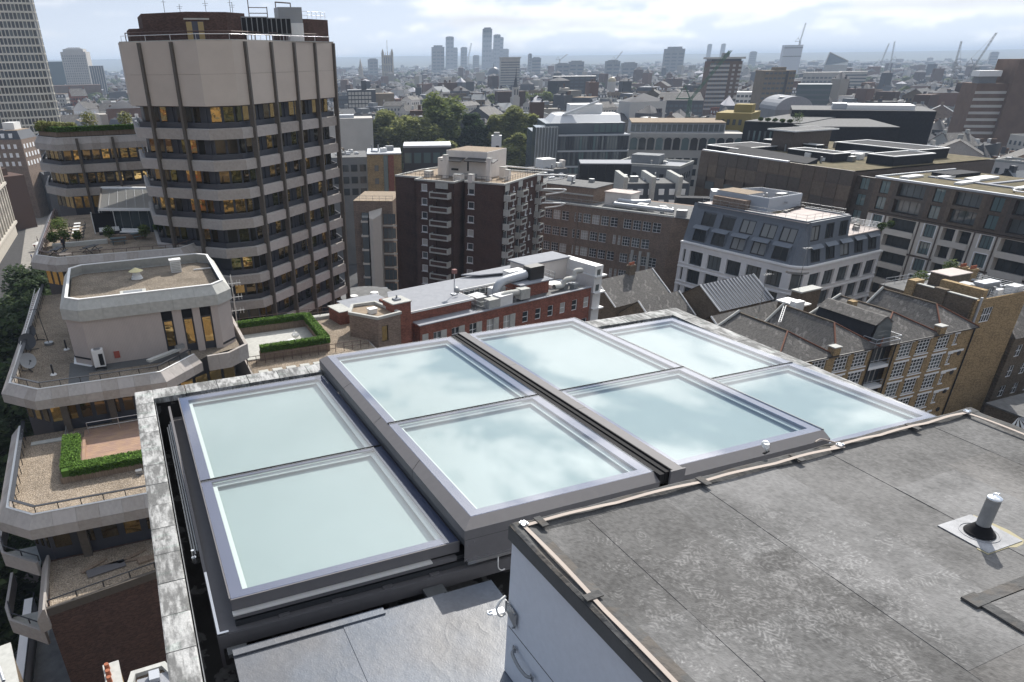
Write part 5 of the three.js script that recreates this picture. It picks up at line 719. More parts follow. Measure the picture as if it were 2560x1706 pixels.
// --- red brick range
{
  const o = thing('red_brick_range', 'long red brick range with grey flat roofs and rooftop ducts', 'building', 74.5, 29.4, 0, 0.19), W1 = { frameMat: M.sash, glass: [M.glassDark, M.glassMid, M.glassCurtain], fr: 0.09, set: 0.12, nx: 2, ny: 2 };
  const rowsR = [23.4, 20.4];
  facade(o, [0.4, 0], [28.4, 0], 0, 26.3, rowsR.flatMap((y) => [...row(2.8, 13.6, 5, y, 1.75, 1.75, { nx: 3 }), ...row(16.4, 27.3, 6, y + 0.2, 1.0, 1.5, { nx: 1, ny: 2 })]), M.redBrick, W1);
  for (const y of rowsR) part('panel_band', cbox(1.5, 15.2, y - 0.1, y + 1.9, 0.002, 0.05), M.glassMid, o).visible = true;
  o.children[o.children.length - 1].removeFromParent(); o.children[o.children.length - 1].removeFromParent();
  for (const y of rowsR) for (let i = 0; i < 6; i++) part('pale_panel', cbox(0.7 + i * 2.7, 1.55 + i * 2.7, y - 0.05, y + 1.8, 0.0, 0.04), M.concretePale, o);
  part('core', cbox(0.4, 28.4, 0, 26.2, -9, -0.35), M.redBrick, o); part('front_coping', cbox(0.3, 28.5, 26.3, 26.42, -0.4, 0.06), M.leadRoof, o);
  part('front_roof', cbox(0.5, 9.4, 26.2, 26.3, -2.0, -0.4), M.leadRoof, o);
  facade(o, [-2.8, -1.6], [0.4, -1.6], 0, 27.3, [{ x: 1.9, y: 22.9, w: 1.7, h: 2.4 }], M.redBrick, W1);
  part('upper_storey', cbox(0, 9.4, 26, 27.45, -9, -2), M.redBrick, o); part('upper_storey', cbox(9.4, 23, 26, 27.45, -10.4, -6), M.redBrick, o); part('flat_roof', prism([[-0.2, -1.8], [9.6, -1.8], [9.6, -5.8], [23, -5.8], [23, -10.6], [2.2, -10.6], [-0.2, -6]], 27.46, 27.62), M.leadRoof, o); part('roof_edge', sweep([[-0.2, -1.8], [9.6, -1.8], [9.6, -5.8], [17, -5.8]], [[-0.06, 27.42], [0.06, 27.42], [0.06, 27.66], [-0.06, 27.66]]), M.white, o);
  part('clerestory', cbox(11, 16.5, 26.4, 27.3, -6.0, -5.94), M.glassMid, o); for (let i = 0; i < 7; i++) part('glazing_bar', cbox(11 + i * 0.9, 11.08 + i * 0.9, 26.4, 27.35, -5.95, -5.9), M.sash, o);
  part('right_block', cbox(21.8, 29.6, 26, 29.0, -9.5, -6.2), M.render, o); part('right_roof', cbox(21.5, 29.9, 29.0, 29.2, -9.8, -5.9), M.leadRoof, o); part('far_roof', prism([[14, -10.6], [23, -10.6], [23, -7], [16, -9]], 27.9, 28.05), M.leadRoof, o);
  part('end_tower', cbox(29.5, 31.0, 0, 28.9, -7.5, -0.6), M.white, o); for (let k = 0; k < 9; k++) part('ledge', cbox(29.4, 31.5, 9 + k * 2.3, 9.2 + k * 2.3, -5.5, -0.2), M.white, o); for (const y of [27.5, 25.4]) part('tower_window', cbox(29.9, 30.5, y, y + 0.9, -0.6, -0.55), M.glassMid, o);
  // rooftop plant
  part('plant_house', cbox(17.2, 22.2, 26, 28.0, -4.6, -1.8), M.redBrick, o); part('plant_house_roof', cbox(16.9, 22.6, 28.0, 28.15, -4.9, -1.4), M.leadRoof, o);
  part('air_intake', [box(2.4, 1.7, 1.5, 20.6, 29.0, -3.2)], M.frameBlack, o); part('duct', tube([[14.6, 26.3, -3.4], [14.6, 27.7, -3.4], [15.4, 28.4, -3.4], [19.2, 28.9, -3.2]], 0.6, 30, 10), M.louvre, o, 'fat silver elbow duct'); part('duct_box', box(2.6, 1.1, 1.4, 18.0, 28.9, -4.2), M.white, o);
  const dk = (pts, r) => part('duct', tube(pts, r, 20, 6), M.concretePale, o); dk([[11.5, 26.8, -0.9], [13, 26.8, -0.9], [13.6, 27.5, -0.9], [16.6, 27.5, -0.9]], 0.42); dk([[10.0, 27.2, -3.6], [12.0, 27.2, -3.6], [12.6, 26.8, -3.2]], 0.3); dk([[23, 26.9, -1.6], [24.5, 26.9, -1.6], [25, 27.5, -1.6], [26.6, 27.6, -1.7], [27, 28.3, -1.9], [28.2, 28.3, -1.9]], 0.38); part('duct_box', box(1.8, 1.2, 1.2, 11.8, 26.9, -0.8), M.concretePale, o); part('duct_box', box(1.5, 1.3, 1.2, 16.9, 27.3, -0.9), M.concretePale, o); part('tank', cyl(1.2, 1.2, 0.5, 24.5, 26.3, -3.6, 24), M.white, o);
  railing([[9.8, -0.6], [16.5, -0.6], [16.5, -5.4], [9.8, -5.4]], 26.3, 1.1, M.steelDull, o, { step: 1.0, rails: 2, r: 0.03, closed: true }); railing([[22.4, -5.4], [22.4, -1]], 28.1, 1, M.steelDull, o, { step: 1, r: 0.03 });
  part('plant_floor', cbox(9.5, 28.2, 26.2, 26.3, -6, -0.5), M.asphaltRoof, o); part('plant_cabinets', [box(1.6, 1.2, 1, 11, 26.9, -2.4), box(1.3, 1.0, 0.9, 13.3, 26.8, -2.2)], M.steelDull, o).userData.kind = 'stuff';
  roofClutter(o, 10.2, 27.6, -5.2, -1, 26.3, 14, 6);
  part('dish_mast', [bar([8.6, 27.6, -4.6], [8.6, 30.4, -4.6], 0.06), box(0.7, 0.1, 0.7, 8.6, 27.7, -4.6)], M.louvre, o); part('dish', new THREE.SphereGeometry(0.55, 16, 10, 0, 6.3, 0, 0.9).rotateX(1.2).translate(8.6, 28.2, -4.3), M.steelDull, o); part('dish_head', box(0.5, 0.5, 0.5, 8.6, 30.6, -4.6), mat(0.25, 0.13, 0.12, 0.7), o);
}
{ // brick stair block at the left end of the range
  const o = thing('brick_stair_block', 'square brown brick stair block with gravel top beside the hedge garden', 'building', 73, 24.2, 0, 0.19);
  const W1 = { frameMat: M.frameBlack, glass: M.amber, nx: 1, ny: 1, set: 0.1 };
  facade(o, [-1.9, -3.6], [-0.2, 0], 0, 28.4, [], M.brownBrick, W1); facade(o, [-0.2, 0], [3.0, -0.3], 0, 28.4, [{ x: 1.0, y: 25.6, w: 0.9, h: 1.9 }], M.brownBrick, W1);
  part('core', prism([[-1.6, -3.5], [-0.1, -0.35], [2.8, -0.6], [2.6, -5.5], [-0.2, -6]], 0, 28.3), M.brownBrick, o); part('gravel_roof', flat([[-1.8, -3.5], [-0.2, -0.2], [3.0, -0.4], [2.6, -5.4], [-0.2, -6]], 28.35), M.tanRoof, o); part('coping', sweep([[-2.0, -3.6], [-0.2, 0.05], [3.1, -0.25], [2.7, -5.6], [-0.3, -6.1]], [[-0.3, 28.4], [0.04, 28.4], [0.04, 28.7], [-0.3, 28.7]], { closed: true }), M.concretePale, o);
  part('roof_vent', [box(0.9, 0.5, 0.7, 0.6, 28.6, -2.6), box(1.1, 0.1, 0.9, 0.6, 28.9, -2.6)], M.white, o); part('chimney_breast', cbox(2.6, 5.0, 0, 29.3, -3.6, -1.2), M.redBrick, o); part('breast_cap', cbox(2.5, 5.1, 29.3, 29.42, -3.7, -1.1), M.concretePale, o); part('cowl', [box(0.8, 0.2, 0.8, 3.8, 29.5, -2.4), cyl(0.12, 0.1, 0.4, 3.8, 29.6, -2.4, 10)], M.leadRoof, o);
}
{ // low grey roof behind the stair block
  const o = thing('grey_roof_link', 'low brick link with pale grey flat roof left of the range', 'building', 82, 26.5, 0, 0.19); part('wall', cbox(-3.2, 2.5, 0, 27.0, -4, 2.4), M.redBrick, o); part('roof', cbox(-3.0, 2.8, 27.0, 27.2, -4.2, 2.6), M.leadRoof, o); part('brick_pier', cbox(-5, -3.4, 0, 27.3, -2.4, 0.6), M.redBrick, o); part('pier_cap', cbox(-5.1, -3.3, 27.3, 27.4, -2.5, 0.7), M.concretePale, o);
}
// --- brown brick offices with long window bands
{
  const o = thingW('brown_offices', 'brown brick offices with long bands of white-framed windows', 'office building', 27.2, 0, -164.8, -0.728), W1 = { frameMat: M.sash, glass: [M.glassDark, M.glassMid, M.glassDark, M.glassCurtain], fr: 0.08, nx: 3, ny: 3, set: 0.12 };
  const wins = []; for (let k = 0; k < 6; k++) { const y = 22.7 - k * 3.5; for (const [x0, n] of k % 2 ? [[1.2, 4], [10.6, 4], [20.4, 4]] : [[1.2, 4], [10.8, 5], [22.4, 4]]) for (let i = 0; i < n; i++) wins.push({ x: x0 + i * 2.15, y, w: 1.75, h: 1.9, nx: i === n - 1 ? 2 : 3 }); }
  facade(o, [-0.6, 0], [31.2, 0], 0, 26.0, wins, M.brownBrick, W1); part('core', cbox(-0.5, 31, 0, 25.9, -16, -0.35), M.brownBrick, o);
  part('return_wall', prism([[31.2, 0], [37, -6.5], [36, -9], [31.2, -4]], 0, 26), M.brownBrick, o);
  part('roof_floor', cbox(-0.5, 36, 25.9, 26.05, -14, -0.4), M.asphaltRoof, o); part('parapet_band', cbox(-0.7, 31.3, 26.0, 26.35, -0.4, 0.12), M.concretePale, o); part('attic', cbox(-9, 11.5, 26, 29.2, -12, -3.5), M.brownBrick, o); part('attic_roof', cbox(-9.2, 11.8, 29.2, 29.4, -12.2, -3.3), M.asphaltRoof, o); part('attic_band', cbox(-9, 11.5, 27.6, 27.9, -3.5, -3.35), M.concretePale, o);
  part('pale_hut', cbox(13.5, 19.5, 26, 28.6, -9, -5), M.render, o); part('hut_roof', cbox(13.3, 19.7, 28.6, 28.75, -9.2, -4.8), M.paleRoof, o);
  for (const x of [23.5, 25.3, 27.1]) part('pilaster', cbox(x, x + 0.55, 0, 18.6, 0, 0.3), M.concretePale, o); for (const x of [0, 10, 19.9, 31.0]) part('mullion', cbox(x - 0.25, x + 0.25, 0, 26, 0.0, 0.1), M.brownBrick, o);
  part('duct', tube([[17, 26.8, -2.6], [24, 26.8, -2.6], [30, 26.7, -3]], 0.4, 12, 8), M.louvre, o); part('duct', tube([[17.2, 27.3, -4.2], [21, 27.3, -4.2], [23, 27.3, -6.8]], 0.5, 12, 8), M.louvre, o); part('duct', tube([[17, 26.8, -2.6], [17.2, 26.9, -5.6], [22, 27.2, -6.9]], 0.45, 16, 8), M.white, o);
  railing([[0, -0.6], [31, -0.6]], 26.3, 0.9, M.steelDull, o, { step: 2.5, r: 0.03 }); roofClutter(o, 20, 34, -8, -1.5, 26.05, 10, 21); roofClutter(o, -6, 10, -11, -4.5, 29.4, 6, 22);
}
// --- white block with slate-blue mansard
{
  const o = thing('white_office_block', 'white stone office block with blue-grey mansard and rounded corner', 'office building', 85.0, 102.4, 0, 0.15), D = 25.2, LR = 23.2, r = 2.6;
  const arc = (rad, n = 6) => Array.from({ length: n + 1 }, (_, i) => { const t = i / n * Math.PI / 2; return [r - rad * Math.cos(t), -r + rad * Math.sin(t)]; });
  const floors = [0, 1, 2, 3, 4, 5].map((k) => 18.75 - k * 3.5), W1 = { frameMat: M.frameBlack, glass: [M.glassDark, M.glassMid, M.glassDark], fr: 0.13, nx: 2, ny: 1, set: 0.35, t: 0.6 };
  const lw = [], rw = []; for (const y of floors) { lw.push({ x: 1.1, y: y + 0.2, w: 0.55, h: 2.4, nx: 1 }); [3.9, 8.1, 12.3, 16.5, 20.5].forEach((x) => lw.push({ x, y, w: 3.0, h: 2.6, nx: 3 })); [4.4, 8.5, 12.7, 16.9, 20.9].forEach((x) => rw.push({ x: x - r, y, w: 3.0, h: 2.6, nx: 3 })); }
  facade(o, [0, -D], [0, -r], 0, 21.9, lw.map((w) => ({ ...w, x: Math.min(w.x, D - r - 1.7) })), M.whiteStone, W1);
  facade(o, [r, 0], [LR, 0], 0, 21.9, rw, M.whiteStone, W1);
  part('core', prism([[0.62, -D], [0.62, -r], [r, -0.62], [LR - 0.1, -0.62], [LR - 0.1, -D]], 0, 22.6), M.whiteStone, o);
  for (const y of floors) { const pts = arc(r, 8); part('corner_pier', sweep(pts.slice(0, 3), [[-0.6, y - 0.9], [0, y - 0.9], [0, y + 2.65], [-0.6, y + 2.65]]), M.whiteStone, o); part('corner_pier', sweep(pts.slice(6), [[-0.6, y - 0.9], [0, y - 0.9], [0, y + 2.65], [-0.6, y + 2.65]]), M.whiteStone, o); const cw = part('corner_window', sweep(pts.slice(2, 7), [[-0.4, y], [-0.3, y], [-0.3, y + 2.6], [-0.4, y + 2.6]]), M.glassMid, o); part('frame', [sweep(pts.slice(2, 7), [[-0.4, y], [-0.25, y], [-0.25, y + 0.14], [-0.4, y + 0.14]]), sweep(pts.slice(2, 7), [[-0.4, y + 2.46], [-0.25, y + 2.46], [-0.25, y + 2.6], [-0.4, y + 2.6]])], M.frameBlack, cw); }
  const outline = [[0, -D], ...arc(r, 8), [LR, 0], [LR, -6]]; for (const y of floors) part('string_course', sweep(outline, [[-0.2, y - 0.88], [0.12, y - 0.88], [0.12, y - 0.6], [0.03, y - 0.55], [0.03, y - 0.12], [0.12, y - 0.1], [0.12, y], [-0.2, y]]), M.whiteStone, o);
  part('cornice', sweep(outline, [[-0.6, 21.85], [0.06, 21.85], [0.06, 22.35], [0.28, 22.5], [0.28, 22.8], [-0.6, 22.85]]), M.whiteStone, o);
  // mansard slopes with windows cut into them
  const lean = 0.24, W2 = { frameMat: M.frameBlack, glass: [M.glassNight, M.glassNight, M.glassBlind], fr: 0.2, nx: 2, ny: 1, set: 0.1, t: 0.3, lean, name: 'mansard' };
  facade(o, [0.25, -D + 0.1], [0.25, -r + 0.3], 22.86, 29.9, [...row(4.2, 21, 5, 26.2, 2.9, 2.5).map((w) => ({ ...w, x: Math.min(w.x, 20.6) })), ...row(3.4, 20.4, 5, 23.2, 2.9, 2.2)], M.zincBlue, W2);
  facade(o, [r - 0.5, -0.25], [LR, -0.25], 22.86, 26.4, row(2.0, 18.6, 5, 23.2, 2.6, 2.2), M.zincBlue, W2);
  facade(o, [r - 0.5, -1.05], [13.2, -1.05], 26.2, 29.75, row(1.5, 9.3, 3, 26.6, 2.3, 2.5), M.zincBlue, { ...W2, lean: 0.1 });
  { const a = arc(r, 6).map((p) => [p[0] + 0.25, p[1] - 0.25]), b = a.map((_, i) => { const t = i / 6; return [lerp(1.95, r - 0.5, t), lerp(-r + 0.3, -1.75, t)]; }); const v = []; for (let i = 0; i < a.length - 1; i++) v.push(...quad([a[i][0], 22.86, a[i][1]], [a[i + 1][0], 22.86, a[i + 1][1]], [b[i + 1][0], 29.7, b[i + 1][1]], [b[i][0], 29.7, b[i][1]])); part('mansard_corner', tris(v), M.zincBlue, o); }
  for (const x of [3.4, 7.65, 11.9, 16.15, 20.4]) { const z = -D + 0.1 + x; part('dormer_hood', loft([[0.25, z - 1.7], [0.25, z + 1.7], [1.0, z + 1.7], [1.0, z - 1.7]], [[0.28, z - 1.7], [0.28, z + 1.7], [1.1, z + 1.7], [1.1, z - 1.7]], [25.42, 25.42, 25.9, 25.9], [25.5, 25.5, 26.05, 26.05], { bottom: true }), M.zincBlue, o); part('dormer_cheek', [cbox(0.28, 1.0, 23.0, 25.42, z + 1.55, z + 1.65)], M.zincBlue, o); }
  for (const x of [2.0, 6.15, 10.3, 14.45, 18.6]) { const X = r - 0.5 + x; part('dormer_hood', loft([[X - 1.55, -0.25], [X + 1.55, -0.25], [X + 1.55, -1.0], [X - 1.55, -1.0]], [[X - 1.55, -0.28], [X + 1.55, -0.28], [X + 1.55, -1.1], [X - 1.55, -1.1]], [25.42, 25.42, 25.9, 25.9], [25.5, 25.5, 26.05, 26.05], { bottom: true }), M.zincBlue, o); }
  part('attic', cbox(1.7, 13.0, 22.8, 29.5, -D + 1, -1.9), M.zincBlue, o); part('attic', cbox(13.0, LR, 22.8, 26.2, -D + 1, -1.2), M.zincBlue, o); part('roof_floor', cbox(1.6, 13.3, 29.5, 29.6, -D + 0.9, -1.75), M.paleRoof, o); part('terrace_floor', cbox(13.3, LR, 26.2, 26.35, -D, -1), M.paleRoof, o); part('roof_curb', sweep([[1.62, -D + 1], [1.9, -2.1], [13.2, -1.8], [13.2, -10]], [[-0.25, 29.55], [0.05, 29.55], [0.05, 29.85], [-0.25, 29.85]]), M.zincBlue, o);
  railing([[2.4, -D + 1.5], [2.4, -2.6], [12.8, -2.4], [12.8, -D + 2]], 29.6, 1.05, M.steelDull, o, { step: 2, r: 0.025 }); railing([[13.4, -1.3], [LR - 0.2, -1.3], [LR - 0.2, -12]], 26.35, 1.1, M.louvre, o, { step: 1.5, rails: 5, r: 0.03 });
  // louvred plant enclosure
  { const y0 = 29.6, y1 = 32.0, ring = [[4.4, -11.5], [13.6, -11.5], [13.6, -20], [4.4, -22.5]]; part('plant_base', prism([[4.4, -16], [9, -16], [9, -22.5], [4.4, -22.5]], y0, y1), M.louvre, o); part('plant_roof', flat([[4.3, -15.8], [9, -15.8], [9, -22.6], [4.3, -22.6]], y1 + 0.05), M.tanRoof, o); for (let i = 0; i < 12; i++) part('louvre_blade', sweep(ring, [[0, y0 + i * 0.2], [0.12, y0 + i * 0.2], [0.02, y0 + i * 0.2 + 0.17], [0, y0 + i * 0.2 + 0.17]], { closed: true }), M.louvre, o); part('enclosure_wall', sweep(ring, [[-0.1, y0], [0, y0], [0, y1], [-0.1, y1]], { closed: true }), M.louvre, o); roofClutter(o, 6, 12.8, -19, -12.5, 30.6, 9, 55); part('brick_hut', cbox(2.9, 4.4, 29.6, 31.2, -22, -15), M.brownBrick, o); }
  for (let i = 0; i < 6; i++) part('planter_tub', box(0.7, 0.35, 0.6, 7 + i * 1.1, 29.8, -9.6 - i * 0.25), M.frameBlack, o); part('sedum_strip', cbox(4.6, 8, 29.6, 29.7, -10.8, -9.8), M.sedum, o);
  for (const [x, z] of [[18.5, -3], [20.5, -4], [21, -9]]) { part('planter', box(0.8, 0.7, 0.8, x, 26.7, z), M.frameBlack, o); }
}
// --- dark clad housing range on the right with beige lower storeys
{
  const a0 = 98.9, b0 = 133.3, o = thing('beige_flats_range', 'modern flats with beige gridded lower floors and dark brown top storeys', 'flats', a0, b0, 0), g = grid(a0, b0), top = 33.6, lineY = 27.4;
  const bays = [[98.9, 95.1, 0], [95.1, 88.4, 1], [88.4, 84.6, 0], [84.6, 78.5, 2], [78.5, 74.8, 0], [74.8, 68.3, 1], [68.3, 64.6, 0], [64.6, 58.5, 2]], F = 3.05;
  for (const [A0, A1, kind] of bays) {
    const p = g(A0, b0), q = g(A1, b0), L = A0 - A1, wins = [];
    for (let k = 0; k < 7; k++) { const y = lineY - 2.75 - k * F; if (kind === 0) wins.push({ x: L / 2 + 0.25, y: y + 0.1, w: 2.0, h: 2.2, nx: 3, ny: 1, glass: M.glassTeal, fr: 0.1, set: 0.25 }); else if (kind === 1) wins.push({ x: L / 2, y: y + 0.05, w: L - 1.2, h: 2.25, nx: 5, ny: 1, glass: M.glassDark, set: 1.2, fr: 0.07 }); else for (const x of [L * 0.28, L * 0.73]) wins.push({ x, y: y + 0.05, w: L * 0.36, h: 2.2, nx: 2, ny: 1, glass: M.glassDark, set: 1.1, fr: 0.07 }); }
    facade(o, p, q, 0, lineY - 0.06, wins, M.beigeClad, { frameMat: M.frameBlack, t: 1.3 });
    for (let k = 0; k < 7; k++) { const y = lineY - 2.75 - k * F; if (kind) part('balcony_front', [cbox(0.02, 0.12, y - 0.75, y + 0.25, -(A0 - 0.5 - a0), -(A1 + 0.5 - a0))].map((x) => x.translate(-0.2, 0, 0)), M.beigeClad, o); else part('window_surround', [0, 1].map((s) => cbox(-0.06, 0, y + 0.02, y + 2.45, -(A0 - a0) + L / 2 + 0.25 + (s ? 1.05 : -1.25), -(A0 - a0) + L / 2 + 0.25 + (s ? 1.25 : -1.05))).concat(cbox(-0.058, 0, y + 2.32, y + 2.5, -(A0 - a0) + L / 2 + 0.25 - 1.04, -(A0 - a0) + L / 2 + 0.25 + 1.04)), M.whiteStone, o); }
    part('dark_joint', cbox(-0.12, 0.05, 0, lineY - 0.35, -(A1 - a0) - 0.1, -(A1 - a0) + 0.1), M.brownClad[0], o);
    const uw = kind === 0 ? [0, 1].map((k) => ({ x: L / 2, y: lineY + 0.5 + k * 2.85, w: 1.9, h: 2.3, nx: 2, ny: 1 })) : [0, 1].map((k) => ({ x: L / 2, y: lineY + 0.5 + k * 2.85, w: L - 1.5, h: 2.25, nx: 4, ny: 1, set: 0.8, glass: M.glassMid }));
    facade(o, p, q, lineY + 0.06, top - 0.3, uw, M.brownClad[kind], { frameMat: M.frameBlack, t: 1.0, glass: M.glassTeal, set: 0.2, fr: 0.1 });
  }
  part('floor_band', [0, 1, 2].map((k) => cbox(-0.1, 0.4, lineY - 0.34 - k * 6.1, lineY - 0.02 - k * 6.1, 0, 42)), M.brownClad[0], o).userData.kind = 'stuff';
  part('core', cbox(1.35, 22, 0, top - 0.4, 0, 42), M.brownClad[1], o); part('end_wall', cbox(0.02, 22, 0, top - 0.3, -0.3, 0), M.brownClad[0], o); part('green_roof', cbox(0.4, 22, top - 0.4, top - 0.2, -0.2, 42), M.sedum, o); part('roof_edge', [cbox(-0.2, 0.35, top - 0.28, top + 0.06, -0.5, 42), cbox(0.35, 22, top - 0.2, top + 0.08, -0.5, -0.2)], M.louvre, o);
  for (const [x, z, w, d] of [[5, 3, 5, 1.6], [10, 6, 4, 1.4], [7, 12, 6, 1.2], [14, 10, 7, 2.4], [9, 20, 4, 1.2], [16, 22, 6, 1.6], [4.5, 26, 3, 1.4]]) part('roof_light', box(w, 0.35, d, x, top, z, 0.1), M.white, o); part('roof_path', [cbox(8, 9, top - 0.19, top + 0.02, 4, 30), cbox(9, 20, top - 0.19, top + 0.018, 14, 14.8)], M.leadRoof, o).userData.kind = 'stuff'; part('roof_panel', box(8, 0.5, 4, 15, top + 0.1, 4.5, 0), M.blackClad, o); part('safety_loop', tube([[9, top + 0.1, 30], [5, top + 0.1, 26], [4, top + 0.1, 22], [7, top + 0.1, 20.5], [12, top + 0.1, 23]], 0.14, 40, 6), M.white, o);
  // recess beside the dark range
  facade(o, g(104.5, b0 + 1.6), g(98.9, b0 + 1.6), 0, top - 0.6, [0, 1, 2, 3].flatMap((k) => [{ x: 2.0, y: lineY + 3.2 - k * 3.0, w: 1.9, h: 2.2, nx: 2, ny: 1 }]), M.brownClad[1], { frameMat: M.frameBlack, glass: M.glassTeal, fr: 0.1, t: 0.4 });
}
{
  const a0 = 104, b0 = 133.3, o = thing('dark_clad_range', 'long dark brown panelled range with planted terraces on its roof', 'building', a0, b0, 0), g = grid(a0, b0), top = 34.0, R = rng(8);
  const ring = [[146, 132.6], [104.2, 133.5], [104.2, 176], [150, 176]].map(([a, b]) => g(a, b)); part('core', prism(offset(ring, -0.35), 0, top - 0.4), M.brownClad[0], o);
  // patchwork of cladding panels on the long front
  for (let i = 0; i < 14; i++) for (let k = 0; k < 5; k++) { const t0 = i / 14, t1 = (i + 1) / 14, y0 = 20 + k * 2.78, x = lerp(ring[0][0], ring[1][0], (t0 + t1) / 2), z0 = lerp(ring[0][1], ring[1][1], t0), z1 = lerp(ring[0][1], ring[1][1], t1); if (k === 2 && i < 9 && i % 2 === 1) { part('window_strip', cbox(x - 0.02, x + 0.3, y0, y0 + 1.7, z0 + 0.03, z1 - 0.03), M.glassMid, o); continue; } part('clad_panel', cbox(x - 0.05 * R(), x + 0.3, y0, y0 + 2.75, z0 + 0.02, z1 - 0.02), M.brownClad[Math.floor(R() * 3)], o); }
  part('lower_wall', cbox(-0.9, 0.2, 0, 19.95, -42, 0), M.beigeClad, o); part('roof_floor', flat(offset(ring, -0.4), top - 0.15), M.sedum, o); part('solar_slope', loft([[1, -36], [4.5, -36], [3.5, -12], [0.6, -12]], [[1, -36], [4.5, -36], [3.5, -12], [0.6, -12]], [top - 0.2, top - 0.2, top - 0.2, top - 0.2], [top + 0.2, top + 1.3, top + 0.8, top]), M.blackClad, o);
  for (const [A0, A1, B0, B1, h, m] of [[148, 138, 136, 150, 0.7, 0], [146, 130, 152, 154, 1.4, 0], [128, 116, 141, 146, 1.4, 0], [112, 106, 146, 158, 1.6, 0], [130, 110, 158, 168, 1.8, 0], [124, 120, 147, 158, 0.5, 1], [140, 136, 150, 160, 0.4, 1]]) { const bx = part('roof_pod', cbox(B0 - b0, B1 - b0, top - 0.2, top + h, -(A1 - a0) - 0, -(A1 - a0) + (A0 - A1) * 0).userData.x ?? cbox(B0 - b0, B1 - b0, top - 0.2, top + h, -(A0 - a0), -(A1 - a0)), m ? M.leadRoof : M.blackClad, o); part('pod_edge', sweep(rect(B0 - b0, B1 - b0, -(A0 - a0), -(A1 - a0)), [[-0.4, top + h], [0.08, top + h], [0.08, top + h + 0.14], [-0.4, top + h + 0.14]], { closed: true }), M.white, bx); }
  part('roof_edge', [cbox(-0.4, 0.2, top - 0.2, top + 0.12, -42, -16)], M.louvre, o); roofClutter(o, 4, 40, -40, -4, top - 0.1, 26, 17); part('box_house', cbox(15, 27, top, top + 4.2, -36, -30), M.brownClad[0], o); part('box_canopy', cbox(14, 28, top + 4.2, top + 4.45, -37, -29), M.asphaltRoof, o); part('canopy_edge', sweep(rect(14, 28, -37, -29), [[-0.1, top + 4.2], [0.05, top + 4.2], [0.05, top + 4.5], [-0.1, top + 4.5]], { closed: true }), M.white, o);
}
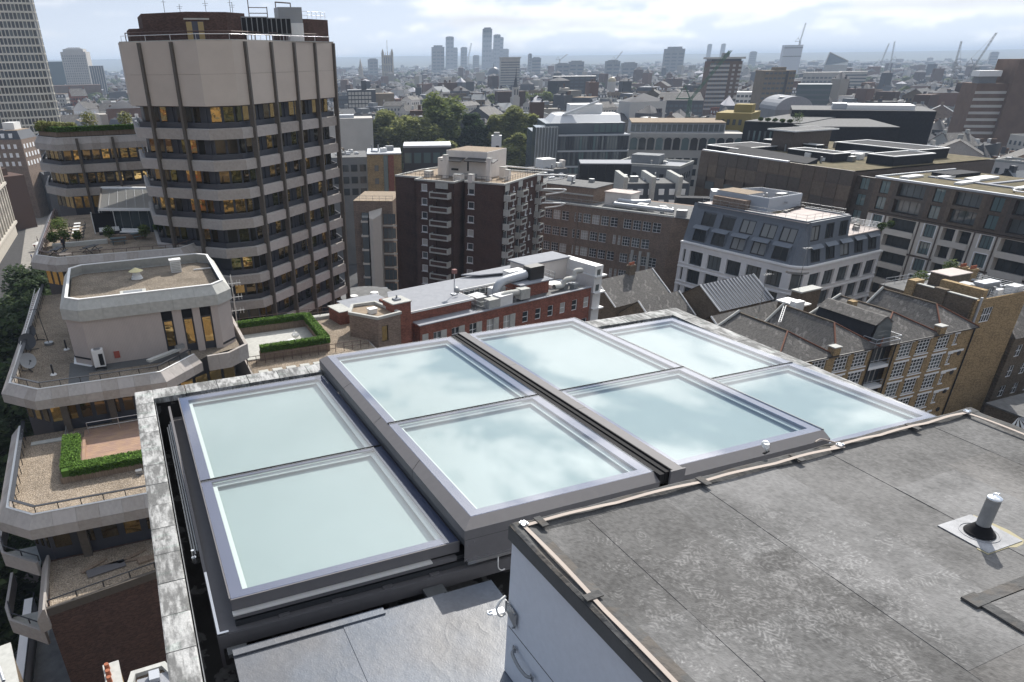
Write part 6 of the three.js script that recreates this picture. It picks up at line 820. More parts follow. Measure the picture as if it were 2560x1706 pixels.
// --- yellow brick works with hipped slate roofs and white windows
{
  const a0 = 55.7, b0 = 67.5, o = thing('yellow_brick_works', 'yellow brick works with hipped slate roofs and big white paned windows', 'building', a0, b0, 0), g = grid(a0, b0), ey = 22.0;
  const W1 = { frameMat: M.sash, glass: [M.glassDark, M.glassDark, M.glassMid], fr: 0.10, nx: 4, ny: 4, set: 0.14, sill: 0.14 };
  const wins = []; [19.7, 16.9, 14.05, 11.2, 8.3].forEach((y, k) => { for (const [B0, B1] of [[68.6, 71.4], [72.7, 75.3], [76.4, 79.0], [79.6, 82.3], [87.6, 90.3], [90.9, 93.6], [94.6, 97.3]]) wins.push({ x: (B0 + B1) / 2 - b0, y, w: B1 - B0 - 0.25, h: k ? 2.1 : 1.95 }); wins.push({ x: 98.4 - b0, y: y + 0.4, w: 0.7, h: 1.4, nx: 2, ny: 3 }); });
  facade(o, g(a0, b0), g(a0, 82.8), 0, ey, wins.filter((w) => w.x < 15.3), M.yellowBrick, W1); facade(o, g(a0, 86.6), g(a0, 101.6), 0, ey, wins.filter((w) => w.x > 15.3).map((w) => ({ ...w, x: w.x - 19.1 })), M.yellowBrick, W1);
  for (const w of wins) part('lintel', cbox(w.x - w.w / 2 - 0.15, w.x + w.w / 2 + 0.15, w.y + w.h, w.y + w.h + 0.26, 0.0, 0.05), M.sash, o);
  [19.4, 16.5, 13.6, 10.7].forEach((y) => { const l = part('loggia_window', cbox(15.5, 18.9, y, y + 2.1, -0.9, -0.8), M.glassDark, o); for (let i = 0; i < 4; i++) part('mullion', cbox(15.5 + i * 0.85, 15.58 + i * 0.85, y, y + 2.1, -0.8, -0.72), M.sashGrey, l); part('slab', cbox(15.3, 19.1, y - 0.55, y - 0.15, -1, 0.02), M.sash, o); railing([g(a0, 82.9), g(a0, 86.5)], y - 0.15, 0.8, M.louvre, o, { step: 4, rails: 2, r: 0.03 }); });
  part('core', cbox(0.2, 33.9, 0, ey - 0.2, -12, -1.0), M.sootBrick, o); part('pipe', bar(g(a0 - 0.12, 82.75).slice(0, 1).concat([0], g(a0 - 0.12, 0)[1]), [g(0, 82.75)[0], ey, g(a0 - 0.12, 0)[1]], 0.09), M.frameBlack, o); part('pipe', bar([19.25, 0, 0.12], [19.25, ey, 0.12], 0.09), M.frameBlack, o); part('pipe', bar([34.0, 0, 0.1], [34.0, ey, 0.1], 0.1), M.frameBlack, o);
  part('right_wall', cbox(33.8, 34.2, 0, ey, -12, -0.0), M.yellowBrick, o); for (const y of [18.6, 15.8, 13, 10.2]) part('round_light', cyl(0.35, 0.35, 0.06, 0, 0, 0, 20).rotateX(Math.PI / 2).translate(32.6, y, 0.02), M.frameBlack, o); for (const y of [18.9, 16.1, 13.2]) part('string_course', cbox(30.3, 33.3, y - 0.05, y + 0.22, 0, 0.08), M.sash, o);
  const back = 67.2, end = 59.2, ry = 24.6;
  for (const [v0, v1, rb] of [[66.6, 76.2, 71.6], [76.2, 83.6, 79.3], [83.6, 94.8, 89.6], [94.8, 102.0, 97.8]]) {
    const P = (a, b, y) => { const [x, z] = g(a, b); return [x, y, z]; };
    part('roof_slope', tris([...quad(P(55.5, v1, ey + 0.05), P(back, v1, ey + 0.25), P(back, rb, ry), P(end, rb, ry))]), M.slate, o); part('roof_slope', tris(quad(P(55.5, v0, ey + 0.05), P(back, v0, ey + 0.25), P(back, rb, ry), P(end, rb, ry))), M.slate, o); part('hip_slope', tris([...P(55.5, v0, ey + 0.05), ...P(55.5, v1, ey + 0.05), ...P(end, rb, ry)]), M.slate, o);
    part('ridge', [bar(P(back, rb, ry + 0.03), P(end, rb, ry + 0.03), 0.12)], M.sootBrick, o); part('hip_roll', bar(P(end, rb, ry + 0.03), P(55.5, v0, ey + 0.1), 0.11), M.copperPipe, o); part('hip_roll', bar(P(end, rb, ry + 0.03), P(55.5, v1, ey + 0.1), 0.09), M.copperPipe, o);
    part('gable', tris([...P(back, v0, ey - 2), ...P(back, v1, ey - 2), ...P(back, v1, ey + 0.3), ...P(back, v0, ey - 2), ...P(back, v1, ey + 0.3), ...P(back, rb, ry + 0.2), ...P(back, v0, ey - 2), ...P(back, rb, ry + 0.2), ...P(back, v0, ey + 0.3)]), M.sootBrick, o); part('verge', [bar(P(back - 0.1, v0, ey + 0.3), P(back - 0.1, rb, ry + 0.25), 0.2, 6)], M.concretePale, o);
  }
  part('gutter', sweep([g(55.5, 66.6), g(55.5, 102)], [[-0.1, ey - 0.1], [0.12, ey - 0.1], [0.12, ey + 0.06], [-0.1, ey + 0.06]]), M.frameBlack, o);
  for (const b of [76.2, 94.8]) { const [x, z] = g(55.9, b); part('valley_pier', box(1.1, 1.3, 0.9, x, ey + 0.4, z), M.yellowBrick, o); part('pier_cap', box(1.25, 0.14, 1.05, x, ey + 1.1, z), M.concretePale, o); }
  // black dormer with glazed front
  { const P = (a, b, y) => { const [x, z] = g(a, b); return [x, y, z]; }; part('dormer', loft([g(56.6, 82.6), g(56.6, 86.6), g(65, 86.6), g(65, 82.6)], [g(56.6, 83.3), g(56.6, 85.9), g(65, 85.9), g(65, 83.3)], 22.0, 24.6), M.blackClad, o); part('dormer_roof', loft([g(56.4, 83.0), g(56.4, 86.2), g(65, 86.2), g(65, 83.0)], [g(56.4, 84.4), g(56.4, 84.8), g(65, 84.8), g(65, 84.4)], 24.6, 25.5), M.slate, o); part('dormer_glass', tris([...quad(P(56.35, 82.9, 22.3), P(56.35, 86.3, 22.3), P(56.35, 85.9, 24.5), P(56.35, 83.3, 24.5)), ...P(56.35, 83.3, 24.5), ...P(56.35, 85.9, 24.5), ...P(56.35, 84.6, 25.3)]), M.glassMid, o); railing([g(57.2, 82.6), g(55.4, 82.6), g(55.4, 86.9), g(57.2, 86.9)], 22.1, 1.0, M.louvre, o, { step: 5, rails: 2, r: 0.045 }); part('dormer_chimney', box(0.9, 1.2, 0.9, ...P(63.5, 87.4, 24.6)), M.yellowBrick, o); }
  part('roof_ladder', [-0.2, 0.2].map((d) => bar([g(0, 75.0)[0] + d, 24.0, g(63.5, 0)[1]], [g(0, 78.8)[0] + d, 24.75, g(66.5, 0)[1]], 0.05)).concat(Array.from({ length: 8 }, (_, i) => bar([lerp(g(0, 75)[0], g(0, 78.8)[0], i / 8) - 0.2, lerp(24, 24.75, i / 8), lerp(g(63.5, 0)[1], g(66.5, 0)[1], i / 8)], [lerp(g(0, 75)[0], g(0, 78.8)[0], i / 8) + 0.2, lerp(24, 24.75, i / 8), lerp(g(63.5, 0)[1], g(66.5, 0)[1], i / 8)], 0.035))), M.white, o).userData.kind = 'stuff';
  part('ac_boxes', [box(1.6, 1.4, 1, ...(() => { const [x, z] = g(67.5, 82.2); return [x, 24, z]; })()), box(1.1, 1, 0.9, ...(() => { const [x, z] = g(67, 80.6); return [x, 23.6, z]; })())], M.white, o).userData.kind = 'stuff';
}
// --- brick houses with roof garden, far right
{
  const a0 = 57.6, b0 = 103, o = thing('roof_garden_houses', 'sooty yellow brick houses with roof garden and white sash window', 'building', a0, b0, 0), g = grid(a0, b0), W1 = { frameMat: M.sash, glass: M.glassDark, fr: 0.1, nx: 2, ny: 2, set: 0.1 };
  facade(o, g(66.6, 103), g(57.6, 103), 0, 25.0, [], M.sootBrick, W1); facade(o, g(57.6, 103), g(57.6, 114), 0, 24.8, [{ x: 3.4, y: 21.4, w: 2.1, h: 2.1, nx: 4 }], M.yellowBrick, W1); part('core', cbox(0.35, 11, 0, 24.3, -9, -0.35), M.sootBrick, o); part('core', cbox(0.4, 16, 0, 23.4, -14, -9), M.sootBrick, o);
  part('pier', cbox(-0.35, 1.6, 0, 25.4, -9.6, -8.4), M.yellowBrick, o); part('pier', cbox(-0.3, 0.5, 0, 25.3, -5.6, -3.9), M.sootBrick, o); part('stair_block', cbox(3.6, 8.2, 23, 26.1, -9.2, -6.4), M.sootBrick, o); part('stair_roof', cbox(3.5, 8.3, 26.1, 26.22, -9.3, -6.3), M.paleRoof, o); part('party_wall', cbox(1.9, 2.7, 23, 25.9, -6.4, -0.4), M.yellowBrick, o); part('wall_coping', [cbox(-0.08, 0.42, 25.0, 25.12, -8.3, 0.08)], M.concretePale, o);
  part('roof_floor', cbox(0.4, 11, 24.3, 24.4, -9, -0.35), M.asphaltRoof, o); part('roof_floor', cbox(0.4, 16, 23.4, 23.5, -14, -9), M.asphaltRoof, o); part('down_pipe', bar([0.9, 12, 0.15], [0.9, 25.2, 0.15], 0.17, 8), M.louvre, o);
  railing([g(57.9, 106), g(57.9, 113.5), g(66, 113.5)], 24.6, 1.0, M.louvre, o, { step: 1.5, rails: 4, r: 0.03 }); railing([g(71, 103.6), g(71, 118)], 23.5, 1.0, M.louvre, o, { step: 2, rails: 2, r: 0.035 }); roofClutter(o, 3, 10, -8.4, -1, 24.4, 16, 91); roofClutter(o, 2, 14, -13, -9.6, 23.5, 10, 92); part('ac_bank', box(3.5, 1.6, 1.5, 6.4, 25.2, -3), M.louvre, o); for (let i = 0; i < 7; i++) part('ac_louvre', box(3.3, 0.1, 0.08, 6.4, 24.6 + i * 0.2, -2.2), M.steelDull, o);
  chimney(o, 10, 24.3, -7.5, 1.4, 2.0, 0.9, 4); chimney(o, 13.5, 23.4, -11, 1.4, 2.0, 0.9, 4);
  facade(o, g(57.0, 114.2), g(57.0, 130), 0, 18.0, [15.0, 11.8, 8.6].flatMap((y) => row(2, 13.8, 5, y, 1.3, 1.8)), M.sootBrick, W1); part('low_wing', cbox(11.3, 27, 0, 17.9, -10, 0.2), M.sootBrick, o); part('wing_roof', loft([[11.2, 0.7], [27, 0.7], [27, -10], [11.2, -10]], [[13, -4], [25, -4], [25, -5], [13, -5]], 18.0, 21.5), M.slate, o); part('white_gable', tris([11.6, 18.1, -3.4, 18, 18.1, -4.5, 17, 22.2, -8]), M.white, o);
}
{ const G = (l, a, b, y, r, i) => { const [x, z] = plan(a, b); bush('roof_shrub', l, x, y, z, r, i % 2 ? M.leafGreen : [M.leafGreen[1], M.leafPale[2], M.leafGreen[0]], { n: 420, size: 0.16, cat: 'shrub' }); }; G('feathery pale shrub on the roof garden wall, far right', 68.0, 106.5, 23.6, 1.1, 0); G('small round topiary on the roof garden, left of the pair', 68.5, 110.8, 24.2, 0.5, 1); G('small round topiary on the roof garden, right of the pair', 68.8, 113.2, 24.2, 0.5, 1); G('tall feathery shrub standing behind the round topiaries', 70, 115.8, 24, 1.0, 0); G('leafy pot plant on the white office terrace, nearer the mansard', 86.5, 121, 26.8, 0.7, 1); G('leafy pot plant on the white office terrace, at its outer end', 87.5, 124.5, 26.8, 0.6, 1); }
// --- slate-roofed houses between the range and the white block
function pitched(name, label, a, b, turn, w, d, eave, ridge, wall, roofM, { gable = true, pots = 0, group, along = 'x' } = {}) {
  const o = thing(name, label, 'house', a, b, 0, turn, group), h = along === 'x';
  part('wall', cbox(0, w, 0, eave, -d, 0), wall, o);
  const rA = h ? [0, ridge, -d / 2] : [w / 2, ridge, 0], rB = h ? [w, ridge, -d / 2] : [w / 2, ridge, -d], e = 0.25;
  if (h) { part('roof_slope', tris(quad([-e, eave - 0.12, e], [w + e, eave - 0.12, e], [w + e, ridge, -d / 2], [-e, ridge, -d / 2])), roofM, o); part('roof_slope', tris(quad([-e, eave - 0.12, -d - e], [w + e, eave - 0.12, -d - e], [w + e, ridge, -d / 2], [-e, ridge, -d / 2])), roofM, o); part('gable', tris([0, eave, 0, 0, eave, -d, 0, ridge - 0.05, -d / 2]), wall, o); part('gable', tris([w, eave, 0, w, eave, -d, w, ridge - 0.05, -d / 2]), wall, o); part('verge', [bar([-e, eave - 0.1, e], [-e, ridge, -d / 2], 0.13), bar([w + e, eave - 0.1, e], [w + e, ridge, -d / 2], 0.13)], M.white, o).userData.kind = 'stuff'; }
  else { part('roof_slope', tris(quad([-e, eave - 0.12, e], [-e, eave - 0.12, -d - e], [w / 2, ridge, -d - e], [w / 2, ridge, e])), roofM, o); part('roof_slope', tris(quad([w + e, eave - 0.12, e], [w + e, eave - 0.12, -d - e], [w / 2, ridge, -d - e], [w / 2, ridge, e])), roofM, o); part('gable', tris([0, eave, 0, w, eave, 0, w / 2, ridge - 0.05, 0]), wall, o); part('verge', [bar([-e, eave - 0.1, e], [w / 2, ridge, e], 0.13), bar([w + e, eave - 0.1, e], [w / 2, ridge, e], 0.13)], M.white, o).userData.kind = 'stuff'; }
  if (pots) chimney(o, w * 0.6, ridge - 1, -d * 0.5, 1.5, 2.4, 0.8, pots, wall);
  return o;
}
pitched('slate_house', 'slate-roofed brick house with chimney behind the white end tower', 92.5, 71.5, 0.19, 13, 9, 18.2, 21.5, M.sootBrick, M.slate, { pots: 4 });
pitched('slate_house', 'lower slate-roofed house with white verge in front of the brown offices', 83.5, 72.5, 0.19, 9, 7.5, 17.6, 20.6, M.sootBrick, M.slate, { pots: 0 });
{ const o = pitched('slate_house', 'slate-roofed house with small skylight and clay pots beside the right parapet', 69, 73.5, 0.12, 15, 8, 19.2, 22.2, M.sootBrick, M.slate, {}); part('roof_window', box(1.4, 0.12, 1.0, 0, 0, 0).rotateX(0.64).translate(6.5, 21.0, -1.9), M.glassTeal, o); chimney(o, 1.8, 19.8, -1, 1.6, 1.6, 0.8, 6); part('end_stack', cbox(12.4, 14.6, 10, 22.6, -3, 0.4), M.sootBrick, o); part('stack_cap', cbox(12.2, 14.8, 22.6, 22.8, -3.2, 0.6), M.white, o); part('flue', tube([[10.8, 17, 0.3], [10.8, 20.4, 0.3], [11, 21.4, -0.2]], 0.35, 12, 8), M.louvre, o); }
{ const o = pitched('glazed_workshop', 'workshop with a long ribbed glass roof between slate houses', 82, 83.5, 0.12, 12, 9, 19, 22, M.sootBrick, M.leadRoof, {}); for (let i = 0; i < 16; i++) part('glazing_bar', bar([0.3 + i * 0.76, 19.0, 0.3], [0.3 + i * 0.76, 22.08, -4.5], 0.06, 4), M.frameBlack, o); }
{ const o = thing('sooty_chimney_house', 'tall sooty brick chimney wall in front of the white office block', 'chimney wall', 74.5, 91, 0, 0.1); part('wall', cbox(0, 4.6, 0, 22.8, -1.6, 0), M.sootBrick, o); part('cap', cbox(-0.1, 4.7, 22.8, 23.0, -1.7, 0.1), M.concretePale, o); }
for (const [i, [a, b, y, h]] of [[77, 93, 22.8, 6], [72, 80.5, 22, 5.5], [47, 104, 11, 6.5], [44.5, 104.5, 9, 6]].entries()) { const o = thing('tv_aerial', ['thin television aerial in front of the white office block', 'thin television aerial over the slate-roofed house with small skylight', 'television aerial over the dark yard at right, taller of the two', 'television aerial over the dark yard at right, lower of the two'][i], 'aerial', a, b, y); part('mast', bar([0, 0, 0], [0, h, 0], 0.045), M.steelDull, o); part('boom', bar([-0.8, h, 0], [0.9, h - 0.1, 0], 0.025), M.steelDull, o); for (let k = 0; k < 7; k++) part('element', bar([-0.7 + k * 0.24, h - 0.05, -0.4], [-0.7 + k * 0.24, h - 0.05, 0.4], 0.014), M.steelDull, o); }
// --- dark yard on the right
{ const o = thing('yard_buildings', 'dim brick yard buildings below the roof garden houses', 'building', 45, 106, 0); part('wall', cbox(0, 10, 0, 11, -8, 0), M.sootBrick, o); part('roof', cbox(-0.2, 10.2, 11, 11.2, -8.2, 0.2), M.asphaltRoof, o); part('wall', cbox(8, 24, 0, 14, -4, 8), M.sootBrick, o); part('roof', cbox(7.8, 24.2, 14, 14.2, -4.2, 8.2), M.asphaltRoof, o); }
{ const o = thing('fan_canopy', 'grey fan-shaped glass canopy in the dim yard', 'canopy', 47.5, 103, 11.3); for (let i = 0; i < 9; i++) { const t = -1.2 + i * 0.3; part('glass_rib', tris(quad([0, 0.8, 0], [Math.sin(t) * 3, 0.2, Math.cos(t) * 2], [Math.sin(t + 0.18) * 3, 0.2, Math.cos(t + 0.18) * 2], [0, 0.82, 0])), M.steelDull, o); } }

// =====================================================================================
// street, people, trees, far buildings, skyline, hills
// =====================================================================================
import { MarchingCubes } from 'three/addons/objects/MarchingCubes.js';
const RAD = Math.PI / 180, polar = (az, d) => [d * Math.sin(az * RAD), -d * Math.cos(az * RAD)];
M.ground = grainMat(40, [0.085, 0.085, 0.088], 0.35, 0.95, { per: 6, oct: 7 }); M.paving = grainMat(9, [0.25, 0.24, 0.225], 0.18, 0.9, { per: 12 });
structure('ground', new THREE.PlaneGeometry(34000, 34000, 8, 8).rotateX(-Math.PI / 2).translate(0, -0.05, -8000), M.ground);
{ const g = (a, b) => plan(a, b); structure('pavement', flat([g(60, -24), g(60, -14), g(330, -16), g(330, -37)].map((p) => p), 0.12), M.paving); structure('road', flat([g(60, -34), g(60, -24.2), g(330, -37.2), g(330, -44)], 0.01), grainMat(6, [0.055, 0.055, 0.058], 0.2, 0.9)); structure('forecourt', flat([g(330, -60), g(330, -10), g(425, -6), g(425, -70)], 0.09), M.paving); }
// --- slab tower with a faceted concrete grid, far left
{
  const o = thing('grid_tower', 'tall slab tower with a pale faceted concrete grid, far left', 'tower', 419, -22.3, 0, 0.0), nx = 15, ny = 27, w = 1.62, h = 3.35, y0 = 12; M.gridPale = grainMat(4, [0.66, 0.63, 0.56], 0.06, 0.8);
  // plan: flat broad face with tapering ends; x runs left from the right-hand edge
  part('core', prism([[-0.8, -1.5], [-nx * w, 0.0 - 0.4], [-nx * w - 6, -5], [-nx * w - 6, -10], [-nx * w, -15], [-0.8, -13], [1.6, -7]], 6, y0 + ny * h + 3), mat(0.07, 0.075, 0.08, 0.3), o);
  const G = ready([loft(rect(-0.98, -0.52, -0.6, 0.2), rect(-0.9, -0.6, -0.3, 0.7), 0, h * 0.52, { top: false }), loft(rect(-0.9, -0.6, -0.3, 0.7), rect(-0.98, -0.52, -0.6, 0.2), h * 0.52, h, { top: false })]), S = ready(box(w, 0.75, 1.2, 0, 0.0, 0.2)), P = ready(new THREE.PlaneGeometry(w - 0.4, h - 0.7).translate(0, h / 2, -0.35));
  let count = 0; const rest = [];
  for (let k = 0; k < ny; k++) for (let i = 0; i < nx; i++) {
    const x = -(i + 0.5) * w, z = lerp(-0.6, 0.3, Math.sin(Math.PI * (i + 0.5) / nx)) + (i < 2 ? -0.5 * (2 - i) : 0), y = y0 + k * h;
    if (count < 290 && k > 1) { const m = part('window_bay', G, M.gridPale, o); m.position.set(x, y, z); count++; const p = part('pane', P, (i * 7 + k * 3) % 5 ? M.glassDark : M.glassMid, m); const s = part('sill', S, M.gridPale, m); }
    else rest.push(G.clone().translate(x, y, z), S.clone().translate(x, y, z));
  }
  part('grid_rest', rest, M.gridPale, o).userData.kind = 'stuff';
  part('end_bays', Array.from({ length: ny }, (_, k) => [box(2.4, 0.6, 1, 0.5, y0 + k * h, -1.6, -0.5), box(0.3, h, 0.6, 0.3, y0 + k * h + h / 2, -1.4), box(0.3, h, 0.6, 1.3, y0 + k * h + h / 2, -2.8)]).flat(), M.gridPale, o).userData.kind = 'stuff';
  part('transfer_box', cbox(-7, 1.6, y0 - 6, y0 - 0.4, -13, -0.4), M.gridPale, o); part('wave_canopy', sweep([[-nx * w - 2, 0.4], [-nx * w * 0.75, -0.6], [-nx * w * 0.5, 0.5], [-nx * w * 0.25, -0.6], [-2, 0.4]], [[-4, 5.2], [0, 4.6], [0, 6.2], [-4, 6.2]]), M.gridPale, o);
  for (const x of [-5, -13, -21]) part('column', [loft([[x - 0.7, -2], [x + 0.7, -2], [x + 0.7, -4], [x - 0.7, -4]], [[x - 2, -1.4], [x + 2, -1.4], [x + 2, -4.6], [x - 2, -4.6]], 0, 5)], M.gridPale, o);
  part('undercroft', cbox(-nx * w, -1, 0, 5, -12, -5), mat(0.03, 0.03, 0.035, 0.6), o);
}
{ // hoarding poster: generic red and pale blocks
  const o = thing('poster_board', 'red and white poster board under the slab tower', 'poster', 395, -44.5, 2, -0.15); const t = tex(64, 96, (u, v) => { if (v > 0.78 && v < 0.92 && u > 0.12 && u < 0.9 && (Math.floor(u * 14) % 3)) return [0.5, 0.05, 0.06]; if (v < 0.62) { const a = Math.hypot(u - 0.32, (v - 0.3) * 0.7), b = Math.hypot(u - 0.7, (v - 0.34) * 0.7); if (a < 0.17) return [0.05, 0.05, 0.06]; if (b < 0.2) return [0.38, 0.12, 0.09]; } return [0.6, 0.58, 0.56]; });
  part('poster', new THREE.PlaneGeometry(5.4, 8), mat(1, 1, 1, 0.7, { map: t }), o).geometry.setAttribute('uv', new THREE.Float32BufferAttribute([0, 1, 0, 0, 1, 1, 0, 0, 1, 0, 1, 1], 2)); part('frame', cbox(-2.9, 2.9, -4.2, 4.2, -0.4, -0.05), M.white, o); o.position.y = 6.5;
}
// --- classical stone street front on the far left
{
  const o = thing('stone_street_front', 'pale classical stone building with tall windows at the left edge', 'building', 200, -41, 0, Math.PI / 2 - 0.03), L = 100; M.portland = grainMat(5, [0.47, 0.44, 0.39], 0.14, 0.85, { per: 8 });
  // local x runs away from the viewer along the street front
  const wins = []; for (let i = 0; i < 20; i++) for (let k = 0; k < 6; k++) wins.push({ x: 2.5 + i * 5, y: 4.8 + k * 4.2, w: 2.2, h: 2.9 });
  facade(o, [0, 0], [L, 0], 0, 31, wins, M.portland, { frameMat: M.sashGrey, glass: [M.glassDark, M.glassMid], nx: 2, ny: 2, fr: 0.12, set: 0.35, t: 0.6 });
  for (let i = 0; i <= 20; i++) part('pilaster', cbox(i * 5 - 0.45, i * 5 + 0.45, 4.4, 29.5, 0, 0.45), M.portland, o); for (const y of [4.1, 17.4, 29.6]) part('cornice', cbox(-0.5, L + 0.5, y, y + 0.8, -0.2, 0.9), M.portland, o); part('core', cbox(0, L, 0, 30.5, -24, -0.62), M.portland, o); part('end_wall', cbox(-0.3, 0.0, 0, 31, -24, 0), M.portland, o); part('attic', loft(rect(0, L, -24, -0.5), rect(2, L - 2, -20, -4), 31, 36), M.leadRoof, o);
}
// --- people
const personGeo = (() => {
  const B = [[[0.10, 0.06, 0.03], 0.05, [0.09, 0.48, 0.0], 0.06], [[0.09, 0.48, 0], 0.062, [0.08, 0.9, 0], 0.09], [[-0.11, 0.06, -0.12], 0.05, [-0.10, 0.48, 0.02], 0.06], [[-0.10, 0.48, 0.02], 0.062, [-0.08, 0.9, 0], 0.09], [[0.10, 0.04, 0.03], 0.042, [0.11, 0.035, 0.16], 0.035], [[-0.11, 0.05, -0.12], 0.042, [-0.12, 0.035, 0.0], 0.035], [[-0.05, 0.92, 0], 0.13, [0.05, 0.92, 0], 0.13], [[0, 1.0, 0], 0.13, [0, 1.3, 0], 0.15], [[-0.13, 1.38, 0], 0.07, [0.13, 1.38, 0], 0.07], [[0.2, 1.38, 0], 0.055, [0.25, 1.1, -0.03], 0.045], [[0.25, 1.1, -0.03], 0.043, [0.25, 0.85, 0.07], 0.035], [[-0.2, 1.38, 0], 0.055, [-0.25, 1.1, 0.0], 0.045], [[-0.25, 1.1, 0.0], 0.043, [-0.25, 0.84, 0.1], 0.035], [[0, 1.4, 0], 0.06, [0, 1.52, 0.01], 0.055], [[0, 1.6, 0.01], 0.095, [0, 1.66, 0.0], 0.1]];
  const n = 64, mc = new MarchingCubes(n, new THREE.MeshStandardMaterial(), false, false, 60000), d = (p, b) => { const a = b[0], c = b[2], ab = [c[0] - a[0], c[1] - a[1], c[2] - a[2]], ap = [p[0] - a[0], p[1] - a[1], p[2] - a[2]], t = clamp((ap[0] * ab[0] + ap[1] * ab[1] + ap[2] * ab[2]) / (ab[0] ** 2 + ab[1] ** 2 + ab[2] ** 2)); return Math.hypot(ap[0] - ab[0] * t, ap[1] - ab[1] * t, ap[2] - ab[2] * t) - lerp(b[1], b[3], t); };
  for (let k = 0; k < n; k++) for (let j = 0; j < n; j++) for (let i = 0; i < n; i++) { const p = [(i / n * 2 - 1) * 0.92, (j / n * 2 - 1) * 0.92 + 0.88, (k / n * 2 - 1) * 0.92]; let s = 0; for (const b of B) s += Math.exp(-28 * d(p, b)); mc.field[k * n * n + j * n + i] = Math.log(s) / 28; }
  mc.isolation = 0; mc.update(); const c = mc.count, pos = new Float32Array(c * 3), nor = new Float32Array(c * 3);
  for (let i = 0; i < c; i++) { pos[3 * i] = mc.positionArray[3 * i] * 0.92; pos[3 * i + 1] = mc.positionArray[3 * i + 1] * 0.92 + 0.88; pos[3 * i + 2] = mc.positionArray[3 * i + 2] * 0.92; for (let q = 0; q < 3; q++) nor[3 * i + q] = mc.normalArray[3 * i + q]; }
  return (shirt, legs, hair, skin = [0.4, 0.24, 0.17]) => { const g = new THREE.BufferGeometry(), col = new Float32Array(c * 3); for (let i = 0; i < c; i++) { const x = Math.abs(pos[3 * i]), y = pos[3 * i + 1], z = pos[3 * i + 2], k = y > 1.63 || (y > 1.5 && z < -0.01) ? hair : y > 1.47 ? skin : y > 0.93 && !(x > 0.2 && y < 0.98) ? shirt : x > 0.2 && y > 0.7 ? skin : y < 0.09 ? [0.04, 0.04, 0.04] : legs; col.set(k, 3 * i); } g.setAttribute('position', new THREE.BufferAttribute(pos.slice(), 3)); g.setAttribute('normal', new THREE.BufferAttribute(nor.slice(), 3)); g.setAttribute('color', new THREE.BufferAttribute(col, 3)); g.userData.ready = true; return g; };
})();
{
  M.person = mat(1, 1, 1, 0.85, { vertexColors: true });
  const looks = [['a dark coat', 'dark trousers', [0.03, 0.03, 0.04], [0.03, 0.03, 0.04]], ['a white shirt', 'dark trousers', [0.6, 0.6, 0.6], [0.04, 0.04, 0.06]], ['a blue jacket', 'grey trousers', [0.06, 0.1, 0.25], [0.15, 0.15, 0.16]], ['a red top', 'dark trousers', [0.35, 0.05, 0.05], [0.03, 0.03, 0.05]], ['a grey top', 'blue jeans', [0.25, 0.25, 0.26], [0.06, 0.09, 0.18]]], geos = looks.map((l) => personGeo(l[2], l[3], [0.04, 0.025, 0.015])), R = rng(515);
  const add = (label, a, b, y, t, k) => { const o = new THREE.Mesh(geos[k], M.person), [x, z] = plan(a, b); o.name = numbered('person'); o.position.set(x, y, z); o.rotation.y = t; o.castShadow = o.receiveShadow = true; scene.add(o); info(o, label, 'person', 'people walking in the street'); };
  add('person in dark clothes standing on the café terrace', 104.2, -8.3, 32.76, 1.0, 0);
  const where = ['by the street trees', 'near the stone building', 'in the middle of the pavement', 'beside the stone street front', 'farther up the pavement', 'near the slab tower'];
  for (let i = 0; i < 64; i++) { const a = 172 + 140 * Math.pow(R(), 0.8), b = -17.5 - R() * 12.5 - (a - 170) * 0.01, k = Math.floor(R() * 5); add(`person in ${looks[k][0]} and ${looks[k][1]} walking ${where[a > 285 ? 5 : a > 250 ? 4 : b < -26 ? 1 : b > -21 ? 0 : 2]}`, a, b, 0.12, R() * 6.28, k); }
  for (const [i, [a, b]] of [[262, -22], [228, -21], [205, -23], [290, -24]].entries()) { const o = thing('street_lamp', `thin dark lamp post ${['second farthest', 'second nearest', 'nearest', 'farthest'][i]} along the left pavement`, 'street lamp', a, b, 0.1, 0, 'lamp posts on the left pavement'); part('post', cyl(0.12, 0.07, 8, 0, 0, 0, 8), M.frameBlack, o); part('lantern', box(0.6, 0.25, 0.3, 0, 8, 0), M.frameBlack, o); }
  for (const [i, [a, b]] of [[268, -29], [272, -27.5], [255, -19], [243, -20.5], [236, -20]].entries()) { const o = thing('kiosk_umbrella', `street parasol ${['white, by the stone front', 'pale, beside the white one', 'dark, by the far trees', 'dark red, left of the near trees', 'white, at the near trees'][i]}`, 'parasol', a, b, 0.12); part('pole', cyl(0.04, 0.04, 2.3, 0, 0, 0, 6), M.white, o); part('canopy', new THREE.ConeGeometry(1.6, 0.7, 8).translate(0, 2.5, 0), [M.white, M.render, M.frameBlack, M.terracotta, M.white][i], o); }
}
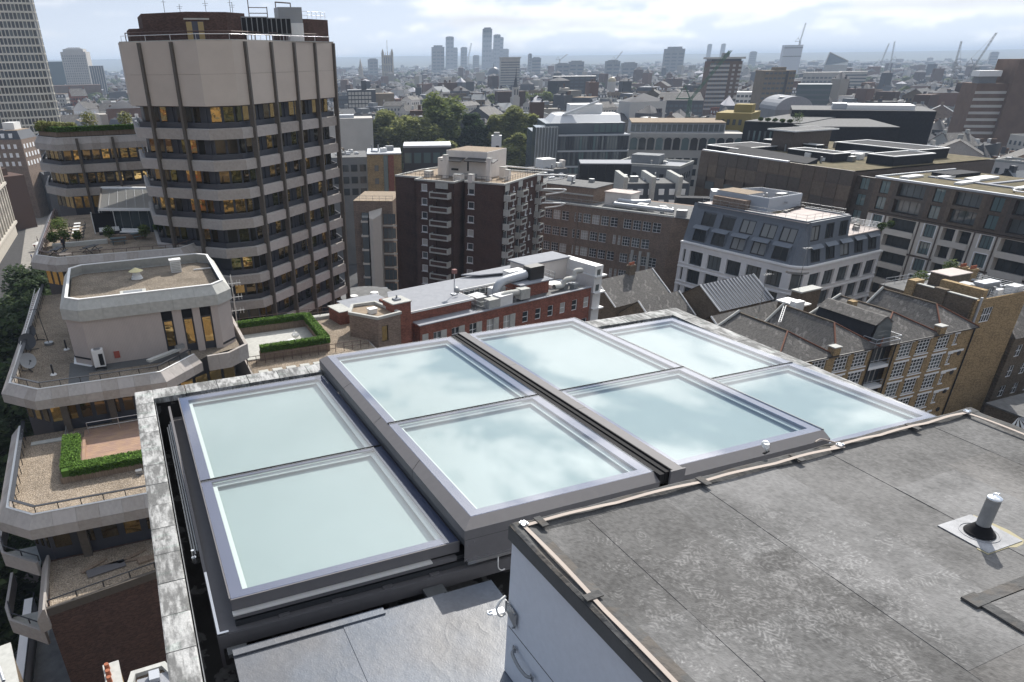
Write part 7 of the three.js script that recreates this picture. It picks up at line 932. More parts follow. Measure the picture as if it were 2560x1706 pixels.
// --- odds and ends at the bottom left
{ let o = thing('chimney_stack', 'pale brick chimney stack with three clay pots, bottom left', 'chimney', 36.6, -6.55, 0, 0.1); part('stack', cbox(-0.1, 0.75, 0, 20.4, -1.4, 0.9), M.yellowBrick, o); part('cap', cbox(-0.16, 0.8, 20.4, 20.55, -1.45, 0.95), M.concretePale, o); for (let k = 0; k < 3; k++) part('chimney_pot', cyl(0.17, 0.14, 0.5, 0.1, 20.5, -0.95 + k * 0.6, 12), M.terracotta, o);
  o = thing('stone_edged_roof', 'small lead roof with chamfered stone edge beside the left parapet', 'roof', 32, -3.8, 0); part('wall', prism([[-0.9, 0.5], [3.4, 0.5], [3.4, -0.75], [0.8, -0.75], [-0.6, -0.75]], 0, 23.7), M.sootBrick, o); part('stone_edge', sweep([[-1.4, 2.0], [-0.65, -0.72], [0.8, -0.78], [1.3, 0.3]], [[-0.28, 23.5], [0.02, 23.5], [0.02, 24], [-0.28, 24]]), M.concretePale, o); part('lead_roof', cbox(-0.6, 3, 23.7, 23.8, -0.4, 2), M.leadRoof, o); part('box_vent', box(0.55, 0.3, 0.7, 0.35, 24.0, -0.1), M.louvre, o);
  o = thing('corner_chimney', 'weathered brick chimney top cut by the left picture edge', 'chimney', 39, -12.4, 0, 0.2); part('stack', cbox(-1.6, 0.7, 0, 21.9, -1.4, 2.4), M.sootBrick, o); part('cap', cbox(-1.7, 0.8, 21.9, 22.1, -1.5, 2.5), M.concretePale, o); part('flue_pipe', tube([[-0.1, 22.1, 0.2], [0, 22.6, 0.8], [0.1, 22.4, 2.2]], 0.1, 14, 8), M.louvre, o);
  o = thing('low_boundary_wall', 'long pale rendered wall beside a dark flat roof, bottom left', 'wall', 53, -14.6, 0); part('wall', cbox(-0.45, 0.3, 0, 12, -6, 10), M.whiteStone, o); part('rail', bar([0.45, 12.5, -6], [0.45, 12.5, 10], 0.05), M.railDark, o); part('dark_roof', cbox(0.5, 4.2, 0, 10.6, -6, 12), M.asphaltRoof, o);
  o = thing('blue_tarpaulin', 'crumpled blue tarpaulin bundle in the dark yard, left', 'tarpaulin', 70.8, -19.4, 0.1); part('bundle', (() => { const g = new THREE.IcosahedronGeometry(0.9, 3), p = g.attributes.position; for (let i = 0; i < p.count; i++) { const n = 0.7 + 0.6 * vnoise(p.getX(i) * 3 + 5, p.getY(i) * 3 + p.getZ(i) * 4 + 5, 256); p.setXYZ(i, p.getX(i) * n, Math.max(0, p.getY(i) * n + 0.7) * 1.3, p.getZ(i) * n); } g.computeVertexNormals(); return g; })(), mat(0.03, 0.12, 0.42, 0.5), o); }
// --- trees: tapered trunk and limbs, leaf clumps spread through the crown
const leafMat = (r, g, b) => mat(r, g, b, 1, { transmission: 0.45, thickness: 0 });
M.tree = [[leafMat(0.17, 0.205, 0.06), leafMat(0.21, 0.24, 0.075), leafMat(0.13, 0.165, 0.05)], [leafMat(0.05, 0.085, 0.032), leafMat(0.075, 0.11, 0.04), leafMat(0.04, 0.065, 0.026)], [leafMat(0.22, 0.235, 0.075), leafMat(0.27, 0.28, 0.095), leafMat(0.165, 0.185, 0.06)]]; M.bark = grainMat(2, [0.09, 0.07, 0.05], 0.3, 0.95);
function tree(name, label, x, z, top, r, kind, { n = 7000, size = 0.42, low = 0.28, group, seed = 1, clumps = 34 } = {}) {
  const o = thingW(name, label, 'tree', x, 0, z, 0, group), R = rng(seed * 977 + 5), H = top, cy = H * (1 + low) / 2, ry = H * (1 - low) / 2, C = [];
  part('trunk', [cyl(0.55, 0.32, H * 0.45, 0, 0, 0, 9)], M.bark, o);
  for (let i = 0; i < clumps; i++) { const t = R() * 6.283, u = R() * 1.9 - 0.9, s = Math.sqrt(Math.max(0, 1 - u * u)), q = 0.45 + 0.42 * R(); C.push([r * q * s * Math.cos(t), cy + ry * q * u * 1.05, r * q * s * Math.sin(t), r * (0.24 + 0.16 * R())]); }
  C.push([0, cy + ry * 0.72, 0, r * 0.3]);
  for (let i = 0; i < 6; i++) { const c = C[i * 4]; part('limb', tube([[0, H * 0.3 + i * 0.5, 0], [c[0] * 0.4, lerp(H * 0.4, c[1], 0.5), c[2] * 0.4], [c[0], c[1], c[2]]], 0.18, 8, 5), M.bark, o); }
  M.tree[kind].forEach((m, k) => { part('crown', leafGeo(1, Math.round(n / 3), seed * 31 + k, size, (Q) => { const c = C[Math.floor(R() * C.length)], t = R() * 6.283, u = R() * 2 - 1, s = Math.sqrt(1 - u * u), q = c[3] * Math.pow(R(), 0.3) * (0.75 + 0.5 * vnoise(t * 2 + k * 7, u * 3 + c[0], 256)); return [c[0] + q * s * Math.cos(t), c[1] + q * u * 0.85, c[2] + q * s * Math.sin(t)]; }), m, o).userData.kind = 'stuff'; });
  return o;
}
{
  const G = 'big trees of the square behind the flats';
  [['broad olive tree at the left of the square trees', -1.9, 352, 33.5, 9.5, 2], ['olive tree between the left pair of the square', 0.1, 344, 32, 8.5, 2], ['tallest tree of the square, round-topped', 1.7, 356, 40, 10.5, 0], ['low tree in front of the tallest square tree', 1.8, 330, 24, 6, 2], ['dark narrow tree in the middle of the square trees', 4.35, 350, 34.6, 6.2, 1], ['mid green tree right of the dark narrow one', 5.9, 352, 31.5, 6, 2], ['tall tree in the right half of the square trees', 7.1, 356, 35, 7.5, 2], ['rightmost broad tree of the square', 8.5, 352, 32.5, 7.2, 2], ['lower tree in front of the right square trees', 7.5, 334, 26, 6, 2]].forEach(([l, az, d, top, r, k], i) => { const [x, z] = polar(az, d); tree('plane_tree', l, x, z, top, r * 1.22, k, { n: 20000, size: 0.85, seed: i + 1, group: G, clumps: 46 }); });
  [[7.8, 690, 28, 9], [8.8, 700, 27, 8], [9.6, 690, 29, 10], [10.3, 695, 26, 8], [5.3, 700, 27, 9], [6.0, 715, 25, 8]].forEach(([az, d, top, r], i) => { const [x, z] = polar(az, d); tree('distant_tree', `hazy tree beyond the square, ${['leftmost by the church spire', 'second by the spire', 'tallest of the far clump', 'right end of the far clump', 'behind the olive trees at left', 'just left of the spire'][i]}`, x, z, top, r, 0, { n: 5200, size: 1.0, seed: 40 + i, group: 'hazy trees beyond the square' }); });
  // street trees along the terraces
  [[166, -18.5], [156, -20.5], [146, -19], [136, -20.5], [126, -19], [116, -20], [106, -19], [96, -20], [86, -19.5], [76, -20.5], [66, -20]].forEach(([a, b], i) => { const [x, z] = plan(a, b); tree('street_tree', `dark street tree, number ${i + 1} from the far end of the row beside the terraces`.replace(/number (\d+)/, (_, k) => ['first', 'second', 'third', 'fourth', 'fifth', 'sixth', 'seventh', 'eighth', 'ninth', 'tenth', 'eleventh'][k - 1]), x, z, 19 - (i > 6 ? 2 : 0) + (i % 3), 6.2, 1, { n: 12000, size: 0.42, low: 0.15, seed: 70 + i, group: 'street trees beside the terraces' }); });
}
// --- buildings placed by bearing and distance
function slab(name, label, cat, az0, az1, d, top, m, { depth = 18, turn = 0, base = 0 } = {}) { const az = (az0 + az1) / 2, w = 2 * d * Math.tan((az1 - az0) / 2 * RAD), [x, z] = polar(az, d), o = thingW(name, label, cat, x, 0, z, -az * RAD + turn); part('wall', cbox(-w / 2, w / 2, base, top, -depth, 0), m, o); return { o, w, d, top }; }
function bands(b, y0, y1, step, hh, m, { x0 = -0.5, x1 = 0.5, name = 'window_band', out = 0.15, sub = 1 } = {}) { for (let y = y0; y + hh < y1; y += step) for (let s = 0; s < sub; s++) { const X0 = lerp(x0, x1, s / sub) * b.w, X1 = lerp(x0, x1, (s + 1) / sub) * b.w, gp = sub > 1 ? (X1 - X0) * 0.14 : 0; part(name, cbox(X0 + gp, X1 - gp, y, y + hh, 0, out), m, b.o); } }
M.farGlass = mat(0.10, 0.12, 0.14, 0.25); M.farDark = mat(0.045, 0.05, 0.06, 0.5); M.farPale = grainMat(30, [0.46, 0.44, 0.41], 0.1, 0.85); M.farGrey = grainMat(30, [0.20, 0.21, 0.22], 0.15, 0.8); M.farBrown = grainMat(20, [0.15, 0.10, 0.075], 0.2, 0.85); M.farTan = grainMat(20, [0.20, 0.165, 0.125], 0.15, 0.85); M.steelGlass = mat(0.16, 0.18, 0.19, 0.15, { metalness: 0.3 });
{ // glass-faced block
  const b = slab('glass_block', 'stepped glass-faced office block right of the square trees', 'office building', 8.9, 15.6, 262, 31.5, M.farGlass, { depth: 30, turn: 0.18 }), n = 34, R = rng(6);
  for (let k = 0; k < 3; k++) for (let i = 0; i < n; i++) part('glass_fin', cbox(lerp(-b.w / 2, b.w / 2, i / n), lerp(-b.w / 2, b.w / 2, (i + 0.72) / n), 17 + k * 4.9, 17 + k * 4.9 + 4.4, 0.02, 0.3), R() < 0.45 ? M.farDark : R() < 0.6 ? M.steelGlass : M.glassTeal, b.o); for (let k = 0; k < 4; k++) part('floor_band', cbox(-b.w / 2 - 0.2, b.w / 2 + 0.2, 16.4 + k * 4.9, 16.9 + k * 4.9, 0, 0.5), M.louvre, b.o);
  part('glass_bay', cbox(-b.w / 2 - 0.6, -b.w / 2 + 7, 10, 34, -8, 1.4), M.steelGlass, b.o); for (let i = 0; i < 8; i++) part('bay_mullion', cbox(-b.w / 2 - 0.5 + i, -b.w / 2 - 0.36 + i, 10, 34, 1.4, 1.6), M.louvre, b.o); part('upper_storey', cbox(-b.w / 2 + 3, b.w / 2 - 1, 31.5, 34.8, -26, -3), M.farGlass, b.o); for (let i = 0; i < 5; i++) part('upper_window', cbox(4 + i * 2, 5.6 + i * 2, 32, 34.4, -3, -2.85), M.glassTeal, b.o); part('roof_shell', loft(rect(-b.w / 2 + 5, b.w / 2 - 2, -22, -5), rect(-b.w / 2 + 7, b.w / 2 - 2, -20, -8), 34.8, 37), M.louvre, b.o); part('roof_crane_arm', bar([-6, 37, -8], [6, 41, -10], 0.5, 6), M.white, b.o); part('roof_plant', cbox(-3, 8, 37, 40, -20, -12), M.white, b.o);
}
{ // cream block with arched upper glazing
  const b = slab('cream_block', 'long cream office block with pointed-arch glazing', 'office building', 15.6, 23.2, 284, 29.0, M.farPale, { depth: 26, turn: 0.12 }); for (let i = 0; i < 13; i++) { const x = lerp(-b.w / 2 + 1.4, b.w / 2 - 1.4, i / 12), f = part('arched_window', tris([x - 1.2, 25, 0.12, x + 1.2, 25, 0.12, x + 1.2, 28.4, 0.12, x - 1.2, 25, 0.12, x + 1.2, 28.4, 0.12, x, 29.4, 0.12, x - 1.2, 25, 0.12, x, 29.4, 0.12, x - 1.2, 28.4, 0.12]), i % 3 ? M.glassDark : M.glassTeal, b.o); } part('upper_wall', cbox(-b.w / 2, b.w / 2, 29, 30.4, -26, 0.3), M.farPale, b.o); part('set_back', cbox(-b.w / 2, b.w / 2 - 6, 30.4, 33.4, -24, -3), M.louvre, b.o); for (let i = 0; i < 18; i++) part('set_back_bay', cbox(lerp(-b.w / 2, b.w / 2 - 6, i / 18), lerp(-b.w / 2, b.w / 2 - 6, (i + 0.8) / 18), 30.8, 33, -3, -2.8), M.steelGlass, b.o); part('roof', cbox(-b.w / 2, b.w / 2 - 6, 33.4, 33.7, -24, -2.5), M.tanRoof, b.o); bands(b, 13, 24.6, 3.6, 2.2, M.glassDark, { sub: 14 });
}
{ // black plant box, mansard terrace beside it
  const b = slab('black_box', 'plain black plant box on a roof before the glass block', 'plant room', 12.25, 15.95, 207, 29.0, M.blackClad, { depth: 8, turn: 0.1 }); for (let i = 0; i < 6; i++) part('panel_rib', cbox(-b.w / 2 + i * b.w / 6, -b.w / 2 + i * b.w / 6 + 0.1, 18, 29, 0, 0.12), M.frameBlack, b.o); part('roof_lip', cbox(-b.w / 2, b.w / 2, 29, 29.25, -8, 0.1), M.leadRoof, b.o); part('wing', cbox(-b.w / 2 - 3, -b.w / 2, 10, 25.5, -8, -0.5), M.blackClad, b.o);
  const c = slab('mansard_terrace', 'dark slate mansard terrace with white windows and party walls', 'terrace houses', 15.6, 20.4, 190, 21, M.sootBrick, { depth: 14, turn: 0.25 }); part('mansard', loft(rect(-c.w / 2, c.w / 2, -14, 0), rect(-c.w / 2, c.w / 2, -11, -2.2), 21, 26.5), M.farDark, c.o); part('roof', cbox(-c.w / 2, c.w / 2, 26.5, 26.7, -11, -2.2), M.asphaltRoof, c.o); for (let i = 0; i < 6; i++) for (let k = 0; k < 2; k++) part('dormer_window', box(1.3, 1.5, 0.5, lerp(-c.w / 2 + 1.6, c.w / 2 - 1.6, i / 5), 22.3 + k * 2.4, -0.55 - k * 0.95), M.sash, c.o); for (const t of [-0.5, -0.08, 0.32]) part('party_wall', cbox(t * c.w - 0.5, t * c.w + 0.5, 18, 28.5, -12, 0.3), M.concretePale, c.o); roofClutter(c.o, -c.w / 2 + 1, c.w / 2 - 1, -10, -4, 26.7, 10, 66);
  const e = slab('pale_window_block', 'pale beige block with dark horizontal windows before the dark range', 'building', 19.6, 25.6, 176, 24.4, M.beigeClad, { depth: 10, turn: 0.15 }); bands(e, 20.2, 24, 3.4, 2.0, M.glassDark, { sub: 5 }); part('roof', cbox(-e.w / 2, e.w / 2, 24.4, 24.6, -10, 0.1), M.asphaltRoof, e.o); part('dark_hut', cbox(-e.w / 2 - 1, -e.w / 2 + 6, 22, 26.8, 0.3, 3.2), M.blackClad, e.o); part('silver_roof', cbox(-2, 5, 24.6, 27.2, -8, -4), M.louvre, e.o);
}
{ // black blocks behind the dark range
  const b = slab('black_block', 'black office block with slit windows and a planted terrace', 'office building', 22.9, 26.6, 246, 36.8, M.blackClad, { depth: 40, turn: -0.35 }); for (let k = 0; k < 2; k++) for (let i = 0; i < 9; i++) part('slit_window', box(0.55, 2.6 - k, 0.2, lerp(-b.w / 2 + 2, b.w / 2 - 1.5, i / 8), 33.2 - k * 4.5, 0.1), i % 3 ? M.glassTeal : M.glassMid, b.o); part('terrace', cbox(-b.w / 2, b.w / 2, 36.8, 37, -38, 0), M.asphaltRoof, b.o);
  const c = slab('black_block', 'long plain black block stepping up behind the dark range', 'office building', 26.4, 32.3, 238, 36.6, M.blackClad, { depth: 30, turn: 0.25 }); part('roof', cbox(-c.w / 2, c.w / 2, 36.6, 36.8, -30, 0), M.asphaltRoof, c.o); const e = slab('black_block', 'upper black block with pale rooftop plant on the skyline of the dark range', 'office building', 25.8, 33.9, 272, 38.8, M.blackClad, { depth: 24, turn: 0.1 }); part('roof_plant', cbox(-4, 14, 38.8, 40.2, -14, -3), M.white, e.o); part('roof_plant', cbox(-8, -4, 38.8, 40.6, -9, -4), M.louvre, e.o); part('roof', cbox(-e.w / 2, e.w / 2, 38.8, 38.9, -24, 0), M.asphaltRoof, e.o); const [x, z] = polar(26.0, 244); for (let i = 0; i < 6; i++) { const [bx, bz] = polar(24 + i * 0.45, 247 - i * 1.4); bush('terrace_shrub', `dark shrub ${['first', 'second', 'third', 'fourth', 'fifth', 'sixth'][i]} from the left on the black block terrace`, bx, 36.9, bz, i === 5 ? 1.6 : 0.8, M.leafGreen, { n: 300, size: 0.2, group: 'shrubs on the black block terrace', squash: i === 5 ? 1 : 0.6 }); }
  const y = slab('ochre_block', 'ochre-clad rooftop block left of the black office', 'building', 21.1, 23.4, 300, 36.0, mat(0.28, 0.22, 0.08, 0.8), { depth: 16, turn: -0.2 }); part('roof_box', cbox(-1, 5, 36, 38.6, -10, -4), mat(0.30, 0.24, 0.09, 0.8), y.o); for (let i = 0; i < 4; i++) part('window', box(1, 1.8, 0.2, -3.4 + i * 2, 33, 0.1), M.glassDark, y.o);
}
{ // buildings seen between the tall block and the flats
  const b = slab('brick_infill', 'yellow and red brick infill block with glazed stair left of the flats', 'building', -3.75, -1.15, 192, 33.2, M.yellowBrick, { depth: 12 }); part('red_bay', cbox(1.0, 2.4, 0, 33, 0, 0.3), M.redBrick, b.o); part('stair_glass', cbox(-0.2, 0.9, 10, 33, 0, 0.2), M.glassTeal, b.o); for (let k = 0; k < 4; k++) part('window', box(1.0, 1.4, 0.15, -2.0, 30 - k * 3.1, 0.05), M.glassMid, b.o); part('roof_rail', cbox(-b.w / 2, b.w / 2, 33.2, 33.5, -12, 0.1), M.louvre, b.o); roofClutter(b.o, -b.w / 2 + 1, b.w / 2 - 1, -10, -2, 33.4, 7, 3);
  const t = slab('glass_attic', 'glazed attic behind the flats roof, left', 'building', -1.0, 2.6, 205, 33.4, M.farDark, { depth: 10 }); bands(t, 29.5, 33.2, 3.4, 2.6, M.glassTeal, { sub: 5 }); part('roof', cbox(-t.w / 2, t.w / 2, 33.4, 33.9, -10, 0.3), M.louvre, t.o);
  const c = slab('tan_render_block', 'tan block with a blank concrete stair wall left of the flats', 'building', -5.0, -1.9, 152, 28.6, M.brownBrick, { depth: 12, turn: -0.2 }); part('roof', cbox(-c.w / 2, c.w / 2, 28.6, 28.75, -12, 0.1), M.tanRoof, c.o); railing([[-c.w / 2, 0], [c.w / 2, 0]], 28.7, 1, M.steelDull, c.o, { step: 1.3, r: 0.03 }); part('stair_wall', loft([[-0.9, 0.1], [-0.6, 1.6], [0.2, 2.0], [1.9, 1.7], [1.9, 0.1]], [[-0.9, 0.1], [-0.6, 1.6], [0.2, 2.0], [1.9, 1.7], [1.9, 0.1]], 0, [26.6, 25.6, 25.4, 26.4, 27.4]), M.beigeClad, c.o); part('stair_glass', loft([[-2.4, 0.1], [-2.2, 1.3], [-0.95, 1.3], [-0.95, 0.1]], [[-2.4, 0.1], [-2.2, 1.3], [-0.95, 1.3], [-0.95, 0.1]], 0, [26.4, 25.6, 25.6, 26.4]), M.glassMid, c.o); for (let k = 0; k < 8; k++) { part('stair_landing', cbox(-2.45, -0.95, 24.6 - k * 2.9, 25.0 - k * 2.9, 0.1, 1.36), M.beigeClad, c.o); for (let i = 0; i < 3; i++) part('grid_window', box(0.75, 2.0, 0.2, 2.55 + i * 0.85, 25.2 - k * 2.9, 0.1), M.glassMid, c.o); part('floor_edge', cbox(2, 4.9, 23.7 - k * 2.9, 24.0 - k * 2.9, 0, 0.3), M.beigeClad, c.o); }
  const r = slab('yard_roof', 'low dark curved roof with round rooflights below the tall block', 'building', -6.4, -2.4, 118, 17.5, M.farGrey, { depth: 10 }); part('round_roof', cyl(5, 5, 0.6, 0, 17.5, -4, 28), M.asphaltRoof, r.o); for (const [x, z] of [[-2, -2], [1.6, -3.6]]) part('rooflight', cyl(0.8, 0.7, 0.4, x, 18.1, z, 18), M.white, r.o); part('lower_roof', cbox(-6, 8, 0, 14, 0, 8), M.farGrey, r.o);
  const s = slab('white_chimney_hut', 'small white roof hut with black door behind the flats', 'roof hut', 5.6, 6.35, 218, 35, M.white, { depth: 2.4 }); part('door', box(0.9, 2.0, 0.1, 0.3, 31.4, 0.06), M.frameBlack, s.o); part('cap', box(1.6, 0.8, 1.6, 0, 35.4, -1.2), M.concretePale, s.o);
  const y = slab('cream_rear_block', 'cream rendered rear block beside the tall block', 'building', -6.6, -3.2, 335, 32.4, M.farPale, { depth: 14 }); part('plant', [cbox(-5, 2, 32.4, 33.6, -9, -3)], M.louvre, y.o); const q = slab('grey_plant_roof', 'low grey building crowded with roof plant left of the brick infill', 'building', -6.4, -3.75, 215, 30.0, M.farGrey, { depth: 16 }); part('roof', cbox(-q.w / 2, q.w / 2, 30, 30.2, -16, 0), M.asphaltRoof, q.o); roofClutter(q.o, -q.w / 2 + 1, q.w / 2 - 1, -14, -2, 30.2, 14, 71); bands(q, 20, 29.5, 3.2, 1.8, M.glassDark, { sub: 4 });
}
{ // landmark towers in the middle distance
  let b = slab('pale_tower', 'pale concrete office tower standing alone beyond the trees', 'tower', 6.1, 7.44, 1100, 54.5, M.farPale, { depth: 22, turn: 0.1 }); bands(b, 18, 53, 3.1, 1.5, M.farGrey); part('cap', cbox(-b.w / 2 - 1, b.w / 2 + 1, 54.5, 56, -23, 1), M.farPale, b.o);
  b = slab('brown_tower', 'banded brown and white tower with flat cap behind the green crane', 'tower', 20.2, 22.25, 705, 50, M.farBrown, { depth: 20, turn: 0.25 }); bands(b, 14, 49, 3.2, 1.5, M.farPale, { x1: 0.12 }); bands(b, 14, 49, 3.2, 1.5, M.farPale, { x0: 0.22, x1: 0.3 }); bands(b, 14, 49, 3.2, 1.5, M.farPale, { x0: 0.4, x1: 0.5 }); bands(b, 15.6, 49, 3.2, 1.2, M.farGlass, { x1: 0.12, sub: 6 }); part('cap', cbox(-b.w / 2 - 1.5, b.w / 2 + 1.5, 51.6, 53, -21, 1.5), M.farPale, b.o); part('attic', cbox(-b.w / 2 + 1, b.w / 2 - 1, 50, 51.6, -19, -1), M.farDark, b.o); part('roof_hut', cbox(-2, 3, 53, 56, -12, -6), M.farGrey, b.o);
  b = slab('tan_tower', 'tan concrete tower block with a dark centre seam', 'tower', 23.66, 25.6, 566, 45.2, M.farTan, { depth: 18, turn: 0.35 }); bands(b, 14, 44.5, 2.9, 1.1, M.farGlass, { x1: 0.2, sub: 5 }); bands(b, 14, 44.5, 2.9, 1.1, M.farGlass, { x0: 0.3, sub: 2 }); part('seam', cbox(0.19 * b.w, 0.27 * b.w, 10, 45.2, 0, 0.4), M.farDark, b.o); part('roof_hut', cbox(-2, 5, 45.2, 47, -12, -5), M.farTan, b.o);
  b = slab('dark_glass_office', 'dark curved glass office beyond the square', 'office building', 9.8, 12.8, 850, 37, M.farDark, { depth: 30 }); bands(b, 18, 36, 3.2, 1.4, M.farGlass, { sub: 8 });
  b = slab('barrel_hall', 'grey barrel-roofed hall with white rooflights', 'hall', 24.7, 27.1, 430, 30, M.farGrey, { depth: 20, turn: 0.4 }); { const p = [], n = 12; for (let i = 0; i < n; i++) { const t0 = Math.PI * i / n, t1 = Math.PI * (i + 1) / n, R0 = b.w / 2; p.push(...quad([-R0 * Math.cos(t0), 30 + 6 * Math.sin(t0), 0.2], [-R0 * Math.cos(t1), 30 + 6 * Math.sin(t1), 0.2], [-R0 * Math.cos(t1), 30 + 6 * Math.sin(t1), -22], [-R0 * Math.cos(t0), 30 + 6 * Math.sin(t0), -22]), -R0 * Math.cos(t0), 30 + 6 * Math.sin(t0), 0.2, -R0 * Math.cos(t1), 30 + 6 * Math.sin(t1), 0.2, 0, 30, 0.2); } part('barrel_roof', tris(p), M.leadRoof, b.o); for (const x of [-4.4, -1.8]) part('rooflight', box(1.8, 0.2, 5, x, 35.5, -7).rotateZ(0), M.white, b.o); }
  b = slab('grid_office', 'white grid-fronted office between the tall block and the trees', 'office building', -4.95, -2.9, 600, 34.7, M.farDark, { depth: 20 }); for (let k = 0; k < 4; k++) for (let i = 0; i < 7; i++) part('grid_bay', cbox(lerp(-b.w / 2 + 0.5, b.w / 2 - 3.2, i / 7) + 0.25, lerp(-b.w / 2 + 0.5, b.w / 2 - 3.2, (i + 1) / 7) - 0.25, 23 + k * 2.8, 25 + k * 2.8, 0, 0.3), M.farPale, b.o); part('roof_stack', cbox(0, 4, 34.7, 41, -8, -4), M.farDark, b.o); part('grey_annexe', cbox(b.w / 2, b.w / 2 + 14, 0, 32, -16, -2), M.farTan, b.o);
  b = slab('brown_slab_tower', 'dark brown brick tower at the right edge of the skyline', 'tower', 36.85, 41, 482, 50.8, M.farBrown, { depth: 20, turn: 0.5 }); bands(b, 16, 49, 3, 1.4, M.farGlass, { x0: -0.15, sub: 5 }); b = slab('banded_offices', 'stepped brown offices with white bands left of the right-hand tower', 'office building', 35.4, 37.2, 474, 40.5, M.farBrown, { depth: 20, turn: 0.35 }); bands(b, 18, 40, 3, 1.2, M.farPale); part('white_top', cbox(-b.w / 2, 2, 43.5, 46, -12, -2), M.white, b.o); part('top_core', cbox(-b.w / 2 + 1, 1, 40.5, 43.5, -11, -3), M.farGrey, b.o);
  b = slab('white_stucco_block', 'white stucco block between the brown and tan towers', 'building', 22.2, 23.75, 610, 31, M.white, { depth: 14 }); bands(b, 18, 30, 3.2, 1.5, M.farGlass, { sub: 6 });
  b = slab('low_slate_hall', 'long grey roofed hall left of the brown tower', 'building', 17.0, 20.2, 620, 25, M.farDark, { depth: 24 }); part('roof', loft(rect(-b.w / 2, b.w / 2, -24, 0), rect(-b.w / 2 + 3, b.w / 2 - 3, -14, -10), 25, 30), M.slate, b.o); bands(b, 14, 24, 3.2, 1.8, M.farGlass, { sub: 10 });
  b = slab('green_glass_offices', 'dark green glass offices right of the tan tower', 'office building', 25.8, 27.8, 640, 35, mat(0.04, 0.07, 0.08, 0.3), { depth: 20 }); bands(b, 18, 34, 3.2, 1.2, M.farGlass);
  b = slab('stone_office', 'pale stone palace-like office below the wedge roof', 'office building', 26.0, 28.2, 960, 37, M.farPale, { depth: 20 }); bands(b, 20, 36, 3.6, 1.8, M.farGrey, { sub: 9 });
  b = slab('banded_white_office', 'white banded office right of the stone office', 'office building', 28.0, 29.6, 1050, 36, M.farPale, { depth: 20 }); bands(b, 18, 36, 3.4, 1.4, M.farGlass);
}
{ // church spire, gothic tower, domes
  let [x, z] = polar(7.2, 640), o = thingW('church_spire', 'white church steeple with dark spire beyond the trees', 'church', x, 0, z, 0.2); part('tower', cbox(-3, 3, 0, 27, -3, 3), M.farPale, o); part('belfry', cbox(-2.2, 2.2, 27, 34, -2.2, 2.2), M.farPale, o); for (const s of [-1, 1]) part('belfry_opening', box(1, 4, 0.2, s * 1.1, 30.5, 2.22), M.farDark, o); part('spire', new THREE.LatheGeometry([[2.4, 34], [1.5, 36.5], [1.2, 39], [0.5, 41], [0.15, 47], [0, 49]].map((p) => new THREE.Vector2(...p)), 8), M.farDark, o);
  [x, z] = polar(-1.97, 2100); o = thingW('gothic_tower', 'square gothic tower with four pinnacles on the hazy skyline', 'tower', x, 0, z, 0.1); M.goth = grainMat(20, [0.30, 0.24, 0.17], 0.2, 0.9); part('shaft', cbox(-13, 13, 0, 66, -13, 13), M.goth, o); for (let i = 0; i < 4; i++) for (let k = 0; k < 3; k++) part('lancet', box(2.2, 14, 0.6, -8.4 + i * 5.6, 18 + k * 18, 13.2), M.farDark, o); for (const sx of [-1, 1]) for (const sz of [-1, 1]) part('pinnacle', [cyl(3, 2.6, 72, sx * 12, 0, sz * 12, 8), cyl(2.4, 0.1, 9, sx * 12, 72, sz * 12, 8)], M.goth, o); for (const xx of [-6, 0, 6]) part('small_pinnacle', cyl(1, 0.1, 9, xx, 66, 13, 6), M.goth, o); part('flagpole', bar([0, 66, 0], [0, 100, 0], 0.6), M.goth, o);
  [x, z] = polar(5.6, 1750); o = thingW('grey_dome', 'hazy grey dome left of the pale tower', 'dome', x, 0, z); part('drum', cyl(14, 13, 26, 0, 0, 0, 20), M.farGrey, o); part('dome', new THREE.SphereGeometry(13, 20, 10, 0, 6.3, 0, 1.57).translate(0, 26, 0), M.farDark, o); part('lantern', cyl(2, 0.4, 9, 0, 38, 0, 8), M.farGrey, o);
  [x, z] = polar(13.9, 1000); o = thingW('gold_dome', 'small pale gilded dome right of the dark glass office', 'dome', x, 0, z); part('drum', cyl(5, 5, 28, 0, 0, 0, 14), M.farPale, o); part('dome', new THREE.SphereGeometry(5, 16, 8, 0, 6.3, 0, 1.57).translate(0, 28, 0), mat(0.4, 0.33, 0.2, 0.5), o); part('finial', cyl(0.5, 0.1, 3, 0, 33, 0, 6), M.farPale, o);
  [x, z] = polar(-3.9, 2250); o = thingW('thin_spire', 'thin hazy church spire left of the gothic tower', 'spire', x, 0, z); part('tower', cbox(-6, 6, 0, 34, -6, 6), M.goth, o); part('spire', cyl(6, 0.2, 26, 0, 34, 0, 8), M.goth, o);
}
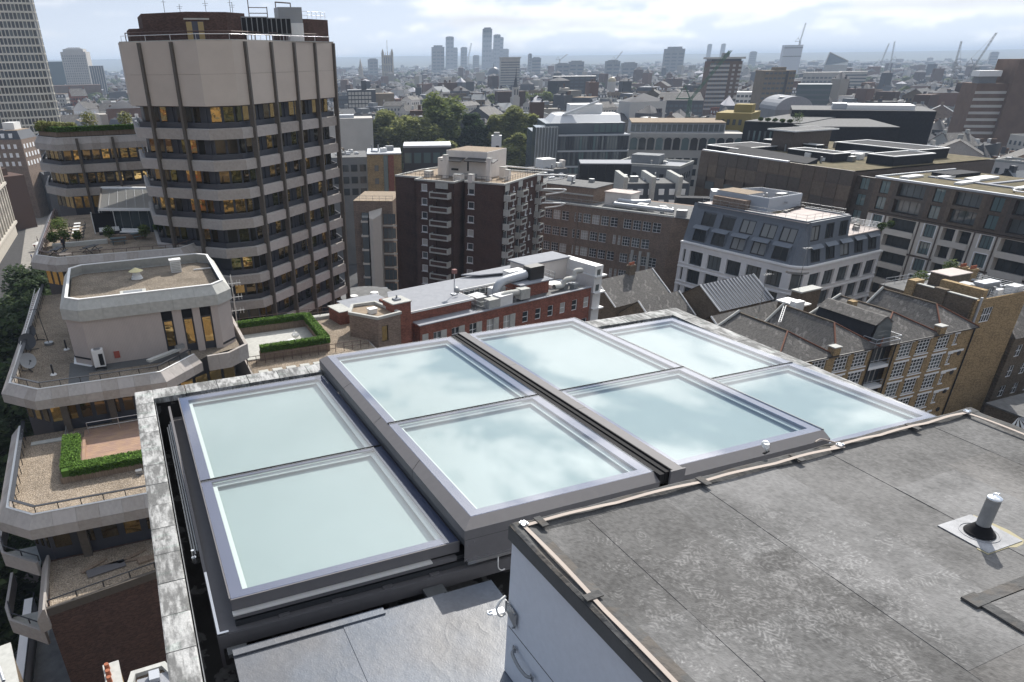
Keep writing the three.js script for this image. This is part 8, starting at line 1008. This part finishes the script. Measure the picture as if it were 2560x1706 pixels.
// --- distant skyline towers
const sky = 'hazy towers on the skyline';
[['hazy rounded office tower left in the skyline cluster', 1.23, 2.08, 2800, 93, 3], ['slim hazy tower second tallest on the left of the cluster', 2.22, 2.74, 3600, 142, 2], ['low hazy block beside the slim tower', 2.74, 3.02, 3650, 100, 1], ['square hazy tower left of the leaning crane', 3.28, 3.69, 3500, 99, 2], ['squat hazy block right of the leaning crane', 4.15, 4.55, 3500, 68, 1], ['tallest hazy tower of the skyline', 4.78, 5.41, 3700, 174, 3], ['hazy tower beside the tallest, stepped', 5.56, 6.0, 3720, 150, 2], ['lower step of the hazy tower beside the tallest', 6.0, 6.22, 3720, 139, 1], ['hazy block at the right of the tallest pair', 6.2, 6.62, 3760, 93, 2], ['small hazy block between the tallest pair', 5.38, 5.58, 3780, 92, 1], ['hazy slab left of the gothic tower', -3.3, -2.65, 2400, 58, 2], ['grey hazy tower right on the skyline', 17.2, 18.5, 2300, 72, 3], ['twin hazy chimney, left', 19.9, 20.15, 4600, 108, 0], ['twin hazy chimney, right', 20.75, 21.0, 4600, 108, 0], ['leaning-looking hazy slab behind the tan tower', 22.6, 23.0, 3600, 66, 1], ['dark hazy block with cranes, left of two', 13.4, 14.35, 2000, 46, 2], ['dark hazy block with cranes, right of two', 14.5, 15.5, 2050, 41, 2], ['hazy brown block at the middle skyline', 10.0, 10.9, 1900, 42, 2], ['hazy brown block right of the middle skyline one', 10.9, 11.9, 2000, 46, 2], ['hazy low block under the middle skyline', 8.3, 8.9, 2300, 55, 1], ['hazy stub tower near the pale tower', 8.05, 8.25, 2600, 66, 1], ['far right hazy stub on the hills', 35.6, 36.0, 3400, 52, 1]].forEach(([l, a0, a1, d, top, n]) => { const b = slab('skyline_tower', l, 'tower', a0, a1, d, top, M.farGrey, { depth: 30, turn: 0.12 }); b.o.userData.group = sky; if (n) bands(b, top * 0.25, top - 4, Math.max(8, top / 9), Math.max(3, top / 22), M.farGlass, { sub: n }); part('roof_cap', cbox(-b.w * 0.35, b.w * 0.35, top, top + (n > 2 ? 5 : 2), -22, -4), M.farGrey, b.o); });
{ const b = slab('wrapped_tower', 'pale sheeted tower with a tower crane on top', 'tower', 24.55, 25.65, 1900, 72, mat(0.55, 0.57, 0.6, 0.8), { depth: 26, turn: 0.2 }); for (const y of [50, 66]) part('dark_band', cbox(-b.w / 2, b.w / 2, y, y + 1.6, 0, 0.5), M.farGrey, b.o); const w = slab('wedge_roof', 'wedge-shaped glass roof block right of the sheeted tower', 'building', 27.1, 28.4, 1700, 36, M.farPale, { depth: 30 }); part('wedge', tris([...quad([-w.w / 2, 36, 0], [w.w / 2, 36, 0], [w.w / 2, 42, -10], [-w.w / 2 + 4, 57, -10]), ...quad([-w.w / 2, 36, -30], [w.w / 2, 36, -30], [w.w / 2, 42, -10], [-w.w / 2 + 4, 57, -10])]), M.steelGlass, w.o); part('wedge_frame', [bar([-w.w / 2, 36, 0], [-w.w / 2 + 4, 57, -10], 1), bar([-w.w / 2 + 4, 57, -10], [w.w / 2, 42, -10], 1)], M.farPale, w.o); const s = slab('stone_tower', 'broad pale stone office tower at the left skyline', 'tower', -23.66, -22.1, 1500, 74, M.farPale, { depth: 30, turn: -0.25 }); for (let k = 0; k < 13; k++) for (let i = 0; i < 11; i++) part('window', box(1.7, 2.2, 0.4, lerp(-s.w / 2 + 3, s.w / 2 - 3, i / 10), 22 + k * 3.8, 0.1), M.farGrey, s.o); part('crown', cbox(-s.w / 2 + 4, s.w / 2 - 4, 74, 78, -26, -3), M.farPale, s.o); part('roof', loft(rect(-s.w / 2 + 6, s.w / 2 - 6, -24, -5), rect(-s.w / 2 + 12, s.w / 2 - 12, -18, -10), 78, 80.5), M.farGrey, s.o); const d = slab('teal_tower', 'dark teal glass tower left of the broad stone tower', 'tower', -24.7, -23.4, 1560, 60, mat(0.05, 0.09, 0.11, 0.3), { depth: 20 }); const g = slab('glass_grid_tower', 'grey gridded tower right of the broad stone tower', 'tower', -22.1, -21.2, 1400, 52.6, M.farGlass, { depth: 20 }); for (let i = 0; i < 7; i++) part('fin', cbox(lerp(-g.w / 2, g.w / 2 - 0.8, i / 6), lerp(-g.w / 2, g.w / 2 - 0.8, i / 6) + 0.8, 10, 52, 0, 0.5), M.farPale, g.o); const bs = slab('brick_slab', 'long brown slab building under the broad stone tower', 'building', -25.2, -21.6, 1180, 30, M.farBrown, { depth: 20 }); }
// --- cranes
function crane(label, az, d, base, mast, tipAz, tipY, m, { s = 0.8, tail = 8, group = 'tower cranes' } = {}) {
  const [x, z] = polar(az, d), [tx, tz] = polar(tipAz, d), o = thingW('tower_crane', label, 'crane', x, base, z, -az * RAD, group), dx = (tipAz - az) * RAD * d, dy = tipY - base - mast, lat = (p, q, r) => { const gs = [], n = 10; const off = [[r, 0], [-r, 0], [0, r]]; for (const [a, b] of off) gs.push(bar([p[0] + a, p[1], p[2] + b], [q[0] + a, q[1], q[2] + b], r * 0.22, 4)); for (let i = 0; i < n; i++) { const f = i / n, g = (i + 1) / n, P = (t, k) => [lerp(p[0], q[0], t) + off[k][0], lerp(p[1], q[1], t), lerp(p[2], q[2], t) + off[k][1]]; for (let k = 0; k < 3; k++) gs.push(bar(P(f, k), P(g, (k + 1) % 3), r * 0.13, 3)); } return gs; };
  part('mast', lat([0, 0, 0], [0, mast, 0], s), m, o).userData.kind = 'stuff'; part('jib', lat([0, mast, 0], [dx, mast + dy, 0], s * 0.8), m, o).userData.kind = 'stuff'; part('counter_jib', box(tail, 0.8, 1, -Math.sign(dx || 1) * tail / 2, mast + 0.5, 0), m, o); part('cab', box(1.8, 2, 1.8, 0, mast - 1, 1), m, o); part('a_frame', [bar([0, mast, 0], [-Math.sign(dx || 1) * tail * 0.5, mast + 7, 0], s * 0.3, 4), bar([-Math.sign(dx || 1) * tail * 0.5, mast + 7, 0], [-Math.sign(dx || 1) * tail, mast, 0], s * 0.2, 4)], m, o); part('stay', bar([-Math.sign(dx || 1) * tail * 0.5, mast + 7, 0], [dx, mast + dy, 0], 0.12, 3), m, o);
}
M.craneRed = mat(0.55, 0.05, 0.03, 0.5); { const [cx, cz] = plan(83, -88), az = Math.atan2(cx, -cz) / RAD; crane('red tower crane out to the left, mirrored in the tall block windows', az, Math.hypot(cx, cz), 0, 62, az - 20, 74, M.craneRed, { s: 1.6 }); }
M.craneGreen = mat(0.05, 0.12, 0.075, 0.6); M.craneGrey = mat(0.32, 0.33, 0.34, 0.6); M.craneDark = mat(0.08, 0.10, 0.13, 0.6);
crane('green luffing crane in front of the brown tower', 19.3, 480, 0, 32, 21.35, 56.5, M.craneGreen, { s: 1.0 }); crane('white luffing crane with raised jib at the right skyline', 35.0, 900, 0, 42, 35.55, 69, M.craneGrey, { s: 0.9 }); crane('upright grey crane mast left of the white luffing crane', 34.05, 900, 0, 40, 34.0, 63, M.craneGrey, { s: 0.8, tail: 6 }); crane('leaning hazy crane in the skyline cluster', 3.78, 3300, 0, 60, 3.98, 112, M.craneGrey, { s: 3, tail: 20 }); crane('tower crane on top of the sheeted tower', 25.4, 1900, 72, 6, 25.5, 112, M.craneGrey, { s: 1.4, tail: 10 }); crane('hazy crane pair on the right, left one', 30.2, 2200, 0, 34, 30.35, 74, M.craneGrey, { s: 1.6, tail: 12 }); crane('hazy crane pair on the right, right one', 30.7, 2200, 0, 40, 30.62, 78, M.craneGrey, { s: 1.6, tail: 12 }); crane('hazy crane over the dark blocks', 14.0, 2000, 40, 8, 14.4, 66, M.craneGrey, { s: 1.2, tail: 10 }); crane('hazy crane at the middle skyline', 10.2, 2000, 40, 10, 10.7, 62, M.craneGrey, { s: 1.2, tail: 10 });
// --- hills
{ const v = [], N = 120, rows = 5; const hy = (az, k) => { const t = (az + 34) / 80, base = lerp(118, 66, clamp(t)) + 16 * (fbm(az * 0.18 + 3, k * 0.7, 4, 256) - 0.5) * 2; return base; }; const P = (i, k) => { const az = -38 + i * 90 / N, d = [5200, 7000, 8600, 9800, 10600][k], h = [0, 26, 52, 0.9 * hy(az, 3), hy(az, 4)][k] * (k && k < 3 ? 0.7 + 0.6 * fbm(az * 0.3 + k * 9, k, 3, 256) : 1), [x, z] = polar(az, d); return [x, h - 1, z]; }; for (let i = 0; i < N; i++) for (let k = 0; k < rows - 1; k++) v.push(...quad(P(i, k), P(i + 1, k), P(i + 1, k + 1), P(i, k + 1))); structure('hills', tris(v), grainMat(700, [0.075, 0.085, 0.065], 0.35, 0.95, { per: 8, oct: 7 })); }
// --- the town between: individual buildings nearer, one mass farther out
{
  const R = rng(2024), walls = [M.brownBrick, M.sootBrick, M.redBrick, M.farPale, M.concretePale, M.farGrey, M.farTan, M.render, M.farDark], roofs = [M.asphaltRoof, M.farGrey, M.slate, M.leadRoof, M.asphaltRoof, M.tanRoof], wn = ['brown brick', 'sooty brick', 'red brick', 'pale stone', 'weathered stone', 'grey', 'tan', 'cream', 'dark'], keep = [];
  const taken2 = [[-0.5, 345, 34], [6, 350, 32], [-0.8, 295, 24], [2.6, 300, 24], [6.6, 295, 24], [1, 262, 14], [5.5, 258, 14], [12.2, 270, 26], [19.4, 290, 26], [28, 262, 40], [14, 207, 12], [18, 188, 16], [22.5, 172, 12], [-2.5, 192, 14], [0.8, 205, 14], [-3.5, 150, 14], [6, 218, 6], [-5, 335, 18], [-5, 222, 14], [22.3, 300, 12], [21.2, 700, 24], [24.6, 566, 22], [-3.9, 600, 28], [25.9, 430, 22], [7, 650, 12], [9, 695, 34], [36, 476, 40], [18.6, 620, 34], [23, 610, 16], [26.8, 640, 22], [11.3, 850, 34], [19.3, 480, 8], [33.5, 900, 20]].map(([az, d, r]) => [...polar(az, d), r]);
  const free = (x, z, r) => { const a = -(x * sP + z * cP) * 1, A = -x * sP - z * cP, B = x * cP - z * sP; if (A < 150 && B > -14 && B < 200) { if (A < 140 + 0 && B > -2) return false; } if (B > -42 && B < -12 && A < 330) return false; if (A > 60 && A < 152 && B > -13 && B < 34) return false; if (A > 100 && A < 152 && B > 130 && B < 178) return false; if (A > 195 && A < 302 && B < -33 && B > -68) return false; if (A > 400 && A < 440 && B > -62 && B < 0) return false; if (A < 172 && A > 120 && B > 48 && B < 112) return false; return taken2.every(([tx, tz, tr]) => Math.hypot(x - tx, z - tz) > tr + r * 0.75) && keep.every(([tx, tz, tr]) => Math.hypot(x - tx, z - tz) > (tr + r) * 0.80); };
  let made = 0; const bearing = (az) => az < -20 ? 'far left' : az < -5 ? 'behind the low wing' : az < 3 ? 'behind the square trees' : az < 10 ? 'beyond the right square trees' : az < 16 ? 'behind the glass block' : az < 24 ? 'around the brown tower' : az < 31 ? 'behind the black blocks' : 'toward the right skyline';
  for (let tr = 0; tr < 9000 && made < 290; tr++) {
    const az = -29 + R() * 69, d = 215 + 620 * Math.pow(R(), 1.25), [x, z] = polar(az, d), w = 9 + R() * R() * 26, dp = 8 + R() * 14, r = Math.hypot(w, dp) / 2; if (!free(x, z, r)) continue;
    keep.push([x, z, r]); made++;
    const top = clamp(17 + R() * 9 + (R() < 0.12 ? 5 : 0), 14, 54 - d * 0.030), wi = Math.floor(R() * walls.length), ri = Math.floor(R() * roofs.length), kind = R(), turn = PHI + [0, 0.15, -0.35, 0.6][Math.floor(R() * 4)];
    const near = d < 330 ? 'near' : d < 520 ? 'middle' : 'distant', o = thingW('town_building', `${near} ${wn[wi]} ${kind < 0.4 ? 'pitched-roof' : kind < 0.6 ? 'mansard-roof' : 'flat-roof'} town building ${bearing(az)}`, 'building', x, 0, z, turn, 'roofs of the town beyond');
    part('wall', cbox(-w / 2, w / 2, 0, top, -dp / 2, dp / 2), walls[wi], o);
    if (kind < 0.4) { const ry = top + dp * 0.28, e = 0.3; part('roof', tris([...quad([-w / 2 - e, top - 0.1, dp / 2 + e], [w / 2 + e, top - 0.1, dp / 2 + e], [w / 2 + e, ry, 0], [-w / 2 - e, ry, 0]), ...quad([-w / 2 - e, top - 0.1, -dp / 2 - e], [w / 2 + e, top - 0.1, -dp / 2 - e], [w / 2 + e, ry, 0], [-w / 2 - e, ry, 0])]), ri % 2 ? M.slate : roofs[ri % 3], o); part('gable', tris([-w / 2, top, dp / 2, -w / 2, top, -dp / 2, -w / 2, ry - 0.1, 0]), walls[wi], o); part('gable', tris([w / 2, top, dp / 2, w / 2, top, -dp / 2, w / 2, ry - 0.1, 0]), walls[wi], o); for (const s of [-1, 1]) if (R() < 0.75) chimney(o, s * (w / 2 - 0.7), ry - 1.6, 0, 0.9, 2.8, 1.6, 0, walls[wi]); }
    else { let y = top; if (kind < 0.6) { part('mansard', loft(rect(-w / 2, w / 2, -dp / 2, dp / 2), rect(-w / 2 + 1.2, w / 2 - 1.2, -dp / 2 + 1.2, dp / 2 - 1.2), top, top + 3), M.farDark, o); y = top + 3; part('roof', cbox(-w / 2 + 1.2, w / 2 - 1.2, y, y + 0.15, -dp / 2 + 1.2, dp / 2 - 1.2), roofs[ri], o); for (let i = 0; i < Math.floor(w / 3); i++) part('dormer', box(1.2, 1.5, 1, -w / 2 + 1.8 + i * 3, top + 1.3, dp / 2 - 0.5), i % 4 ? M.sash : M.glassMid, o); } else { part('roof', cbox(-w / 2 + 0.4, w / 2 - 0.4, y - 0.2, y + 0.08, -dp / 2 + 0.4, dp / 2 - 0.4), roofs[ri], o); part('parapet', sweep(rect(-w / 2, w / 2, -dp / 2, dp / 2), [[-0.35, y], [0.05, y], [0.05, y + 0.7], [-0.35, y + 0.7]], { closed: true }), R() < 0.5 ? walls[wi] : M.concretePale, o); } roofClutter(o, -w / 2 + 1.5, w / 2 - 1.5, -dp / 2 + 1.5, dp / 2 - 1.5, y + 0.1, 2 + Math.floor(R() * 4), made * 3 + 1); if (R() < 0.35) part('roof_house', cbox(-w * 0.2, w * 0.18, y, y + 2.6, -dp * 0.3, dp * 0.12), R() < 0.4 ? M.white : M.farGrey, o); if (R() < 0.5) chimney(o, w / 2 - 0.8, y - 0.2, 0, 0.9, 2.2, 2.0, 0, walls[wi]); }
    const ws = []; for (let y = top - 2.5; y > Math.max(3, top - 10); y -= 3.1) { for (let xx = -w / 2 + 1.5; xx < w / 2 - 1; xx += 2.4) ws.push(box(1.1, 1.6, 0.1, xx, y, dp / 2 + 0.03)); for (let zz = -dp / 2 + 1.5; zz < dp / 2 - 1; zz += 2.6) for (const s of [-1, 1]) ws.push(box(0.1, 1.6, 1.1, s * (w / 2 + 0.03), y, zz)); }
    if (ws.length) part('windows', ws, wi === 8 || wi === 3 ? M.farGlass : R() < 0.35 ? M.sash : M.glassDark, o).userData.kind = 'stuff';
  }
  // farther out the town reads as one mass
  const B = new THREE.BoxGeometry(1, 1, 1).translate(0, 0.5, 0), T = new THREE.CylinderGeometry(0.001, 0.72, 1, 4, 1).rotateY(Math.PI / 4).translate(0, 0.5, 0), N = 11000, D = new THREE.Object3D(), mass = new THREE.InstancedMesh(B, mat(1, 1, 1, 0.85), N), caps = new THREE.InstancedMesh(T, mat(1, 1, 1, 0.85), 5000), col = new THREE.Color(); let ci = 0;
  for (let i = 0; i < N; i++) {
    const az = -30 + R() * 71, d = i < 2600 ? 300 + 560 * R() : 620 + 4800 * Math.pow(R(), 1.7), [x, z] = polar(az, d), s = d > 2500 ? 1.9 : 1; if (i < 2600 ? !free(x, z, 8) : d < 1200 && taken2.some(([tx, tz, tr]) => Math.hypot(x - tx, z - tz) < tr)) { D.position.set(0, -60, 0); D.scale.set(0.1, 0.1, 0.1); D.updateMatrix(); mass.setMatrixAt(i, D.matrix); continue; }
    const h = (9 + R() * 11 + (R() < 0.05 ? 8 + R() * 10 : 0)) * (d > 2500 ? 0.9 : 1), w = (6 + R() * R() * 22) * s, dp = (6 + R() * 10) * s; D.position.set(x, 0, z); D.rotation.set(0, PHI + (R() - 0.5) * 1.2, 0); D.scale.set(w, h, dp); D.updateMatrix(); mass.setMatrixAt(i, D.matrix);
    const k = R(), v = 0.5 + R(); if (k < 0.4) col.setRGB(0.12 * v, 0.075 * v, 0.06 * v); else if (k < 0.58) col.setRGB(0.30 * v, 0.28 * v, 0.25 * v); else if (k < 0.93) col.setRGB(0.08 * v, 0.084 * v, 0.092 * v); else col.setRGB(0.5, 0.49, 0.47); mass.setColorAt(i, col);
    if (ci < 5000 && R() < 0.5) { D.position.set(x, h, z); D.scale.set(w * 0.98, 2 + R() * 3.5, dp * 0.98); D.updateMatrix(); caps.setMatrixAt(ci, D.matrix); const g = 0.035 + 0.06 * R() + (R() < 0.07 ? 0.3 : 0); col.setRGB(g, g, g * 1.08); caps.setColorAt(ci, col); ci++; }
  }
  const ch = new THREE.InstancedMesh(B, mat(1, 1, 1, 0.85), 9000), m4 = new THREE.Matrix4(), mp = new THREE.Vector3(), mq = new THREE.Quaternion(), ms = new THREE.Vector3(); let hi = 0;
  for (let i = 0; i < N && hi < 8990; i++) { mass.getMatrixAt(i, m4); m4.decompose(mp, mq, ms); if (mp.y < -1 || Math.hypot(mp.x, mp.z) > 1500) continue; for (let k = 0; k < 3; k++) { D.position.set((R() - 0.5) * 0.9, 1, (R() - 0.5) * 0.9).applyMatrix4(m4); D.quaternion.copy(mq); const s = R(); D.scale.set(0.8 + s * 1.6, 0.8 + R() * 2.2, 0.7 + R() * 1.2); D.updateMatrix(); ch.setMatrixAt(hi, D.matrix); const t = R(); if (t < 0.5) col.setRGB(0.12, 0.08, 0.06); else if (t < 0.8) col.setRGB(0.07, 0.07, 0.08); else col.setRGB(0.55, 0.55, 0.54); ch.setColorAt(hi, col); hi++; } }
  ch.count = hi; ch.name = 'distant_chimneys'; ch.userData.kind = 'stuff'; ch.castShadow = ch.receiveShadow = true; info(ch, 'tiny chimneys, hatches and plant boxes scattered over the distant roofs', 'chimneys'); scene.add(ch);
  caps.count = ci; mass.name = 'distant_town'; caps.name = 'distant_roofs'; for (const m of [mass, caps]) { m.castShadow = m.receiveShadow = true; m.userData.kind = 'stuff'; scene.add(m); } info(mass, 'hazy mass of distant town buildings filling the plain', 'town'); info(caps, 'hazy mass of distant slate roofs over the town', 'roofs');
  const tg = new THREE.IcosahedronGeometry(1, 1), tp = tg.attributes.position; for (let i = 0; i < tp.count; i++) { const n = 0.75 + 0.5 * vnoise(tp.getX(i) * 2 + 9, tp.getY(i) * 2 + tp.getZ(i) * 3 + 9, 256); tp.setXYZ(i, tp.getX(i) * n, tp.getY(i) * n, tp.getZ(i) * n); } tg.computeVertexNormals();
  const tm = new THREE.InstancedMesh(tg, mat(0.06, 0.075, 0.03, 1), 2600); for (let i = 0; i < 2600; i++) { const c = Math.floor(i / 13), Q = rng(c * 7 + 3), az = -30 + Q() * 71, d = 900 + 5200 * Math.pow(Q(), 1.1), [x, z] = polar(az, d), s = 4 + 5 * R(); D.position.set(x + (R() - 0.5) * 90, 7 + R() * 9, z + (R() - 0.5) * 40); D.rotation.set(R(), R() * 6, R()); D.scale.set(s, s * 0.8, s); D.updateMatrix(); tm.setMatrixAt(i, D.matrix); } tm.name = 'distant_woods'; tm.userData.kind = 'stuff'; tm.castShadow = tm.receiveShadow = true; info(tm, 'hazy dark tree masses among the distant town', 'woods'); scene.add(tm);
}
// the town behind and beside the viewpoint, seen only in window glass
{ const R = rng(66), B = new THREE.BoxGeometry(1, 1, 1).translate(0, 0.5, 0), m = new THREE.InstancedMesh(B, mat(1, 1, 1, 0.85), 320), D = new THREE.Object3D(), c = new THREE.Color(); for (let i = 0; i < 320; i++) { const az = 75 + R() * 248, d = 45 + 420 * Math.pow(R(), 0.8), [x, z] = polar(az, d); D.position.set(x, 0, z); D.rotation.set(0, PHI, 0); if (az > 285 && d < 110) D.position.y = -80; D.scale.set(10 + R() * 22, 16 + R() * 24 - (d < 70 ? 6 : 0), 10 + R() * 16); D.updateMatrix(); m.setMatrixAt(i, D.matrix); const k = R(), v = 0.5 + 0.7 * R(); if (k < 0.45) c.setRGB(0.42 * v, 0.34 * v, 0.24 * v); else if (k < 0.75) c.setRGB(0.2 * v, 0.12 * v, 0.085 * v); else c.setRGB(0.13 * v, 0.13 * v, 0.135 * v); m.setColorAt(i, c); } m.name = 'town_behind'; m.userData.kind = 'stuff'; m.castShadow = m.receiveShadow = true; info(m, 'mass of stone and brick town buildings behind the viewpoint', 'town'); scene.add(m); }
scene.fog = new THREE.FogExp2(new THREE.Color(0.66, 0.80, 1.0), 0.00016);

renderer.render(scene, camera);
